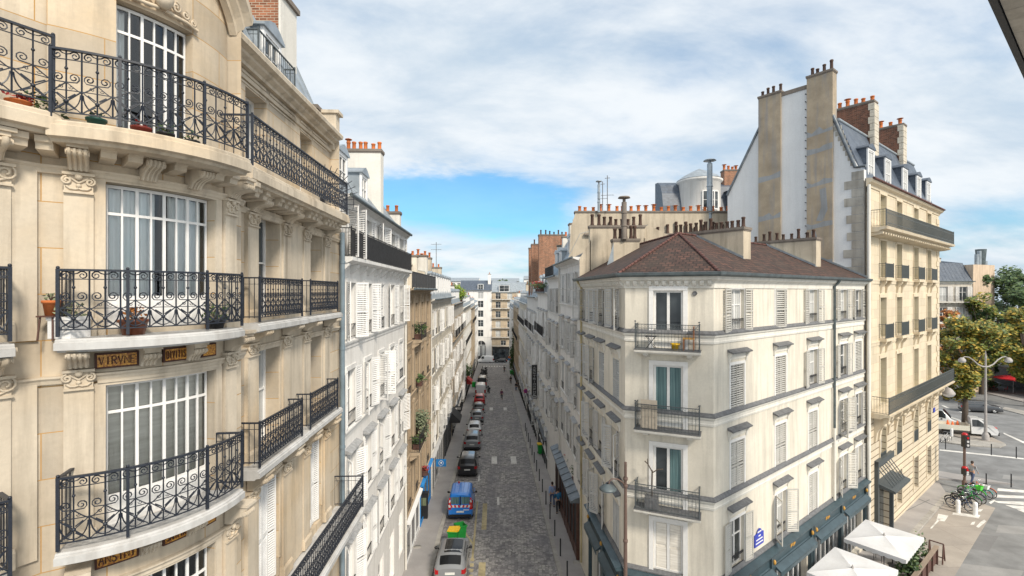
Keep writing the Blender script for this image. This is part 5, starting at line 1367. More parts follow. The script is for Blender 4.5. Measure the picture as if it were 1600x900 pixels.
m = MB(); m.box(f_, 14.55+1.5, 14.55+2.0, .02, .06, 4.6, 4.95); tag(m.build('street_name_plate', 'sign_blue', None, f_.P(16.3, .04, 4.6)), 'small blue street plate on the golden rusticated wall', 'sign')

# domed building and slate roofs beyond the party wall
B8 = thing('domed_building', 'white round turret with a pointed grey roof rising behind the long beige chimney wall', 'building', (21, 54, ground(21, 54)))
m = MB(); m.bx(14, 30, 52, 62, -3, 22.5); m.build('wall', 'grey_stone', B8)
m = MB(); m.lathe((20.5, 52.5, 22), [(2.15, 0), (2.15, 4.0), (2.3, 4.1), (2.4, 4.3), (2.15, 4.4)], 24); tw = m.build('turret', 'white_plaster', B8)
m = MB(); m.lathe((20.5, 52.5, 26.35), [(2.4, 0), (1.9, .4), (1.0, .9), (.001, 1.35)], 24); m.build('turret_roof', 'zinc', tw)
for a in (-.35, .0):
    m = MB(); x = 20.5+2.17*math.sin(a-.2+.55); y = 52.5-2.17*math.cos(a-.2+.55)
    t_ = Fr(x-.6*math.cos(a+.35), y-.6*math.sin(a+.35), math.cos(a+.35), math.sin(a+.35))
    wmm, pmm = win_mesh(1.1, 2.0, (.5,), 1, .1); o = inst(wmm, 'window', tw, t_, .6, .03, 22.9); inst(pmm, 'pane', o)
m = MB(); m.sweep(Fr(16.4, 52, 1, 0), 0, 2.5, [(0, 22.5), (-.12, 23.6), (-.5, 25.0), (-1.1, 26.0), (-2, 26.5), (-3, 26.6), (-3, 22.5)]); m.build('roof', 'slate', B8); m = MB(); m.sweep(Fr(22.6, 52.4, 1, 0), 0, 6, [(0, 22.5), (-.8, 25.9), (-3, 26.8), (-3, 22.5)]); m.build('roof', 'slate', B8)
dormer(B8, Fr(22.6, 52.4, 1, 0), 1.6, .1, 22.9, 1.4, 2.3, 'slate')
chimney(B8, Fr(23.9, 54, 1, 0), 0, 1.7, -1, 0, 24, 28.0, 'red_brick', 4, 'new', ph=.55, pr=.15)

# building across the boulevard behind the trees
fT = Fr(63.6, 76, 1, .12)
B9 = rowhouse('boulevard_building', 'stone building with a dark slate mansard and skylights behind the trees at the right', fT, 10.6, lin(10.6, 3, 1.7), [W(z=12.6, w=1.5, h=2.3, sh=['open'], bal=[(.1, 10.5, .8, 'bar')]), W(z=9.2, w=1.4, h=2.4, sh=['open']), W(z=6, w=1.4, h=2.4), W(z=2.8, w=1.4, h=2.2)], 15.9, 'grey_stone', 'corner_trim', roof='slate', roofh=3.0, roofrun=1.6, depth=12, cornice=.4,
    chimneys=[(6.2, 7.8, -4, -2.6, 17, 19.8, 'pale_stone', 3, W())])
m = MB(); m.prism([fT.P(10.6, .1, 0)[:2], fT.P(16.6, -1.5, 0)[:2], fT.P(16.6, -9, 0)[:2], fT.P(10.6, -9, 0)[:2]], -2, 18.6); m.build('gable_wall', 'peach_render', B9)
for k, (u, z) in enumerate(((12.2, 20.3), (13.2, 20.9), (15.6, 19.3))): 
    p = fT.P(u, .0-(u-10.6)*.42, 0); m = MB(); m.tube([(p[0], p[1], 5), (p[0], p[1], z)], .28, 8); m.build('metal_flue', 'zinc', B9)
p = fT.P(14.0, -1.5, 0); m = MB(); m.tube([(p[0], p[1], 18), (p[0], p[1], 21.2)], [.5, .75], 10); m.build('metal_flue', 'gutter_zinc', B9)
for u, sz in ((1.8, .8), (7.2, .8)):
    m = MB(); zz = 17.3; w0 = -.75
    m.face([fT.P(u-sz, w0+.12, zz-.7), fT.P(u+sz, w0+.12, zz-.7), fT.P(u+sz, w0-.62, zz+.8), fT.P(u-sz, w0-.62, zz+.8)]); m.build('skylight', 'glass_curtain', B9)

# eave of the building the picture was taken from, top right
kE = 5.0/1.8
fE = Fr(3.01*kE, 2.967*kE, -.7855, -.6189)
own = thing('neighbouring_building', 'grey eave with a dark gutter cutting the top right corner', 'building', (12, 5, ground(12, 5)))
zE = CAMZ+5.03
m = MB(); m.sweep(fE, -6.5, .8, [(0, zE), (0, zE+.2), (-2.4, zE+.3), (-2.4, zE-.04), (-.88, zE-.05), (-.84, zE-.12), (-.46, zE-.12), (-.42, zE-.03), (-.14, zE-.02)]); m.build('cornice', 'grey_stone', own)
m = MB(); m.sweep(fE, -6.5, .8, [(.02, zE-.03), (.12, zE-.03), (.13, zE+.14), (.02, zE+.28)]); m.build('gutter', 'black_iron', own)
m = MB(); ow = [(u-.6, u+.6, z, z+2.1) for u in (-5.2,) for z in (13.2, 10, 6.8, 3.6)]
m.wall(fE, -6.5, -4, -1, zE, ow, -2.4, .2); m.face([fE.P(-4, -2.4, -1), fE.P(-4, -3.4, -1), fE.P(-4, -3.4, zE), fE.P(-4, -2.4, zE)]); m.face([fE.P(-6.5, -2.4, -1), fE.P(-6.5, -3.4, -1), fE.P(-6.5, -3.4, zE), fE.P(-6.5, -2.4, zE)]); m.build('wall', 'grey_stone', own)
for a_ in ow: window(own, fE, (a_[0]+a_[1])/2, a_[2], 1.2, 2.1, .2, wall=-2.4)
# ================================================================ ground, road, pavements
def struct(o, label=None): o['kind'] = 'structure'; return o
m = MB()
xs = [-400, -200, -100, -60, -30, -15, 6, 20, 40, 60, 78, 120, 200, 400]; ys = [-60, -40, -20, 0, 20, 40, 60, 80, 110, 140, 172, 220, 320, 500, 900]
m.grid([[(x, y, ground(x, y)) for x in xs] for y in ys], 0, False, False)
struct(m.build('ground', 'asphalt'))
def strip(name, mat, y0, y1, w0, w1, lift, n=12, skirt=True):
    """a sheet following the street between two lateral offsets"""
    m = MB(); L = [y0+(y1-y0)*i/n for i in range(n+1)]
    for a, c in zip(L, L[1:]):
        P = [(SX(w0, a), a), (SX(w1, a), a), (SX(w1, c), c), (SX(w0, c), c)]
        m.face([(x, y, -.057*y+lift) for x, y in P], [(x, y) for x, y in P])
        if skirt:
            for i, j in ((1, 2), (3, 0)):
                m.face([(P[i][0], P[i][1], -.057*P[i][1]), (P[j][0], P[j][1], -.057*P[j][1]), (P[j][0], P[j][1], -.057*P[j][1]+lift), (P[i][0], P[i][1], -.057*P[i][1]+lift)])
    return struct(m.build(name, mat))
KL, KR = -3.42, 3.60
strip('road', 'setts', 12, 153, KL, KR, .004, skirt=False)
strip('left_pavement', 'pavement', 5, 152, -5.5, KL-.28, .125)
strip('left_kerb', 'kerb_stone', 5, 152, KL-.28, KL, .13)
strip('right_pavement', 'pavement', 22, 150, KR+.25, 5.6, .125)
strip('right_kerb', 'kerb_stone', 22, 150, KR, KR+.25, .13)
def sheet(name, mat, pts, lift, kind='structure', thick=False):
    m = MB()
    hi = [(x, y, ground(x, y)+lift) for x, y in pts]; m.face(hi, [(x, y) for x, y in pts])
    if thick:
        n = len(pts)
        for k in range(n): x0, y0 = pts[k]; x1, y1 = pts[(k+1) % n]; m.face([(x0, y0, ground(x0, y0)-.02), (x1, y1, ground(x1, y1)-.02), hi[(k+1) % n], hi[k]])
    o = m.build(name, mat); o['kind'] = kind; return o
# pavement along the right-hand street: from the facades out to the kerb
k0 = G(1440, 832); k1 = G(1478, 778); kd = fG
def off(p): 
    v = (p[0]-fG.o[0], p[1]-fG.o[1]); return v[0]*fG.d[0]+v[1]*fG.d[1], v[0]*fG.n[0]+v[1]*fG.n[1]
wk = (off(k0)[1]+off(k1)[1])/2
uk = off(k1)[0]+1.0
P2 = lambda u, w: fG.P(u, w, 0)[:2]
sheet('right_street_pavement', 'pavement', [P2(-.0, -.5), P2(-.0, wk-.3), P2(uk, wk-.3), P2(uk+3.5, wk-1.5), P2(LG+LH+2.5, 4.2), P2(LG+LH+2.5, -.5)], .12, thick=True)
sheet('right_street_kerb', 'kerb_stone', [P2(-.0, wk-.3), P2(-.0, wk), P2(uk, wk), P2(uk, wk-.3)], .124, thick=True)
sheet('parking_strip', 'plaza_pavement', [P2(-2, wk+.01), P2(-2, wk+2.5), P2(uk-1.0, wk+2.5), P2(uk+.5, wk+.01)], .006)
# far pavement across the junction with its tree pit, and the boulevard beyond
def Gs(*p): return [G(x, y) for x, y in p]
sheet('side_street', 'asphalt', Gs((1463, 712), (1600, 726), (1700, 760), (1700, 800), (1560, 770), (1463, 740)), .003)
sheet('boulevard_pavement', 'plaza_pavement', Gs((1440, 676), (1471, 676), (1505, 686), (1570, 694), (1557, 688), (1500, 660), (1440, 648)), .10, thick=True)
sheet('boulevard_kerb', 'kerb_stone', Gs((1440, 690), (1463, 690), (1510, 697), (1562, 700), (1572, 696), (1570, 694), (1505, 687), (1471, 680), (1440, 680)), .105, thick=True)
sheet('terrace_pavement', 'pavement', Gs((1440, 592), (1470, 597), (1520, 610), (1600, 629), (1700, 640), (1700, 610), (1600, 600), (1480, 585)), .11, thick=True)
sheet('traffic_island', 'kerb_stone', Gs((1565, 640), (1600, 649), (1640, 655), (1640, 648), (1600, 643), (1570, 637)), .10, thick=True)
def mark(name, pts, lift=.011, mat='road_paint'): return sheet(name, mat, pts, lift)
def rect(y, w, L, W_, rot=0):
    pts = []
    for a, c in ((-W_/2, -L/2), (W_/2, -L/2), (W_/2, L/2), (-W_/2, L/2)):
        a2, c2 = a*math.cos(rot)-c*math.sin(rot), a*math.sin(rot)+c*math.cos(rot); pts.append((SX(w, y)+a2-.038*c2, y+c2))
    return pts
for w in (.05, 2.0): mark('road_marking', rect(48.5, w, 2.6, .55))
for w in (-.4, 1.8): mark('road_marking', rect(76., w, 2.4, .5))
mark('road_marking', rect(37.6, .35, 1.6, .18)); 
for y in (38.5, 29.0): pass
for y, L in ((33.0, 9.0),): mark('yellow_marking', rect(y, KL+2.15, L, .13), .009, 'yellow_paint')
mark('yellow_marking', rect(31.4, KL+1.75, 2.4, .12, .35), .010, 'yellow_paint')
for i in range(9): mark('yellow_marking', rect(23.5+i*.62, KL+2.15, .36, .22), .010, 'yellow_paint')
mark('yellow_marking', rect(34.8, KL+2.75, 4.6, .34), .008, 'yellow_paint'); mark('yellow_marking', rect(27.2, KL+2.75, 1.9, .40), .008, 'yellow_paint')
mark('road_marking', rect(42.0, KL+1.1, .12, 1.9), .010); mark('road_marking', rect(42.9, KL+2.1, 1.6, .12), .009); mark('road_marking', rect(41.2, KL+.45, 1.2, .13), .009)
for i in range(9): mark('crosswalk_stripe', rect(143.5, -2.9+i*.78, 2.6, .42))
# repairs and joints in the ground
for a, mt in ((((1490, 830), (1560, 838), (1545, 862), (1470, 850)), 'asphalt_patch'), (((1560, 820), (1640, 826), (1640, 838), (1556, 832)), 'asphalt_pale'), (((1480, 725), (1560, 733), (1556, 737), (1477, 729)), 'asphalt_patch'), (((1568, 742), (1640, 748), (1640, 754), (1566, 748)), 'asphalt_pale'), (((1500, 880), (1600, 892), (1590, 910), (1490, 905)), 'asphalt_pale'), (((1475, 640), (1530, 652), (1526, 655), (1470, 643)), 'asphalt_patch')): sheet('road_repair', mt, Gs(*a), .0045)
for a in (((1391, 812), (1452, 783), (1453, 783.6), (1392, 813)), ((1420, 775), (1462, 793), (1461.4, 793.6), (1419, 776))): sheet('pavement_joint', 'asphalt_patch', Gs(*a), .126)
# markings of the right-hand street
for a in (((1559, 763), (1600, 766), (1600, 770), (1558, 767)), ((1556, 773), (1600, 775), (1600, 779), (1554, 777.5)), ((1552, 783), (1600, 784), (1600, 790), (1560, 786)), ((1570, 789), (1600, 791), (1600, 797), (1583, 794)), ((1588, 796), (1610, 797), (1610, 806), (1600, 801))): mark('crosswalk_stripe', Gs(*a))
for a in (((1533, 815), (1538, 812), (1541, 815), (1529, 825), (1525, 823)), ((1519, 816), (1524, 815), (1522, 820), (1516, 820)), ((1530, 796), (1536, 796), (1532, 800), (1526, 799)), ((1545, 785), (1553, 781), (1556, 782), (1548, 788)), ((1489, 801), (1532, 805), (1529, 810), (1488, 804)), ((1466, 803), (1482, 806), (1476, 815), (1463, 813)), ((1466, 811), (1470, 811), (1456, 826), (1453, 826))): mark('road_marking', Gs(*a))
mark('road_marking', Gs((1468, 702), (1600, 716), (1600, 718), (1468, 704)), .008); mark('road_marking', Gs((1568, 676), (1600, 690), (1640, 706), (1640, 709), (1600, 693), (1568, 678)), .009)
for i in range(3): mark('road_marking', Gs((1470+i*26, 633+i*9), (1476+i*26, 634+i*9), (1484+i*28, 638+i*9.5), (1478+i*28, 637+i*9.5)), .008)
for (px, py, s) in ((905, 882, .35), (690, 870, .3), (652, 858, .25)):
    x, y = G(px, py); m = MB(); m.lathe((x, y, ground(x, y)+.131), [(s, 0), (s, .004), (.001, .004)], 14); struct(m.build('manhole_cover', 'kerb_stone'))

# ================================================================ vehicles
def lerp(a, c, t): return a+(c-a)*t
def make_car(name, label, body, st, W2, L, wheels, wr, rear_glass, front_glass, side_glass, roof_mat=None, group='cars parked along the kerb', hubs='chrome', van=False, extras=None, sky=None, cat='car'):
    """st: stations (x, belt z, roof z, roof half width factor); x = 0 at the rear bumper, front at +x"""
    root = thing(name, label, cat, (0, 0, 0), 0, group)
    def sec(x):
        for (a, c) in zip(st, st[1:]):
            if a[0] <= x <= c[0]:
                t = (x-a[0])/max(1e-6, c[0]-a[0]); v = [lerp(p, q, t) for p, q in zip(a, c)]; break
        _, be, ro, rw = v
        e = min(1, min(x, L-x)/.35); w_ = W2*(.86+.14*math.sqrt(max(0, e)))
        r = w_*rw; cap = max(ro-be, .02)
        return [(w_*.90, .22), (w_*.98, .34), (w_, .55), (w_*.985, be-.10), (w_*.95, be), (lerp(w_*.95, r, .5), be+cap*.5), (r, ro-min(.07, cap*.3)), (r-.10, ro-min(.015, cap*.1)), (r*.45, ro+.02), (0, ro+.03)]
    xs = sorted(set([s[0] for s in st]+[i*L/22 for i in range(23)]))
    rows = []
    for x in xs:
        s_ = sec(x); rows.append([(x, y, z) for y, z in s_]+[(x, -y, z) for y, z in s_[-2::-1]])
    m = MB(); m.grid(rows, 0, True); m.face(rows[0][::-1]); m.face(rows[-1]); m.build('body', body, root)
    def patch(fn, us_, vs_, nm, mat, o=.007):
        q = MB(); q.grid([[fn(a, c) for c in vs_] for a in us_], 0, True); return q.build(nm, mat, root)
    lin_ = lambda a, c, n: [a+(c-a)*i/n for i in range(n+1)]
    def top(x, t, o=.008):
        s_ = sec(x); pts = s_[6:]; y = t*(s_[6][0]-.03)
        ay = abs(y); z = s_[-1][1]
        for (y0, z0), (y1, z1) in zip(pts, pts[1:]):
            if y1 <= ay <= y0: z = lerp(z1, z0, (ay-y1)/max(1e-6, y0-y1))
        return (x, y, z+o)
    def side(x, t, sg, o=.008):
        s_ = sec(x); y = lerp(s_[4][0], s_[6][0], t)+o; z = lerp(s_[4][1], s_[6][1], t); return (x, sg*y, z)
    for a, c in rear_glass: patch(lambda x, t: (top(x, t)[0]-.008, top(x, t)[1], top(x, t)[2]+.004), lin_(a, c, 5), lin_(-.88, .88, 8), 'rear_window', 'roof_glass')
    for a, c in front_glass: patch(lambda x, t: (top(x, t)[0]+.008, top(x, t)[1], top(x, t)[2]+.004), lin_(a, c, 5), lin_(-.9, .9, 8), 'windscreen', 'glass_dark')
    for a, c in side_glass:
        for sg in (1, -1): patch(lambda x, t: side(x, t, sg), lin_(a, c, 6), lin_(.10, .90, 3), 'side_window', 'glass_dark')
    if sky: patch(lambda x, t: top(x, t, .012), lin_(sky[0], sky[1], 4), lin_(-.94, .60, 6), 'sunroof', 'roof_glass')
    for x in wheels:
        for sg in (1, -1):
            q = MB(); pr = [(wr*.62, -.10), (wr*.94, -.10), (wr, -.06), (wr, .06), (wr*.94, .10), (wr*.62, .10)]
            rows = [[(x+r*math.cos(a), sg*(W2-.11)+y, wr+r*math.sin(a)) for r, y in pr] for a in [2*PI*i/18 for i in range(19)]]
            q.grid(rows, 0, True); wo = q.build('wheel', 'rubber', root)
            q = MB(); q.face([(x+wr*.63*math.cos(a), sg*(W2-.03), wr+wr*.63*math.sin(a)) for a in [2*PI*i/18 for i in range(18)]])
            for i in range(5): a = 2*PI*i/5; q.tube([(x, sg*(W2-.02), wr), (x+wr*.6*math.cos(a), sg*(W2-.02), wr+wr*.6*math.sin(a))], .025, 4)
            q.build('rim', hubs, wo)
    be = st[1][1]
    for sg in (1, -1):
        q = MB(); y0 = W2*.70; q.prism([(-.012, sg*y0), (.0, sg*W2*.90), (.22, sg*W2*.985), (.22, sg*y0)], be-.26 if not van else .75, be-.04 if not van else 1.35); q.build('tail_light', 'red_lens', root)
        q = MB(); q.prism([(L+.008, sg*W2*.5), (L-.0, sg*W2*.84), (L-.3, sg*W2*.975), (L-.3, sg*W2*.5)], .56, .70); q.build('headlight', 'chrome', root)
        mx = front_glass[0][0]-.15 if front_glass else L*.6
        q = MB(); q.ball((mx, sg*(W2+.12), st[len(st)//2][1]+.08), .10, 6, 0, .8); q.tube([(mx, sg*(W2-.06), st[len(st)//2][1]+.02), (mx, sg*(W2+.10), st[len(st)//2][1]+.05)], .03, 5); q.build('mirror', 'black_iron', root)
    q = MB(); q.bx(-.03, .06, -W2*.85, W2*.85, .24, .42); q.build('bumper', 'rubber' if van else 'black_iron', root)
    q = MB(); q.bx(L-.06, L+.03, -W2*.82, W2*.82, .24, .44); q.build('bumper', 'rubber', root)
    q = MB(); q.bx(-.035, -.0, -.26, .26, .62 if not van else .55, .73 if not van else .66); q.build('number_plate', 'plate', root)
    q = MB(); q.bx(L, L+.035, -.26, .26, .46, .57); q.build('number_plate', 'plate', root)
    if extras: extras(root, sec, top, side, patch, lin_)
    return root
HATCH = dict(st=[(0, .86, .90, .80), (.12, .90, 1.02, .80), (.55, .95, 1.40, .76), (.95, .95, 1.47, .76), (2.3, .94, 1.48, .76), (3.05, .93, .99, .84), (3.7, .84, .88, .86), (4.05, .68, .72, .85)], W2=.88, L=4.05, wheels=(.68, 3.22), wr=.31, rear_glass=[(.16, .52)], front_glass=[(2.36, 3.0)], side_glass=[(.62, 1.35), (1.42, 2.5)])
SUV = dict(st=[(0, .95, 1.0, .82), (.10, 1.0, 1.12, .82), (.42, 1.05, 1.52, .78), (.9, 1.05, 1.62, .78), (2.6, 1.03, 1.63, .78), (3.3, 1.02, 1.08, .85), (4.05, .93, .97, .87), (4.45, .78, .82, .86)], W2=.92, L=4.45, wheels=(.78, 3.5), wr=.35, rear_glass=[(.13, .40)], front_glass=[(2.66, 3.25)], side_glass=[(.55, 1.5), (1.58, 2.8)])
VAN = dict(st=[(0, 1.02, 1.72, .80), (.06, 1.05, 1.78, .80), (.3, 1.08, 1.82, .80), (2.4, 1.08, 1.84, .80), (3.1, 1.05, 1.10, .86), (3.75, .95, .98, .87), (4.15, .75, .78, .86)], W2=.92, L=4.15, wheels=(.75, 3.3), wr=.31, rear_glass=[], front_glass=[(2.48, 3.05)], side_glass=[(1.75, 2.7)], van=True)
BIGVAN = dict(st=[(0, 1.2, 2.15, .84), (.06, 1.25, 2.25, .84), (3.6, 1.25, 2.28, .84), (4.35, 1.15, 1.25, .88), (4.9, 1.0, 1.05, .88), (5.2, .8, .84, .86)], W2=.98, L=5.2, wheels=(1.0, 4.3), wr=.35, rear_glass=[], front_glass=[(3.68, 4.3)], side_glass=[(3.0, 3.9)], van=True)
SD = math.atan2(1, -.038)       # heading down the street
def park(root, y, w, face=0): 
    put(root, SX(w, y), y, None, SD+face); return root
park(make_car('parked_car', 'small silver hatchback with a dark glass roof at the bottom edge', 'car_silver', sky=(.72, 2.2), **HATCH), 25.6, -2.35)
def van_extras(root, sec, top, side, patch, lin_):
    for s in (-1, 1):
        q = MB(); q.bx(-.02, .03, min(s*.08, s*.66), max(s*.08, s*.66), 1.15, 1.62); q.build('rear_window', 'glass_teal', root)
    q = MB(); q.bx(-.016, .0, -.05, .05, 1.08, 1.66); q.build('door_seam', 'rubber', root)
    q = MB(); n = 12
    for i in range(n):
        y0, y1 = -.80+1.6*i/n, -.80+1.6*(i+1)/n; sg = 1 if (y0+y1) > 0 else -1; k = .05*sg
        q.face([(-.022, y0, .90), (-.022, y1, .90), (-.022, y1+k, 1.07), (-.022, y0+k, 1.07)], None, i % 2)
    q.build('hazard_stripes', ['stripe_red', 'white_paint'], root)
    for s in (-1, 1):
        q = MB()
        for i in range(3): q.face([(-.021, s*(.70+.0), 1.08+i*.17), (-.021, s*.80, 1.08+i*.17), (-.021, s*.78, 1.08+i*.17+.16), (-.021, s*.68, 1.08+i*.17+.16)], None, i % 2)
        q.build('hazard_stripes', ['stripe_red', 'white_paint'], root)
    for y in (-.5, -.17, .17, .5): q = MB(); q.tube([(.35, y, 1.855), (2.2, y, 1.875)], .022, 5); q.build('roof_rib', 'car_blue', root)
    q = MB(); q.lathe((2.2, .25, 1.86), [(.07, 0), (.07, .1), (.001, .14)], 10); q.build('beacon', 'red_lens', root)
    q = MB(); q.bx(-.02, 0, -.62, -.22, .70, .75); q.build('rear_lettering', 'white_paint', root)
park(make_car('service_van', 'bright blue service van with red and white hazard stripes on its rear doors', 'car_blue', extras=van_extras, cat='van', **VAN), 34.0, -2.38)
park(make_car('parked_car', 'black estate car with a pale roof and tall red lights beyond the blue van', 'car_black', extras=lambda r, sec, top, side, patch, lin_: patch(lambda x, t: top(x, t, .01), lin_(.75, 2.5, 4), lin_(-.85, .85, 6), 'roof_panel', 'car_silver'), **SUV), 43.2, -2.4)
park(make_car('parked_car', 'silver car with tall tail lights parked past the black estate', 'car_silver', **SUV), 51.8, -2.36)
park(make_car('parked_car', 'white hatchback parked between two silver cars', 'car_white', **HATCH), 58.0, -2.38)
park(make_car('parked_car', 'silver saloon parked in front of a dark car and a red van', 'car_silver', **HATCH), 65.5, -2.3)
park(make_car('parked_car', 'dark grey car parked just behind the red car', 'car_darkgrey', **HATCH), 71.5, -2.32)
park(make_car('parked_car', 'bright red car parked in the kerb row before a white van', 'car_red', **SUV), 78.7, -2.36)
park(make_car('parked_van', 'white van parked in the kerb row beyond the red car', 'car_white', cat='van', **BIGVAN), 87, -2.42)
park(make_car('parked_van', 'black van parked in the kerb row beyond the white van', 'car_black', cat='van', **BIGVAN), 97.5, -2.42)
park(make_car('parked_car', 'small white car last in the kerb row before the motorbikes', 'car_white', **HATCH), 106.5, -2.36)
o = make_car('delivery_van', 'white delivery van crossing at the end of the street', 'car_white', group=None, cat='van', **BIGVAN); put(o, -6.0, 155.5, None, PI)
o = make_car('waiting_car', 'black car standing behind the white delivery van at the street end', 'car_black', group=None, **HATCH); put(o, -1.6, 156.0, None, PI)
# vehicles on the boulevard
def bvan_x(root, sec, top, side, patch, lin_):
    q = MB()
    for i in range(10): y0, y1 = -.8+.16*i, -.8+.16*(i+1); q.face([(5.21, y0, .80), (5.21, y1, .80), (5.21, y1-.04, .92), (5.21, y0-.04, .92)], None, i % 2)
    q.build('hazard_stripes', ['stripe_red', 'white_paint'], root)
x, y = G(1482, 668); hd = math.atan2(-.62, .62)
o = make_car('parked_van', 'white van with a striped front half hidden behind the golden building corner', 'car_white', group=None, extras=bvan_x, cat='van', **BIGVAN); put(o, x-3.2, y+2.4, None, hd)
# small tipper truck
def make_truck():
    root = thing('tipper_truck', 'small white tipper truck with an open bed parked by the tall street lamp', 'truck', (0, 0, 0))
    L, W2 = 5.0, .95
    st = [(0, 0), (.45, .35)]
    m = MB(); prof = [(2.9, .35), (4.95, .35), (5.05, .75), (4.95, 1.0), (4.35, 1.12), (3.75, 1.92), (3.4, 1.98), (2.95, 1.98)]
    a = [(x, -W2, z) for x, z in prof]; c = [(x, W2, z) for x, z in prof]; n = len(prof)
    a = [(x, -W2*(.88 if z > 1.2 else 1), z) for x, z in prof]; c = [(x, W2*(.88 if z > 1.2 else 1), z) for x, z in prof]
    m.face(a); m.face(c[::-1])
    for k in range(n): m.face([a[k], a[(k+1) % n], c[(k+1) % n], c[k]])
    m.build('cab', 'car_white', root)
    m = MB(); m.face([(4.32, -.80, 1.17), (4.32, .80, 1.17), (3.80, .74, 1.87), (3.80, -.74, 1.87)]); m2 = MB(); m2.face([(4.34, -.80, 1.18), (4.34, .80, 1.18), (3.82, .74, 1.88), (3.82, -.74, 1.88)]); m2.build('windscreen', 'glass_dark', root)
    for s in (-1, 1):
        q = MB(); q.face([(3.05, s*.945, 1.15), (4.1, s*.945, 1.15), (3.65, s*.85, 1.85), (3.05, s*.85, 1.85)]); q.build('side_window', 'glass_dark', root)
        q = MB(); q.bx(4.75, 5.04, min(s*.55, s*.9), max(s*.55, s*.9), .72, .9); q.build('headlight', 'chrome', root)
        q = MB(); q.ball((4.05, s*1.1, 1.3), .1, 6); q.build('mirror', 'rubber', root)
        for x in (.95, 4.1):
            q = MB(); q.tube([(x, s*(W2-.2), .34), (x, s*(W2-.0), .34)], .34, 16); q.build('wheel', 'rubber', root)
    q = MB(); q.bx(4.9, 5.09, -.9, .9, .3, .62); q.build('bumper', 'rubber', root)
    q = MB(); q.bx(5.09, 5.10, -.26, .26, .42, .53); q.build('number_plate', 'plate', root)
    q = MB(); q.bx(0, 2.8, -1, 1, .62, .70); q.bx(0, 2.8, -1.0, -.95, .7, 1.15); q.bx(0, 2.8, .95, 1., .7, 1.15); q.bx(0, .05, -.95, .95, .7, 1.15); q.bx(2.75, 2.8, -.95, .95, .7, 1.35); q.build('bed', 'car_cream', root)
    for i, (xx, yy) in enumerate(((2.0, .3), (1.5, -.3), (1.2, .4))): q = MB(); q.lathe((xx, yy, .7), [(.22, 0), (.2, .05), (.05, .7), (.001, .72)], 10); q.build('traffic_cone', 'orange', root)
    q = MB(); q.bx(4.9, 5.06, -.35, .35, .96, 1.0); q.build('bonnet_stripe', 'stripe_red', root)
    return root
x, y = G(1545, 682); put(make_truck(), x-3.6, y+2.5, None, math.atan2(-.55, .80))
for px, py, lab, mat in ((1500, 617, 'silver car driving on the boulevard behind the tree trunk', 'car_silver'), (1538, 644, 'grey car driving on the boulevard past the white truck', 'car_darkgrey'), (1472, 606, 'pale car farthest back on the boulevard by the golden building', 'car_white')):
    x, y = G(px, py); o = make_car('moving_car', lab, mat, group='cars driving on the boulevard', **HATCH); put(o, x-2, y+1.3, None, math.atan2(-.5, .86))

# motorbikes
def make_moto(name, label, col, group=None):
    root = thing(name, label, 'motorbike', (0, 0, 0), 0, group)
    for x in (0, 1.3):
        q = MB(); q.tube([(x+.29*math.cos(a), 0, .30+.29*math.sin(a)) for a in [2*PI*i/16 for i in range(16)]], .065, 6, 0, True); wo = q.build('wheel', 'rubber', root)
        q = MB(); q.tube([(x, -.03, .3), (x, .03, .3)], .2, 12); q.build('rim', 'chrome', wo)
    q = MB(); q.tube([(0, 0, .3), (.25, 0, .55), (.7, 0, .45), (1.0, 0, .75)], [.08, .16, .17, .1], 8); q.tube([(.95, 0, .9), (1.3, 0, .3)], .05, 6); q.build('frame', col, root)
    q = MB(); q.tube([(-.15, 0, .74), (.1, 0, .78), (.5, 0, .76)], [.08, .13, .11], 8); q.build('seat', 'rubber', root)
    q = MB(); q.tube([(.55, 0, .74), (.8, 0, .86), (.98, 0, .8)], [.08, .16, .08], 8); q.build('fuel_tank', col, root)
    q = MB(); q.tube([(.9, -.36, 1.0), (.98, -.1, .98), (.98, .1, .98), (.9, .36, 1.0)], .022, 6); q.build('handlebar', 'black_iron', root)
    q = MB(); q.ball((1.1, 0, .86), .1, 7); q.build('headlight', 'chrome', root)
    q = MB(); q.face([(1.05, -.15, .95), (1.05, .15, .95), (.95, .12, 1.3), (.95, -.12, 1.3)]); q.build('windshield', 'glass_dark', root)
    q = MB(); q.bx(-.35, 0, -.2, .2, .78, 1.1); q.build('top_case', 'black_iron', root)
    return root
for i, (y, w, c, lab) in enumerate(((111, -2.0, 'car_black', 'black motorbike nearest in the row of parked motorbikes'), (114, -2.4, 'car_white', 'white motorbike second in the row of parked motorbikes'), (117.5, -1.9, 'car_black', 'black motorbike third in the row of parked motorbikes'), (121, -2.2, 'car_darkgrey', 'dark grey motorbike fourth in the row of parked motorbikes'), (125, -2.0, 'car_black', 'black motorbike fifth in the row of parked motorbikes'), (130, -2.2, 'car_white', 'white motorbike farthest in the row of parked motorbikes'), (92, -.9, 'car_black', 'black scooter standing beside the white parked van'))):
    o = make_moto('motorbike', lab, c, 'motorbikes parked down the street'); park(o, y, w, .9 if i < 6 else .2)
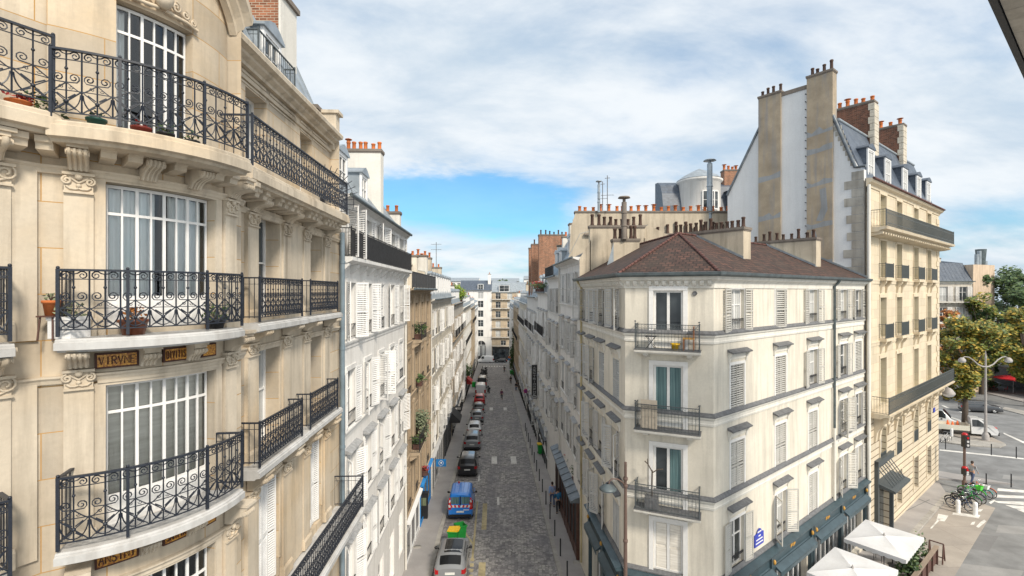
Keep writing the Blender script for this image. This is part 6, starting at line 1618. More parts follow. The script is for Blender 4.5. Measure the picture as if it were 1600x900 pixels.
# wheelie bins
def make_bin(label, lid='yellow', open_=False, group='green wheelie bins'):
    root = thing('wheelie_bin', label, 'bin', (0, 0, 0), 0, group)
    m = MB(); lo = [(-.24, -.26, .08), (.24, -.26, .08), (.24, .26, .08), (-.24, .26, .08)]; hi = [(-.30, -.33, 1.0), (.30, -.33, 1.0), (.30, .33, 1.0), (-.30, .33, 1.0)]
    m.face(lo[::-1])
    for k in range(4): m.face([lo[k], lo[(k+1) % 4], hi[(k+1) % 4], hi[k]])
    li = [(x*.93, y*.93, 1.0) for x, y, z in hi]; bo = [(x*.9, y*.9, .12) for x, y, z in lo]
    for k in range(4): m.face([hi[k], hi[(k+1) % 4], li[(k+1) % 4], li[k]]); m.face([li[k], li[(k+1) % 4], bo[(k+1) % 4], bo[k]])
    m.face(bo); m.prism([(-.34, -.37), (.34, -.37), (.34, -.31), (-.34, -.31)], .93, 1.0); m.prism([(-.34, .31), (.34, .31), (.34, .37), (-.34, .37)], .93, 1.0)
    m.build('bin_body', 'green_plastic', root)
    m = MB()
    if open_: m.face([(.31, -.34, 1.0), (.31, .34, 1.0), (.42, .34, .4), (.42, -.34, .4)]); m.face([(.30, -.34, 1.0), (.30, .34, 1.0), (.39, .34, .4), (.39, -.34, .4)]); 
    else: m.prism([(-.33, -.36), (.34, -.36), (.34, .36), (-.33, .36)], 1.005, lambda x, y: 1.05+(.05 if x > 0 else 0)); m.bx(.30, .40, -.25, .25, 1.0, 1.06)
    m.build('lid', ('yellow_plastic' if lid == 'yellow' else 'green_plastic'), root)
    m = MB(); m.tube([(.28, -.3, .1), (.28, -.22, .1)], .1, 10); m.tube([(.28, .22, .1), (.28, .3, .1)], .1, 10); m.build('wheel', 'rubber', root)
    return root
o = make_bin('green wheelie bin with a closed yellow lid standing in the road behind the blue van'); park(o, 30.2, -2.55, -1.7)
o = make_bin('open green wheelie bin in the road behind the yellow lidded one', 'green', True); park(o, 31.0, -2.15, 2.0)
o = make_bin('green wheelie bin with a yellow lid alone on the right pavement', 'yellow'); x, y = G(845, 711); put(o, x, y, ground(x, y)+.12, 1.7)
o = make_bin('green wheelie bin on the left pavement near the black van', 'green'); x, y = G(740, 606); put(o, x, y, ground(x, y)+.12, 1.2)
for px, py, lab in ((799, 586, 'left one of two green wheelie bins far down the right pavement'), (803.5, 588, 'right one of two green wheelie bins far down the right pavement')):
    o = make_bin(lab, 'green'); x, y = G(px, py); put(o, x, y, ground(x, y)+.12, .5)
# bollards along the right kerb
mB = MB(); mB.tube([(0, 0, 0), (0, 0, 1.0)], .04, 8); mB.ball((0, 0, 1.02), .045, 6); meB = mB.mesh('bollard', 'black_iron')
def bollard(x, y, lab, g): 
    o = bpy.data.objects.new('bollard', meB); COL.objects.link(o); o.location = (x, y, ground(x, y)+.12); tag(o, lab, 'bollard', g)
nb = 0
for i in range(14):
    y = 26.0+i*2.65; bollard(SX(KR+.38, y), y, 'thin black bollard in the row along the right kerb of the paved street', 'black bollards along the right kerb')
for px, py, lab in ((1541, 763, 'black bollard left of the crosswalk behind the parked bicycles'), (1580, 764, 'black bollard at the right edge beside the crosswalk'), (1477.5, 704, 'black bollard beside the golden building corner'), (1549, 713, 'short black bollard right of the traffic light across the side street'), (1588, 718, 'black bollard farthest right across the side street')):
    x, y = G(px, py); bollard(x, y, lab, 'black bollards at the junction')
for px, py, lab in ((1497, 801, 'left one of two stout white posts in front of the bicycles'), (1524, 805, 'right one of two stout white posts in front of the bicycles'), (1487, 682, 'lone stout white post beyond the side street near the tree')):
    x, y = G(px, py); m = MB(); m.lathe((x, y, ground(x, y)), [(.13, 0), (.13, .82), (.10, .88), (.001, .9)], 14); m.lathe((x, y, ground(x, y)), [(.135, .6), (.135, .7)], 14)
    tag(m.build('bollard', 'white_paint', None, (x, y, ground(x, y))), lab, 'post', 'white posts')
# ================================================================ lamps, signals, signs
def corner_lamp():
    x, y = 4.02, 17.0; z = ground(x, y)+.12
    t = thing('street_lamp', 'tall brown street lamp with one drooping dish head at the tip of the corner building', 'street lamp', (x, y, z))
    m = MB(); m.tube([(x, y, z), (x, y, 3.5), (x, y, 8.25)], [.10, .075, .045], 10); m.lathe((x, y, z), [(.2, 0), (.2, .8), (.12, 1.1), (.09, 1.2)], 12)
    for zz in (3.4, 5.4, 7.35, 7.6): m.lathe((x, y, zz), [(.07, 0), (.085, .03), (.085, .09), (.07, .12)], 10)
    m.build('pole', 'lamp_brown', t)
    m = MB(); m.tube([(x, y, 7.42), (x-.12, y-.02, 7.55), (x-.3, y-.04, 7.66), (x-.48, y-.06, 7.68), (x-.58, y-.07, 7.6), (x-.60, y-.07, 7.5)], .028, 8); m.build('arm', 'lamp_brown', t)
    m = MB(); m.lathe((x-.64, y-.08, 7.36), [(.06, .16), (.1, .13), (.26, .03), (.31, -.02), (.30, -.05)], 16); m.build('lamp_head', 'gutter_zinc', t)
    m = MB(); m.lathe((x-.64, y-.08, 7.30), [(.29, .0), (.2, -.05), (.001, -.07)], 16); m.build('lamp_glass', 'lamp_glass', t)
corner_lamp()
def double_lamp():
    x, y = G(1540, 689); z = ground(x, y); s = y/FPX
    zt = CAMZ-(560-455)*s
    t = thing('street_lamp', 'tall grey street lamp with two long curved arms beside the parked truck', 'street lamp', (x, y, z))
    m = MB(); m.tube([(x, y, z), (x, y, z+3), (x, y, zt)], [.17, .12, .08], 10); m.lathe((x, y, z), [(.32, 0), (.3, .6), (.18, .9)], 12); m.lathe((x, y, zt), [(.1, 0), (.05, .5), (.001, .9)], 8); m.build('pole', 'lamp_grey', t)
    zz = CAMZ-(573-455)*s
    for sg, ex in ((-1, 3.0), (1, 2.9)):
        m = MB(); m.tube([(x+sg*k*ex*.79, y+sg*k*ex*.62*0+0, zz+dz) for k, dz in ((0, 0), (.15, .02), (.35, .25), (.55, .7), (.75, 1.0), (.92, 1.05), (1.0, .95))], [.08, .08, .07, .06, .05, .045, .04], 8); m.build('arm', 'lamp_grey', t)
        m = MB(); hx = x+sg*ex*.79; m.lathe((hx+sg*.1, y, zz+.62), [(.08, .36), (.18, .3), (.30, .15), (.34, 0)], 14); m.build('lamp_head', 'lamp_grey', t)
        m = MB(); m.lathe((hx+sg*.1, y, zz+.62), [(.33, 0), (.27, -.14), (.001, -.22)], 14); m.build('lamp_glass', 'lamp_glass', t)
double_lamp()
p = fH.P(LH+.6, .5, 0); t = thing('wall_lamp', 'round grey lamp head on a bracket under the lower balcony of the golden building', 'lamp', (p[0], p[1], 5.9))
m = MB(); m.tube([fH.P(LH-.02, .05, 6.5), fH.P(LH+.4, .3, 6.5), fH.P(LH+.6, .5, 6.35)], .05, 6); m.build('bracket', 'lamp_grey', t)
m = MB(); m.lathe((p[0], p[1], 5.85), [(.1, .5), (.25, .4), (.45, .1), (.45, 0)], 14); m.build('lamp_head', 'lamp_grey', t)
m = MB(); m.lathe((p[0], p[1], 5.85), [(.44, 0), (.3, -.2), (.001, -.3)], 14); m.build('lamp_glass', 'lamp_glass', t)
x, y = G(1507, 764); z = ground(x, y)+.1; s = y/FPX; zt = CAMZ-(683-455)*s
t = thing('traffic_light', 'brown traffic light pole with a red topped signal head beside the bicycles', 'traffic light', (x, y, z))
m = MB(); m.tube([(x, y, z), (x, y, zt)], .09, 10); m.lathe((x, y, z), [(.16, 0), (.16, .5), (.1, .6)], 10); m.build('pole', 'lamp_brown', t)
for zz, hh, w_ in ((zt-.75, .95, .22), (zt-2.9, .5, .15)):
    m = MB(); m.prism([(x-.18, y-.16-w_*.5), (x+.18, y-.16-w_*.5), (x+.18, y+.1), (x-.18, y+.1)], zz, zz+hh); m.ball((x, y-.02, zz+hh), .20, 8, 1, .8)
    h_ = m.build('signal_head', ['black_iron', 'red_lens'], t)
    for k in range(3):
        m = MB(); m.tube([(x, y-.16-w_*.5, zz+hh*(.2+.3*k)), (x, y-.20-w_*.5, zz+hh*(.2+.3*k))], .09, 10); m.build('lens', 'light_grey' if k < 2 else 'red_lens', h_)
def hang_sign(name, label, x, y, z, w, h, mat, cat='sign', txt=None, round_=False, emblem=None, arm=0):
    t = thing(name, label, cat, (x, y, z))
    m = MB()
    if round_:
        m.tube([(x, y-.03, z), (x, y+.0, z)], w/2, 18)
    else: m.bx(x-w/2, x+w/2, y-.06, y, z-h/2, z+h/2)
    m.build('panel', mat, t)
    if arm: m = MB(); m.tube([(x, y, z+h*.3), (x+arm, y, z+h*.3)], .025, 5); m.build('bracket', 'black_iron', t)
    return t
fs = Fr(0, 0, 1, 0)
t = hang_sign('shop_sign', 'square blue shop sign with a white ring emblem hanging over the left pavement', -6.05, 41.0, -.35, .86, .62, 'blue_paint', arm=-.5)
m = MB(); m.tube([(-6.05+.2*math.cos(a), 40.92, -.35+.2*math.sin(a)) for a in [2*PI*i/16 for i in range(16)]], .022, 5, 0, True); m.ball((-6.05, 40.93, -.35), .09, 7); m.build('emblem', 'white_paint', t)
t = hang_sign('shop_sign', 'small black sign with pale lettering hanging over the left pavement above a dark awning', -6.72, 60.0, -.35, .95, .55, 'black_iron', arm=-.6)
m = MB()
for k in range(2): m.bx(-7.05, -6.4, 59.92, 59.935, -.45+k*.14, -.38+k*.14)
m.build('sign_lettering', 'light_grey', t)
t = hang_sign('hotel_sign', 'tall black vertical hotel sign reading ARC TRIOMPHE on the right row', 2.50, 53.6, 4.2, .62, 3.75, 'black_iron', arm=.6)
for i, ch in enumerate('ARCTRIOMPHE'):
    zz = 5.78-i*.292-(.08 if i > 2 else 0)
    lettering(ch, Fr(2.50-.16, 53.53, 1, 0), -.02, .34, zz-.11, zz+.10, .0, 'white_paint', t)
m = MB(); m.bx(2.27, 2.73, 53.52, 53.535, 2.42, 2.46); m.bx(2.27, 2.73, 53.52, 53.535, 2.60, 2.64); m.bx(2.27, 2.31, 53.52, 53.535, 2.46, 2.60); m.bx(2.69, 2.73, 53.52, 53.535, 2.46, 2.60); m.build('sign_lettering', 'white_paint', t)
t = hang_sign('no_parking_sign', 'round blue no stopping sign with a red rim above the right pavement', 2.02, 70, -.25, .66, .66, 'sign_red', round_=True, arm=.5)
m = MB(); m.tube([(2.02, 69.955, -.25), (2.02, 69.945, -.25)], .24, 16); m.build('sign_face', 'sign_blue', t)
m = MB(); 
for sg in (1, -1): m.tube([(2.02-.2, 69.94, -.25-sg*.2), (2.02+.2, 69.94, -.25+sg*.2)], .035, 4)
m.build('sign_cross', 'sign_red', t)
def post_sign(label, px, py, mats, zc):
    x, y = G(px, py); z = ground(x, y)+.1; t = thing('road_sign', label, 'sign', (x, y, z))
    m = MB(); m.tube([(x, y, z), (x, y, z+3.6)], .05, 6); m.build('pole', 'lamp_grey', t)
    for k, mt in enumerate(mats): m = MB(); m.tube([(x, y-.08, z+3.3-k*.8), (x, y-.04, z+3.3-k*.8)], .38, 14) if k == 0 else m.bx(x-.35, x+.35, y-.08, y-.04, z+3.2-k*.8, z+3.7-k*.8); m.build('sign_face', mt, t)
post_sign('round blue road sign on a post far down the right pavement', 806, 590, ['blue_paint'], 0)
post_sign('orange and blue road sign at the far end of the right pavement', 796, 577, ['orange', 'blue_paint'], 0)
# awnings and panels on the left
m = MB(); a0, a1 = 55.5, 58.6
m.face([(SX(-5.0, a0), a0, .35), (SX(-5.0, a1), a1, .3), (SX(-3.9, a1), a1, -.75), (SX(-3.9, a0), a0, -.7)]); m.face([(SX(-5.0, a0), a0, .35), (SX(-3.9, a0), a0, -.7), (SX(-3.9, a0), a0, -.95), (SX(-5.0, a0), a0, -.95)]); m.face([(SX(-3.9, a0), a0, -.7), (SX(-3.9, a1), a1, -.75), (SX(-3.9, a1), a1, -1.0), (SX(-3.9, a0), a0, -.95)])
tag(m.build('awning', 'black_iron', None, (SX(-5, 57), 57, -.5)), 'black wedge shaped awning over the left pavement', 'awning')
m = MB(); a0, a1 = 86, 90
m.face([(SX(-4.9, a0), a0, -1.2), (SX(-4.9, a1), a1, -1.4), (SX(-3.9, a1), a1, -2.3), (SX(-3.9, a0), a0, -2.1)]); m.face([(SX(-4.9, a0), a0, -1.2), (SX(-3.9, a0), a0, -2.1), (SX(-3.9, a0), a0, -2.4), (SX(-4.9, a0), a0, -2.4)])
tag(m.build('awning', 'awning_red', None, (SX(-5, 88), 88, -2)), 'red awning far down the left pavement', 'awning')
x, y = G(664, 812); z = ground(x, y)+.12; t = thing('parking_meter', 'dark green pavement post with a pale panel beside the blue shop front', 'post', (x, y, z))
m = MB(); m.prism([(x-.2, y-.16), (x+.2, y-.16), (x+.2, y+.16), (x-.2, y+.16)], z, z+1.75); m.prism([(x-.24, y-.2), (x+.24, y-.2), (x+.24, y+.2), (x-.24, y+.2)], z+1.75, z+1.85); m.build('post_body', 'black_iron', t)
m = MB(); m.bx(x-.12, x+.12, y-.172, y-.165, z+.95, z+1.5); m.build('panel', 'leaf_pale', t)
# street plate on the corner building
p = fG.P(3.55, .03, 3.62); t = thing('street_name_plate', 'blue enamel street plate with a green crest top on the corner building', 'sign', p)
m = MB(); m.face([fG.P(u, .045, z) for u, z in ((3.18, 3.62), (3.98, 3.62), (3.98, 4.12), (3.18, 4.12))]); m.box(fG, 3.18, 3.98, .005, .042, 3.62, 4.12); m.build('plate', 'sign_blue', t)
m = MB(); m.sweep(fG, 3.3, 3.86, [(.005, 4.12), (.044, 4.12), (.044, 4.14), (.005, 4.14)]); m.face([fG.P(u, .046, z) for u, z in ((3.34, 4.12), (3.82, 4.12), (3.76, 4.26), (3.58, 4.36), (3.40, 4.26))]); m.build('crest', 'sign_blue', t)
m = MB()
for u0, u1, z in ((3.42, 3.74, 4.17), (3.26, 3.9, 3.72), (3.3, 3.86, 3.86), (3.5, 3.7, 4.0)): m.box(fG, u0, u1, .047, .05, z, z+.055)
m.build('plate_lettering', 'white_paint', t)

# ================================================================ people
def skinmesh(name, joints, edges, mat, parent, sub=1):
    me = bpy.data.meshes.new(name); me.from_pydata([j[0] for j in joints], edges, []); me.update()
    o = bpy.data.objects.new(name, me); COL.objects.link(o); o.parent = parent; ROOT[o.name] = Vector((0, 0, 0))
    sv = me.skin_vertices
    L = sv[0] if len(sv) else me.attributes.new('x', 'FLOAT', 'POINT') if False else None
    o.modifiers.new('skin', 'SKIN'); 
    if not me.skin_vertices: bpy.context.view_layer.update()
    L = me.skin_vertices[0].data if me.skin_vertices else None
    if L:
        for i, j in enumerate(joints): r = j[1]; L[i].radius = r if isinstance(r, tuple) else (r, r); L[i].use_root = (i == 0)
    s = o.modifiers.new('sub', 'SUBSURF'); s.levels = sub; s.render_levels = sub
    me.materials.append(M(mat)); return o
def person(label, top, legs, hairm, step=.22, group=None, h=1.0, jacket=False):
    t = thing('person', label, 'person', (0, 0, 0), 0, group)
    J = [((0, 0, .94), (.13, .15)), ((0, 0, 1.16), (.10, .13)), ((.01, 0, 1.36), (.11, .16)), ((.01, 0, 1.49), .055), ((.03, 0, 1.57), (.075, .065)), ((.035, 0, 1.66), (.095, .078)), ((.025, 0, 1.74), (.06, .055))]
    E = [(0, 1), (1, 2), (2, 3), (3, 4), (4, 5), (5, 6)]
    def add(p, r, frm): J.append((p, r)); E.append((frm, len(J)-1)); return len(J)-1
    arms = {}
    for sg in (1, -1):
        k = step*sg
        hp = add((0, sg*.10, .88), .085, 0); kn = add((k*.75+.03, sg*.105, .49), .058, hp); an = add((k*1.25-.05, sg*.105, .09), .038, kn); add((k*1.25+.14, sg*.115, .035), .035, an)
        sh = add((.0, sg*.185, 1.42), .058, 2); el = add((-k*.5-.02, sg*.235, 1.15), .042, sh); wr = add((-k*.9+.06, sg*.235, .92), .028, el); pa = add((-k*1.0+.075, sg*.235, .85), .030, wr)
        for f in range(4): a = add((-k*1.0+.065+.018*f, sg*.23, .79-.006*abs(f-1.5)), .0095, pa); add((-k*1.0+.075+.016*f, sg*.215, .755+.004*abs(f-1.5)), .008, a)
        a = add((-k*1.0+.12, sg*.215, .84), .011, wr); add((-k*1.0+.13, sg*.205, .80), .009, a)
    skinmesh('body', J, E, 'skin', t)
    C = [((0, 0, .92), (.15, .17)), ((0, 0, 1.16), (.125, .152)), ((.01, 0, 1.37), (.13, .18)), ((.01, 0, 1.47), (.07, .08))]; CE = [(0, 1), (1, 2), (2, 3)]
    for sg in (1, -1):
        k = step*sg; n = len(C); C += [((.0, sg*.19, 1.42), .075), ((-k*.5-.02, sg*.238, 1.15), .058), ((-k*.85+.05, sg*.238, .95), .046)]; CE += [(2, n), (n, n+1), (n+1, n+2)]
    skinmesh('jacket' if jacket else 'shirt', C, CE, top, t)
    C = [((0, 0, .97), (.135, .155)), ((0, 0, .90), (.13, .15))]; CE = [(0, 1)]
    for sg in (1, -1):
        k = step*sg; n = len(C); C += [((0, sg*.10, .85), .105), ((k*.75+.03, sg*.105, .49), .078), ((k*1.25-.05, sg*.105, .13), .058)]; CE += [(1, n), (n, n+1), (n+1, n+2)]
    skinmesh('trousers', C, CE, legs, t)
    q = MB(); q.ball((.012, 0, 1.70), .098, 9, 0, 1.0); q.ball((-.02, 0, 1.65), .088, 8, 0, 1.0); q.build('hair', hairm, t)
    q = MB(); q.ball((.135, 0, 1.645), .016, 5, 0); q.ball((.11, .032, 1.672), .012, 5, 1); q.ball((.11, -.032, 1.672), .012, 5, 1); q.bx(.118, .124, -.025, .025, 1.60, 1.608, 2); q.ball((.035, .085, 1.655), .02, 5, 0); q.ball((.035, -.085, 1.655), .02, 5, 0); q.build('face', ['skin', 'hair', 'sign_red'], t)
    for sg in (1, -1): k = step*sg; q = MB(); q.ball((k*1.25+.06, sg*.112, .045), .065, 7, 0, .75); q.ball((k*1.25-.03, sg*.108, .05), .055, 7, 0, .9); q.build('shoe', 'black_iron', t)
    return t
def stand(o, px, py, rz, lift=.12): x, y = G(px, py); put(o, x, y, ground(x, y)+lift, rz, False)
stand(person('person in a pale blue shirt and dark trousers walking on the right pavement', 'shirt_blue', 'denim', 'hair'), 863, 792, PI/2)
stand(person('person in a blue jacket and black trousers walking on the right pavement', 'jacket_blue', 'dark_cloth', 'hair', -.2, jacket=True), 872, 803, PI/2)
stand(person('person in dark clothes far down the right pavement beside the kerb', 'dark_cloth', 'dark_cloth', 'hair'), 798, 601, PI/2)
stand(person('person in black standing by the doorway far down the right pavement', 'dark_cloth', 'denim', 'hair', .1), 806.5, 612, -PI/2)
stand(person('person in a dark purple coat crossing the middle of the street', 'magenta_cloth', 'dark_cloth', 'hair', .25, jacket=True), 784, 624, -PI/2, .005)
stand(person('person in dark clothes walking in the road near the far crosswalk', 'dark_cloth', 'dark_cloth', 'hair', -.2), 788, 582, PI/2, .005)
stand(person('person in a green top standing before the dark shop at the street end', 'cloth_green', 'denim', 'hair', .05), 773, 561.5, -PI/2, .0)
stand(person('person in a grey top and jeans walking behind the traffic light', 'grey_cloth', 'denim', 'hair'), 1519, 757, .3, .1)

# ================================================================ bicycles
def make_bike(label, col, basket=None, group='bicycles parked by the white posts'):
    t = thing('bicycle', label, 'bicycle', (0, 0, 0), 0, group); R = .335
    for x in (0, 1.05):
        q = MB(); q.tube([(x+R*math.cos(a), 0, R+R*math.sin(a)) for a in [2*PI*i/22 for i in range(22)]], .024, 5, 0, True); w_ = q.build('wheel', 'rubber', t)
        q = MB()
        for i in range(10): a = 2*PI*i/10; q.tube([(x, .0, R), (x+R*.95*math.cos(a), 0, R+R*.95*math.sin(a))], .004, 3, 0, False, False)
        q.tube([(x+R*.92*math.cos(a), 0, R+R*.92*math.sin(a)) for a in [2*PI*i/22 for i in range(22)]], .012, 4, 0, True); q.tube([(x, -.05, R), (x, .05, R)], .03, 8); q.build('rim', 'chrome', w_)
        q = MB(); q.tube([(x+(R+.035)*math.cos(a), 0, R+(R+.035)*math.sin(a)) for a in [.3+2.4*i/10 for i in range(11)]], .02, 4); q.build('mudguard', col, t)
    q = MB()
    for a, c in (((0, .335), (.43, .30)), ((.43, .30), (.33, .84)), ((.43, .30), (.86, .72)), ((.36, .70), (.84, .86)), ((0, .335), (.35, .72)), ((.82, .96), (.90, .62)), ((.90, .62), (1.05, .335))): q.tube([(a[0], 0, a[1]), (c[0], 0, c[1])], .024, 6)
    q.build('frame', col, t)
    q = MB(); q.tube([(.20, 0, .90), (.33, 0, .91), (.45, 0, .90)], [.075, .065, .02], 7); q.build('saddle', 'rubber', t)
    q = MB(); q.tube([(.72, -.29, 1.04), (.80, -.2, 1.06), (.82, 0, 1.03), (.80, .2, 1.06), (.72, .29, 1.04)], .016, 6); q.tube([(.82, 0, .96), (.82, 0, 1.04)], .018, 6); q.build('handlebar', 'chrome', t)
    q = MB(); q.tube([(.43, -.08, .3), (.43, .08, .3)], .09, 12); q.tube([(.43, .09, .3), (.53, .1, .16)], .014, 5); q.tube([(.43, -.09, .3), (.33, -.1, .44)], .014, 5); q.bx(.49, .58, .09, .17, .14, .165); q.bx(.28, .37, -.17, -.09, .43, .455); q.build('crankset', 'chrome', t)
    if basket:
        q = MB(); lo = [(.90, -.14, .72), (1.14, -.14, .72), (1.14, .14, .72), (.90, .14, .72)]; hi = [(.86, -.19, 1.0), (1.22, -.19, 1.02), (1.22, .19, 1.02), (.86, .19, 1.0)]
        q.face(lo)
        for k in range(4): q.face([lo[k], lo[(k+1) % 4], hi[(k+1) % 4], hi[k]])
        q.build('basket', basket, t)
    return t
pa, pb = G(1484, 789), G(1522, 800); ba = math.atan2(pb[1]-pa[1], pb[0]-pa[0])
specs = [((1512, 797), 'dark mountain bicycle with yellow details just behind the two white posts', 'denim', None), ((1509, 793), 'black bicycle second behind the white posts', 'black_iron', None), ((1517, 790), 'grey framed bicycle in the middle of the parked row', 'black_iron', None), ((1520, 786), 'dark green bicycle in the middle of the parked row', 'green_plastic', None), ((1528, 783), 'dark blue bicycle behind the dark green one in the parked row', 'denim', None), ((1528, 777), 'bright green hire bicycle with a lime basket beside the traffic light', 'lime_plastic', 'lime_plastic'), ((1538, 776), 'teal hire bicycle with a white basket at the back of the row', 'teal_paint', 'white_paint'), ((1545, 774), 'black bicycle with an orange guard farthest right in the row', 'orange', None)]
for i, ((px, py), lab, col, bk) in enumerate(specs):
    x, y = G(px, py); o = make_bike(lab, col, bk); a = ba+random.uniform(-.12, .12)+(PI if i % 3 == 1 else 0); 
    put(o, x-.45-.52*math.cos(a), y-.52*math.sin(a), None, a)
x, y = G(1473, 692); o = make_bike('silver bicycle leaning at the golden building corner across the side street', 'light_grey', None, None); put(o, x, y, None, .3)

# ================================================================ cafe terrace with white parasols
def square_parasol(label, u0, u1, w0, w1, ze):
    c = ((u0+u1)/2, (w0+w1)/2); zc = ze+.14; x, y, _ = fG.P(*c, 0); zg = ground(x, y)+.12
    t = thing('parasol', label, 'parasol', (x, y, zg), 0, 'white parasols on the terrace')
    m = MB(); cs = [fG.P(u0, w0, ze), fG.P(u1, w0, ze), fG.P(u1, w1, ze), fG.P(u0, w1, ze)]; ap = fG.P(*c, zc)
    N = 8
    for k in range(4):
        a, b_ = Vector(cs[k]), Vector(cs[(k+1) % 4]); A_ = Vector(ap)
        rows = []
        for i in range(N+1):
            s = i/N; rows.append([A_.lerp(a.lerp(b_, j/N), s)-Vector((0, 0, .05*math.sin(PI*s)*math.sin(PI*j/N))) for j in range(N+1)])
        m.grid(rows, 0, False)
    m.build('canopy', 'canopy_cloth', t)
    m = MB()
    for k in range(4):
        a, b_ = Vector(cs[k]), Vector(cs[(k+1) % 4]); n = 36
        for i in range(n):
            p, q = a.lerp(b_, i/n), a.lerp(b_, (i+1)/n); d = lambda i: .17+.05*abs(math.sin(PI*i/4.)); wv = Vector((0, 0, 0))
            m.face([p, q, q-Vector((0, 0, d(i+1))), p-Vector((0, 0, d(i)))])
    m.build('valance', 'canopy_cloth', t)
    m = MB(); m.tube([(x, y, zg), (x, y, zc+.10)], .035, 8); m.lathe((x, y, zc), [(.06, 0), (.06, .04), (.02, .07), (.02, .14), (.001, .16)], 8)
    for k in cs: m.tube([(x, y, zc-.06), (k[0], k[1], k[2]-.02)], .014, 4)
    m.build('pole', 'lamp_grey', t)
    m = MB(); m.lathe((x, y, zg), [(.001, .1), (.35, .1), (.4, 0)], 14); m.build('base', 'kerb_stone', t)
square_parasol('white square parasol nearer the golden building, behind the other on the terrace', 11.9, 15.3, .55, 3.1, 1.45)
square_parasol('white square parasol at the bottom edge, in front of the other on the terrace', 7.1, 10.6, .55, 3.1, 1.45)
# terrace fence with an end brace
fz = lambda u, w: ground(*fG.P(u, w, 0)[:2])+.12
t = thing('terrace_fence', 'dark brown wooden terrace fence with a pale top rail', 'fence', fG.P(14, 3.1, fz(14, 3.1)))
m = MB(); us = [9+i*1.1 for i in range(9)]
m.face([fG.P(9, 3.04, fz(9, 3.1)+1.02), fG.P(17.85, 3.04, fz(17.8, 3.1)+1.02), fG.P(17.85, 3.24, fz(17.8, 3.1)+1.02), fG.P(9, 3.24, fz(9, 3.1)+1.02)])
m.face([fG.P(9, 3.24, fz(9, 3.1)+.96), fG.P(17.85, 3.24, fz(17.8, 3.1)+.96), fG.P(17.85, 3.24, fz(17.8, 3.1)+1.02), fG.P(9, 3.24, fz(9, 3.1)+1.02)]); m.build('top_rail', 'rail_wood', t)
for i in range(9):
    u = 9.03+i*1.1; m = MB(); m.box(fG, u-.05, u+.05, 3.06, 3.2, fz(u, 3.1), fz(u, 3.1)+.96); m.build('post', 'brown_wood', t)
    if i < 8: m = MB(); m.box(fG, u+.06, u+1.03, 3.10, 3.13, fz(u, 3.1)+.08, fz(u, 3.1)+.88); m.build('panel', 'brown_wood', t)
t = thing('folding_sign_stand', 'dark wooden A shaped stand at the end of the terrace fence', 'stand', fG.P(18.25, 3.0, fz(18.2, 3)))
m = MB(); zz = fz(18.2, 3)
for w in (2.75, 3.35):
    m.tube([fG.P(18.0, w, zz), fG.P(18.25, w, zz+1.05)], .035, 4); m.tube([fG.P(18.6, w, zz), fG.P(18.25, w, zz+1.05)], .035, 4)
m.tube([fG.P(18.25, 2.75, zz+1.05), fG.P(18.25, 3.35, zz+1.05)], .035, 4); m.tube([fG.P(18.55, 2.75, zz+.15), fG.P(18.55, 3.35, zz+.15)], .03, 4); m.build('frame', 'brown_wood', t)
def shrub(name, label, x, y, z, h, r, leafm, n, box=None, group=None, cat='plant', ls=.08):
    t = thing(name, label, cat, (x, y, z), 0, group)
    if box:
        m = MB(); a, hb = box; m.prism([(x-a, y-a), (x+a, y-a), (x+a, y+a), (x-a, y+a)], z, z+hb); m.prism([(x-a*1.08, y-a*1.08), (x+a*1.08, y-a*1.08), (x+a*1.08, y+a*1.08), (x-a*1.08, y+a*1.08)], z+hb-.06, z+hb+.005); m.build('planter_box', 'brown_wood', t); z += hb
    m = MB()
    cl = [(random.gauss(0, r*.5), random.gauss(0, r*.5), random.uniform(.15, 1)*h) for _ in range(14)]
    for i in range(n):
        c = random.choice(cl); p = Vector((x+c[0]+random.gauss(0, r*.28), y+c[1]+random.gauss(0, r*.28), z+max(.02, c[2]+random.gauss(0, h*.12)))); s = ls*random.uniform(.6, 1.3)
        d1 = Vector((random.gauss(0, 1), random.gauss(0, 1), random.gauss(0, .7))).normalized(); d2 = d1.orthogonal().normalized()
        m.face([p-d1*s, p+d2*s*.55, p+d1*s, p-d2*s*.55])
    m.build('foliage', leafm, t)
    m = MB()
    for c in cl[:7]: m.tube([(x, y, z), (x+c[0]*.4, y+c[1]*.4, z+c[2]*.5), (x+c[0], y+c[1], z+c[2])], .012, 4)
    m.build('stem', 'bark', t); return t
for u, w, lab in ((16.6, 2.45, 'bushy dark green shrub in a box by the far end of the terrace fence'), (13.9, 2.75, 'green shrub in a box between the two white parasols'), (11.3, 2.8, 'green shrub in a box at the fence beside the front parasol')):
    p = fG.P(u, w, 0); shrub('planter_shrub', lab, p[0], p[1], fz(u, w), 1.15, .42, 'leaf_green', 520, (.28, .5), 'shrubs in boxes on the terrace', 'plant', .10)
def cafe_chair(label, x, y, z, rz, mat, group):
    t = thing('cafe_chair', label, 'chair', (0, 0, 0), 0, group)
    q = MB(); q.bx(-.2, .2, -.2, .2, .44, .47); q.build('seat', mat, t)
    q = MB(); q.bx(-.21, -.17, -.2, .2, .52, .88); q.build('backrest', mat, t)
    for sx in (-.18, .18):
        for sy in (-.18, .18): q = MB(); q.tube([(sx, sy, 0), (sx*.95, sy*.95, .44 if sx > 0 else .88)], .015, 5); q.build('leg', 'black_iron', t)
    put(t, x, y, z, rz, False)
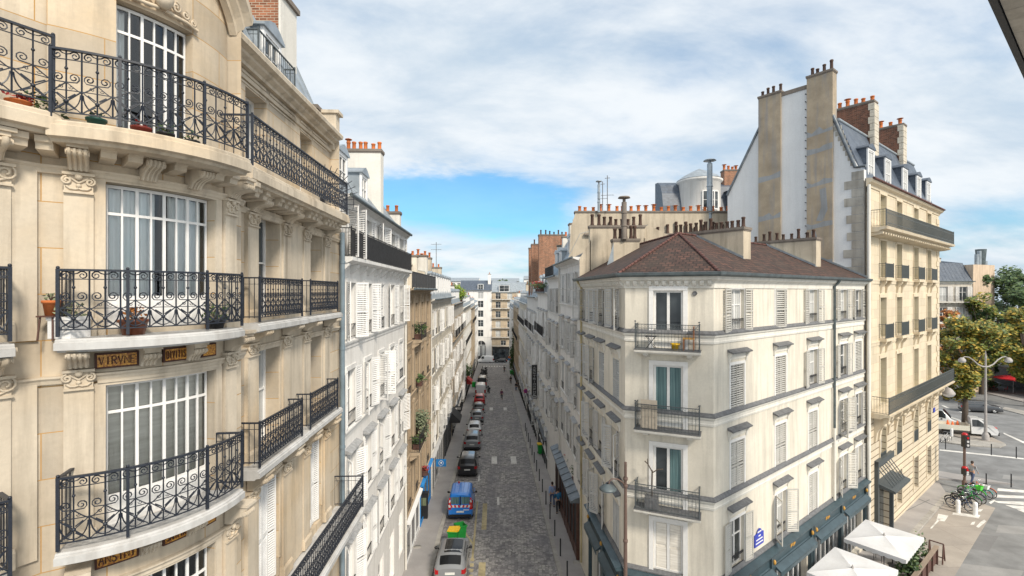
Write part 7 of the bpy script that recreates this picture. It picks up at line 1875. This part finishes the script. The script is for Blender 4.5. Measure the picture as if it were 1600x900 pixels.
def cafe_table(label, x, y, z, group):
    t = thing('cafe_table', label, 'table', (x, y, z), 0, group); q = MB(); q.lathe((x, y, z+.72), [(.001, .03), (.34, .03), (.34, 0), (.001, 0)], 14); q.build('table_top', 'slate_hood', t); q = MB(); q.tube([(x, y, z), (x, y, z+.72)], .03, 6); q.lathe((x, y, z), [(.22, 0), (.05, .05)], 10); q.build('leg', 'black_iron', t)
for i, u in enumerate((10.9, 11.4, 16.0)):
    p = fG.P(u, 1.9, 0); cafe_table(['dark cafe table between the two parasols nearer the shop', 'dark cafe table between the two parasols nearer the fence', 'dark cafe table just beyond the rear white parasol'][i], *fG.P(u, (1.5, 2.5, 1.6)[i], 0)[:2], fz(u, 2), 'terrace tables')
    for k, dw in enumerate((-.6, .55)):
        p = fG.P(u+(.1 if k else -.1), (1.5, 2.5, 1.6)[i]+dw, 0); cafe_chair('dark cafe chair at a terrace table under the white parasols', p[0], p[1], fz(u, 2), fG.a+(PI/2 if k == 0 else -PI/2)*-1, 'wood', 'terrace chairs')

# ================================================================ balcony things on the corner building
def at(u, w, z): return fC.P(u, w, z)
zb_ = 12.085
p = at(2.42, .36, zb_); t = thing('wooden_chair', 'brown wooden chair on the top balcony of the tiled corner building', 'chair', p)
a = Fr(p[0], p[1], *fC.d)
q = MB(); q.box(a, -.2, .2, -.2, .2, zb_+.42, zb_+.46); q.build('seat', 'gold', t); q = MB(); q.box(a, .16, .2, -.18, .18, zb_+.68, zb_+.88); q.box(a, .165, .195, -.18, .18, zb_+.52, zb_+.58); q.build('backrest', 'wood', t)
for su, sw, hh in ((-.17, -.17, .42), (-.17, .17, .42), (.18, -.17, .9), (.18, .17, .9)): q = MB(); q.box(a, su-.018, su+.018, sw-.018, sw+.018, zb_, zb_+hh); q.build('leg', 'wood', t)
p = at(1.05, .36, zb_); t = thing('folding_table', 'small dark folding table on the top balcony of the tiled corner building', 'table', p); a = Fr(p[0], p[1], *fC.d)
q = MB(); q.box(a, -.2, .2, -.16, .16, zb_+.46, zb_+.49); q.build('table_top', 'black_iron', t)
for s in (-1, 1): q = MB(); q.tube([a.P(-s*.18, -.14, zb_), a.P(s*.16, -.14, zb_+.46)], .013, 4); q.tube([a.P(-s*.18, .14, zb_), a.P(s*.16, .14, zb_+.46)], .013, 4); q.build('leg', 'black_iron', t)
plant_pot('flower_pot', 'orange round pot on the top balcony of the tiled corner building', fC, 1.95, .42, zb_, .16, .24, 'yellow_plastic', 'leaf_green', 0, .1)
p = at(.98, .5, 9.015); t = MB(); f_ = fC
t.box(f_, .70, 1.30, .52, .58, 9.02, 10.12); t.box(f_, .70, 1.30, .58, .60, 9.5, 10.14)
tag(t.build('leaning_board', 'mat_beige', None, p), 'beige folded mattress standing against the rail of the middle balcony', 'mattress')
p = at(1.08, .4, 5.94); t = thing('balcony_planter', 'dark square planter with a bare forked little tree on the lowest balcony', 'planter', p); a = Fr(p[0], p[1], *fC.d)
q = MB(); q.box(a, -.24, .24, -.2, .2, 5.945, 6.40); q.build('planter_box', 'slate_hood', t)
q = MB(); q.tube([a.P(0, 0, 6.4), a.P(.02, 0, 7.4)], .028, 6); q.tube([a.P(.02, 0, 7.35), a.P(-.14, 0, 7.62), a.P(-.26, 0, 7.72)], .024, 5); q.tube([a.P(.02, 0, 7.3), a.P(.22, 0, 7.46), a.P(.42, 0, 7.5)], .022, 5); q.tube([a.P(-.14, 0, 7.62), a.P(-.16, 0, 7.82)], .018, 5); q.build('stem', 'bark', t)
# plants elsewhere on ledges
def ledge_bush(lab, fr, u, w, z, h, r, mat, n, ls=.07, box=True):
    p = fr.P(u, w, 0); return shrub('ledge_plant', lab, p[0], p[1], z, h, r, mat, n, (.2, .3) if box else None, None, 'plant', ls)
ledge_bush('big pale green bush in the balcony planter of the brown stone building', fB3, 4.0, .32, 4.6, 1.4, .5, 'leaf_pale', 700, .09)
ledge_bush('low dark plants at the near end of the lower balcony of the brown stone building', fB3, 2.3, .32, 4.6, .5, .4, 'leaf_green', 300)
ledge_bush('dark green plants on the upper small balcony of the brown stone building', fB3, 2.9, .32, 11.3, .6, .4, 'leaf_green', 300)
ledge_bush('potted plant on a window ledge of the brown stone building', fB3, 3.95, .2, 8.15, .5, .25, 'leaf_green', 160)
ledge_bush('red flowers on the lowest ledge of the brown stone building', fB3, 6.6, .2, 1.35, .3, .25, 'flower_red', 160, .06)
f57 = LF_(57.1); ledge_bush('bright yellow green shrub on the top ledge of the left row', f57, 15.5, .1, 12.75, 1.9, .85, 'leaf_bright', 900, .14)
f79 = LF_(79.1); ledge_bush('dark ivy-like plants on a low ledge far down the left row', f79, 6, .3, -1., 2.2, .7, 'leaf_green', 500, .14, False)
fR4 = Fr(5.09-.039*55, 55, .039, -1)
for u, m_, lab in ((3.2, 'leaf_green', 'green flower box farther along the top ledge of the right row'), (5.6, 'flower_red', 'red flower box on the top ledge of the right row'), (8.2, 'leaf_green', 'nearest green flower box on the top ledge of the right row')): ledge_bush(lab, fR4, u, .35, 14.25, .7, .6, m_, 300, .09)
fR7 = Fr(5.09-.039*121, 121, .039, -1); p = fR7.P(2, .25, 0); shrub('climbing_plant', 'tall dark green climbing plant on a wall far down the right row', p[0], p[1], ground(p[0], p[1]), 11, .9, 'leaf_green', 1200, None, None, 'plant', .22)
for y, lab in ((32.6, 'small green plant in the middle of the zinc shop canopy'), (30.6, 'small green plant nearest on the zinc shop canopy'), (34.0, 'small red flowering plant farthest on the zinc shop canopy')): shrub('potted_plant', lab, 3.95, y, 2.3, .55, .16, 'flower_red' if y > 33 else 'leaf_green', 150, (.1, .2), None, 'plant', .05)

# ================================================================ aerials
def aerial(label, x, y, z0, z1, arms, g=None):
    t = thing('tv_aerial', label, 'aerial', (x, y, z0), 0, g)
    m = MB(); m.tube([(x, y, z0), (x, y, z1)], .03, 5); m.build('mast', 'slate_hood', t)
    m = MB()
    for z, L, n in arms:
        m.tube([(x-L/2, y+.1, z), (x+L/2, y-.1, z)], .018, 4)
        for i in range(n): xx = x-L/2+L*i/max(1, n-1); m.tube([(xx, y-.25, z-.05), (xx, y+.25, z+.05)], .012, 4)
    m.build('antenna', 'slate_hood', t)
aerial('taller tv aerial above the red pots of the long beige wall', 7.25, 36.5, 20.4, 23.1, [(22.9, .3, 2), (21.6, .9, 3)])
aerial('lower tv aerial just left of the tallest one above the beige wall', 6.85, 36.3, 20.4, 22.6, [(22.4, .25, 2), (21.3, .7, 4)])
aerial('tv aerial above the red chimney pots of the left row', -7.1, 45, 16.5, 18.9, [(18.7, .9, 5), (18.2, .9, 5)])
aerial('tv aerial on the slate roof of the building across the boulevard', 69.5, 80, 18, 22, [(21.6, 2.2, 6), (21.0, 1.2, 4)])

# ================================================================ trees
def tree(label, x, y, h, cr, ch, leafm, n, ls=.30, trunk=.2, name='tree', group='trees along the boulevard', z=None):
    z = ground(x, y) if z is None else z
    t = thing(name, label, 'tree', (x, y, z), 0, group)
    zc = z+h-ch/2
    m = MB(); m.tube([(x, y, z), (x+random.uniform(-.1, .1), y, z+h*.25), (x+random.uniform(-.3, .3), y+.1, z+h*.5), (x, y, z+h*.8)], [trunk*1.25, trunk, trunk*.75, trunk*.2], 9); tr = m.build('trunk', 'bark', t)
    cl = []
    for i in range(46):
        a = random.uniform(0, 2*PI); q = random.random()**.5; v = random.uniform(-1, 1); e = math.sqrt(max(0, 1-v*v*.85))
        cl.append((x+math.cos(a)*cr*q*e, y+math.sin(a)*cr*q*e, zc+v*ch/2, random.uniform(.16, .30)*cr))
    for c in cl[:12]:
        m = MB(); b0 = Vector((x, y, z+h*random.uniform(.35, .6))); m.tube([b0, b0.lerp(Vector(c[:3]), .5)+Vector((0, 0, .3)), c[:3]], [trunk*.4, trunk*.25, .03], 6); m.build('limb', 'bark', t)
    m = MB()
    for i in range(n):
        c = random.choice(cl); d = Vector((random.gauss(0, 1), random.gauss(0, 1), random.gauss(0, .62))).normalized()*c[3]*random.random()**.35
        p = Vector(c[:3])+d; s = ls*random.uniform(.5, 1.25)
        d1 = Vector((random.gauss(0, 1), random.gauss(0, 1), random.gauss(0, .5))).normalized(); d2 = d1.orthogonal().normalized(); 
        m.face([p-d1*s, p+d2*s*.6, p+d1*s*.8, p-d2*s*.5])
    m.build('crown', leafm, t)
x, y = G(1507, 674); tree('golden leaved tree standing by the parked truck', x, y, 12.5, 3.5, 8.6, 'leaf_gold', 15000, .21, .26)
def trp(px, D, top, bot, wpx, lab, mat, n=5000, ls=.3):
    x = (px-800)/FPX*D; z = ground(x, D); zt = CAMZ-(top-455)*D/FPX; zb = CAMZ-(bot-455)*D/FPX
    tree(lab, x, D, zt-z, wpx/2*D/FPX, zt-zb, mat, n, ls, .3)
trp(1548, 80, 432, 580, 120, 'large dark green tree in the middle behind the golden one', 'leaf_green', 15000, .32)
trp(1478, 72, 488, 585, 44, 'small orange leaved tree beside the golden building', 'leaf_orange', 4000, .26)
trp(1604, 84, 418, 570, 100, 'tall green tree at the right edge behind the yellowing one', 'leaf_green', 13000, .34)
trp(1606, 66, 484, 590, 76, 'yellowing tree at the right edge above the cafe', 'leaf_gold', 11000, .26)
trp(1534, 76, 462, 590, 70, 'mixed green and yellow tree partly behind the golden one', 'leaf_mixed', 5000, .28)
trp(1650, 74, 450, 590, 110, 'green tree just outside the right edge above the cafe', 'leaf_green', 4000, .34)
for x, y, h, lab in ((-4, 255, 30, 'dark tree top on the far skyline left of the slate roof'), (14, 250, 31, 'dark tree top on the far skyline right of the street end')): tree(lab, x, y, h, 7, 12, 'leaf_green', 1500, .8, .5, group='trees on the skyline')
# ================================================================ cafe across the boulevard
bx_, by_ = G(1560, 612); ca = math.atan2(-.34, .94); fK = Fr(*G(1490, 596), G(1600, 616)[0]-G(1490, 596)[0], G(1600, 616)[1]-G(1490, 596)[1])
LK = math.hypot(G(1600, 616)[0]-G(1490, 596)[0], G(1600, 616)[1]-G(1490, 596)[1])
kz = lambda u, w: ground(*fK.P(u, w, 0)[:2])+.11
t = thing('cafe_building', 'dark fronted cafe under the trees with a long grey awning', 'building', fK.P(LK/2, -3, kz(0, 0)))
m = MB(); m.box(fK, 0, LK+14, -9, -2.5, -1.5, 4.2); m.build('wall', 'black_iron', t)
m = MB(); m.face([fK.P(3, -2.5, 2.9), fK.P(LK+13, -2.5, 2.9), fK.P(LK+13, .6, 2.0), fK.P(3, .6, 2.0)]); m.face([fK.P(3, .6, 2.0), fK.P(LK+13, .6, 2.0), fK.P(LK+13, .6, 1.75), fK.P(3, .6, 1.75)]); m.build('awning', 'light_grey', t)
m = MB(); m.face([fK.P(LK*.55, -2.4, 4.1), fK.P(LK+13, -2.4, 4.1), fK.P(LK+13, -1.2, 3.5), fK.P(LK*.55, -1.2, 3.5)]); m.build('awning', 'awning_red', t)
for i in range(6):
    m = MB(); u = 2+i*4; m.face([fK.P(u, -2.47, -.4), fK.P(u+3, -2.47, -.4), fK.P(u+3, -2.47, 2.2), fK.P(u, -2.47, 2.2)]); m.build('window', 'glass_dark', t)
def round_parasol(lab, u, w, r):
    p = fK.P(u, w, 0); z = kz(u, w); t = thing('parasol', lab, 'parasol', (p[0], p[1], z), 0, 'red parasols at the cafe')
    m = MB(); m.lathe((p[0], p[1], z+2.35), [(r, 0), (r*.6, .28), (.001, .5)], 8, 0, False); m.lathe((p[0], p[1], z+2.35), [(r, 0), (r*1.0, -.16)], 8, 0, False); m.build('canopy', 'red_cloth', t); m = MB(); m.tube([(p[0], p[1], z), (p[0], p[1], z+2.8)], .04, 6); m.build('pole', 'lamp_grey', t)
round_parasol('wide red parasol in the middle of the cafe terrace', LK*.5, 1.6, 2.2); round_parasol('red parasol farther right on the cafe terrace', LK*.98, 1.2, 2.2)
for i, (u, w) in enumerate(((LK*.22, 1.0), (LK*.36, 1.4), (LK*.60, 1.2), (LK*.74, 1.5), (LK*.9, 1.3))):
    p = fK.P(u, w, 0); cafe_chair('red chair on the cafe terrace under the trees', p[0], p[1], kz(u, w), fK.a+i, 'red_cloth', 'red cafe chairs')
for i, (u, c) in enumerate(((LK*.68, 'leaf_bright'), (LK*.80, 'leaf_green'), (LK*.48, 'leaf_mixed'))):
    p = fK.P(u, 2.2, 0); shrub('hedge_planter', ['bright green hedge box on the cafe terrace', 'dark green hedge box on the cafe terrace', 'yellow green hedge box on the cafe terrace by the lamp'][i], p[0], p[1], kz(u, 2.2), .8, .7, c, 500, (.5, .5), None, 'plant', .14)
# ================================================================ camera, sky, sun
cam = bpy.data.cameras.new('camera'); co = bpy.data.objects.new('camera', cam); COL.objects.link(co)
co.location = (0, 0, CAMZ); co.rotation_euler = (PI/2, 0, 0)
cam.sensor_width = 36; cam.lens = 36*FPX/1600; cam.shift_y = 5/1600; cam.clip_end = 3000; cam.clip_start = .1
SC.camera = co
EL, AZ = math.radians(41), math.radians(148)      # azimuth clockwise from +Y
sd = Vector((math.sin(AZ)*math.cos(EL), math.cos(AZ)*math.cos(EL), math.sin(EL)))
sun = bpy.data.lights.new('sun', 'SUN'); sun.energy = 2.2; sun.angle = math.radians(10); sun.color = (1, .90, .76)
so = bpy.data.objects.new('sun', sun); COL.objects.link(so); so.rotation_euler = sd.to_track_quat('Z', 'Y').to_euler(); so.location = (30, -30, 60)
w = bpy.data.worlds.new('World'); SC.world = w; w.use_nodes = True; nt = w.node_tree
bg = nt.nodes['Background']; bg.inputs['Strength'].default_value = .10
sky = nt.nodes.new('ShaderNodeTexSky'); sky.sky_type = 'NISHITA'; sky.sun_disc = False; sky.sun_elevation = EL; sky.sun_rotation = AZ
tc = nt.nodes.new('ShaderNodeTexCoord')
sep = nt.nodes.new('ShaderNodeSeparateXYZ'); nt.links.new(tc.outputs['Generated'], sep.inputs[0])
def math_(op, a, b=None, c=None):
    n = nt.nodes.new('ShaderNodeMath'); n.operation = op
    for i, v in enumerate((a, b, c)):
        if v is None: continue
        if hasattr(v, 'is_linked'): nt.links.new(v, n.inputs[i])
        else: n.inputs[i].default_value = v
    return n.outputs[0]
def mr(v, a, b, c, d):
    n = nt.nodes.new('ShaderNodeMapRange'); n.interpolation_type = 'SMOOTHSTEP'
    nt.links.new(v, n.inputs[0])
    for i, x in enumerate((a, b, c, d)): n.inputs[i+1].default_value = x
    return n.outputs[0]
zc = math_('ADD', math_('MAXIMUM', sep.outputs[2], 0.0), .30)
cx = math_('DIVIDE', sep.outputs[0], zc); cy = math_('DIVIDE', sep.outputs[1], zc)
cmb = nt.nodes.new('ShaderNodeCombineXYZ'); nt.links.new(cx, cmb.inputs[0]); nt.links.new(cy, cmb.inputs[1])
def noise(scale, detail, rough, dist, sx=1, sy=1, off=(0, 0, 0)):
    mp = nt.nodes.new('ShaderNodeMapping'); mp.inputs['Scale'].default_value = (sx, sy, 1); mp.inputs['Location'].default_value = off; mp.inputs['Rotation'].default_value = (0, 0, math.radians(-25)); nt.links.new(cmb.outputs[0], mp.inputs['Vector'])
    n = nt.nodes.new('ShaderNodeTexNoise'); n.inputs['Scale'].default_value = scale; n.inputs['Detail'].default_value = detail; n.inputs['Roughness'].default_value = rough; n.inputs['Distortion'].default_value = dist
    nt.links.new(mp.outputs[0], n.inputs['Vector']); return n.outputs['Fac']
n1 = noise(1.0, 7, .55, .15, .9, 1.2, (3.1, 1.7, 0))
n2 = noise(2.2, 7, .6, .2, .75, 1.3, (7, 2, 0))
# the clear streak low in the north, ahead of the street
dz = math_('SUBTRACT', sep.outputs[2], .165); dzx = math_('ADD', dz, math_('MULTIPLY', sep.outputs[0], .10))
band = mr(math_('ABSOLUTE', math_('ADD', dzx, math_('MULTIPLY_ADD', n2, .12, -.06))), .0, .085, 1, 0)
side = mr(math_('ABSOLUTE', math_('ADD', sep.outputs[0], .10)), .05, .32, 1, 0)
hole = math_('MULTIPLY', band, side)
cov = math_('ADD', math_('ADD', math_('MULTIPLY', n1, .75), math_('MULTIPLY', n2, .35)), math_('MULTIPLY', hole, -.62))
fac = mr(cov, .26, .60, .16, .98)
shade = mr(n2, .3, .66, 0, 1)
def mixc(f, a, b):
    n = nt.nodes.new('ShaderNodeMix'); n.data_type = 'RGBA'
    for s, v in ((n.inputs[0], f), (n.inputs[6], a), (n.inputs[7], b)):
        if hasattr(v, 'is_linked'): nt.links.new(v, s)
        elif isinstance(v, float): s.default_value = v
        else: s.default_value = (*v, 1)
    return n.outputs[2]
cc = mixc(shade, (3.3, 3.95, 4.6), (5.1, 5.35, 5.55))
# thin cloud is brightened round the sun behind the camera to add soft fill
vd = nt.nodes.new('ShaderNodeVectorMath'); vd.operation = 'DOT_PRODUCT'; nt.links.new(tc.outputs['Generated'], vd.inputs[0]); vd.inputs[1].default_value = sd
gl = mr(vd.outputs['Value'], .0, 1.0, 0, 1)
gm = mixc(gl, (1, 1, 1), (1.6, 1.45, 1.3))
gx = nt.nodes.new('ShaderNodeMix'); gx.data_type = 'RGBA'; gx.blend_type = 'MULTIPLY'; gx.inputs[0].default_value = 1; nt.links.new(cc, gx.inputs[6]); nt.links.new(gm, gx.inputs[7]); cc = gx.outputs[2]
tint = nt.nodes.new('ShaderNodeMix'); tint.data_type = 'RGBA'; tint.blend_type = 'MULTIPLY'; tint.inputs[0].default_value = 1; nt.links.new(sky.outputs[0], tint.inputs[6]); tint.inputs[7].default_value = (.36, .80, 1.0, 1)
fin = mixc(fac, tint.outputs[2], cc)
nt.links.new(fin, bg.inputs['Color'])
SC.view_settings.view_transform = 'Standard'; SC.view_settings.look = 'None'; SC.view_settings.exposure = 0.86; SC.view_settings.gamma = 1
SC.cycles.max_bounces = 8; SC.cycles.diffuse_bounces = 5; SC.cycles.glossy_bounces = 3; SC.cycles.transparent_max_bounces = 12
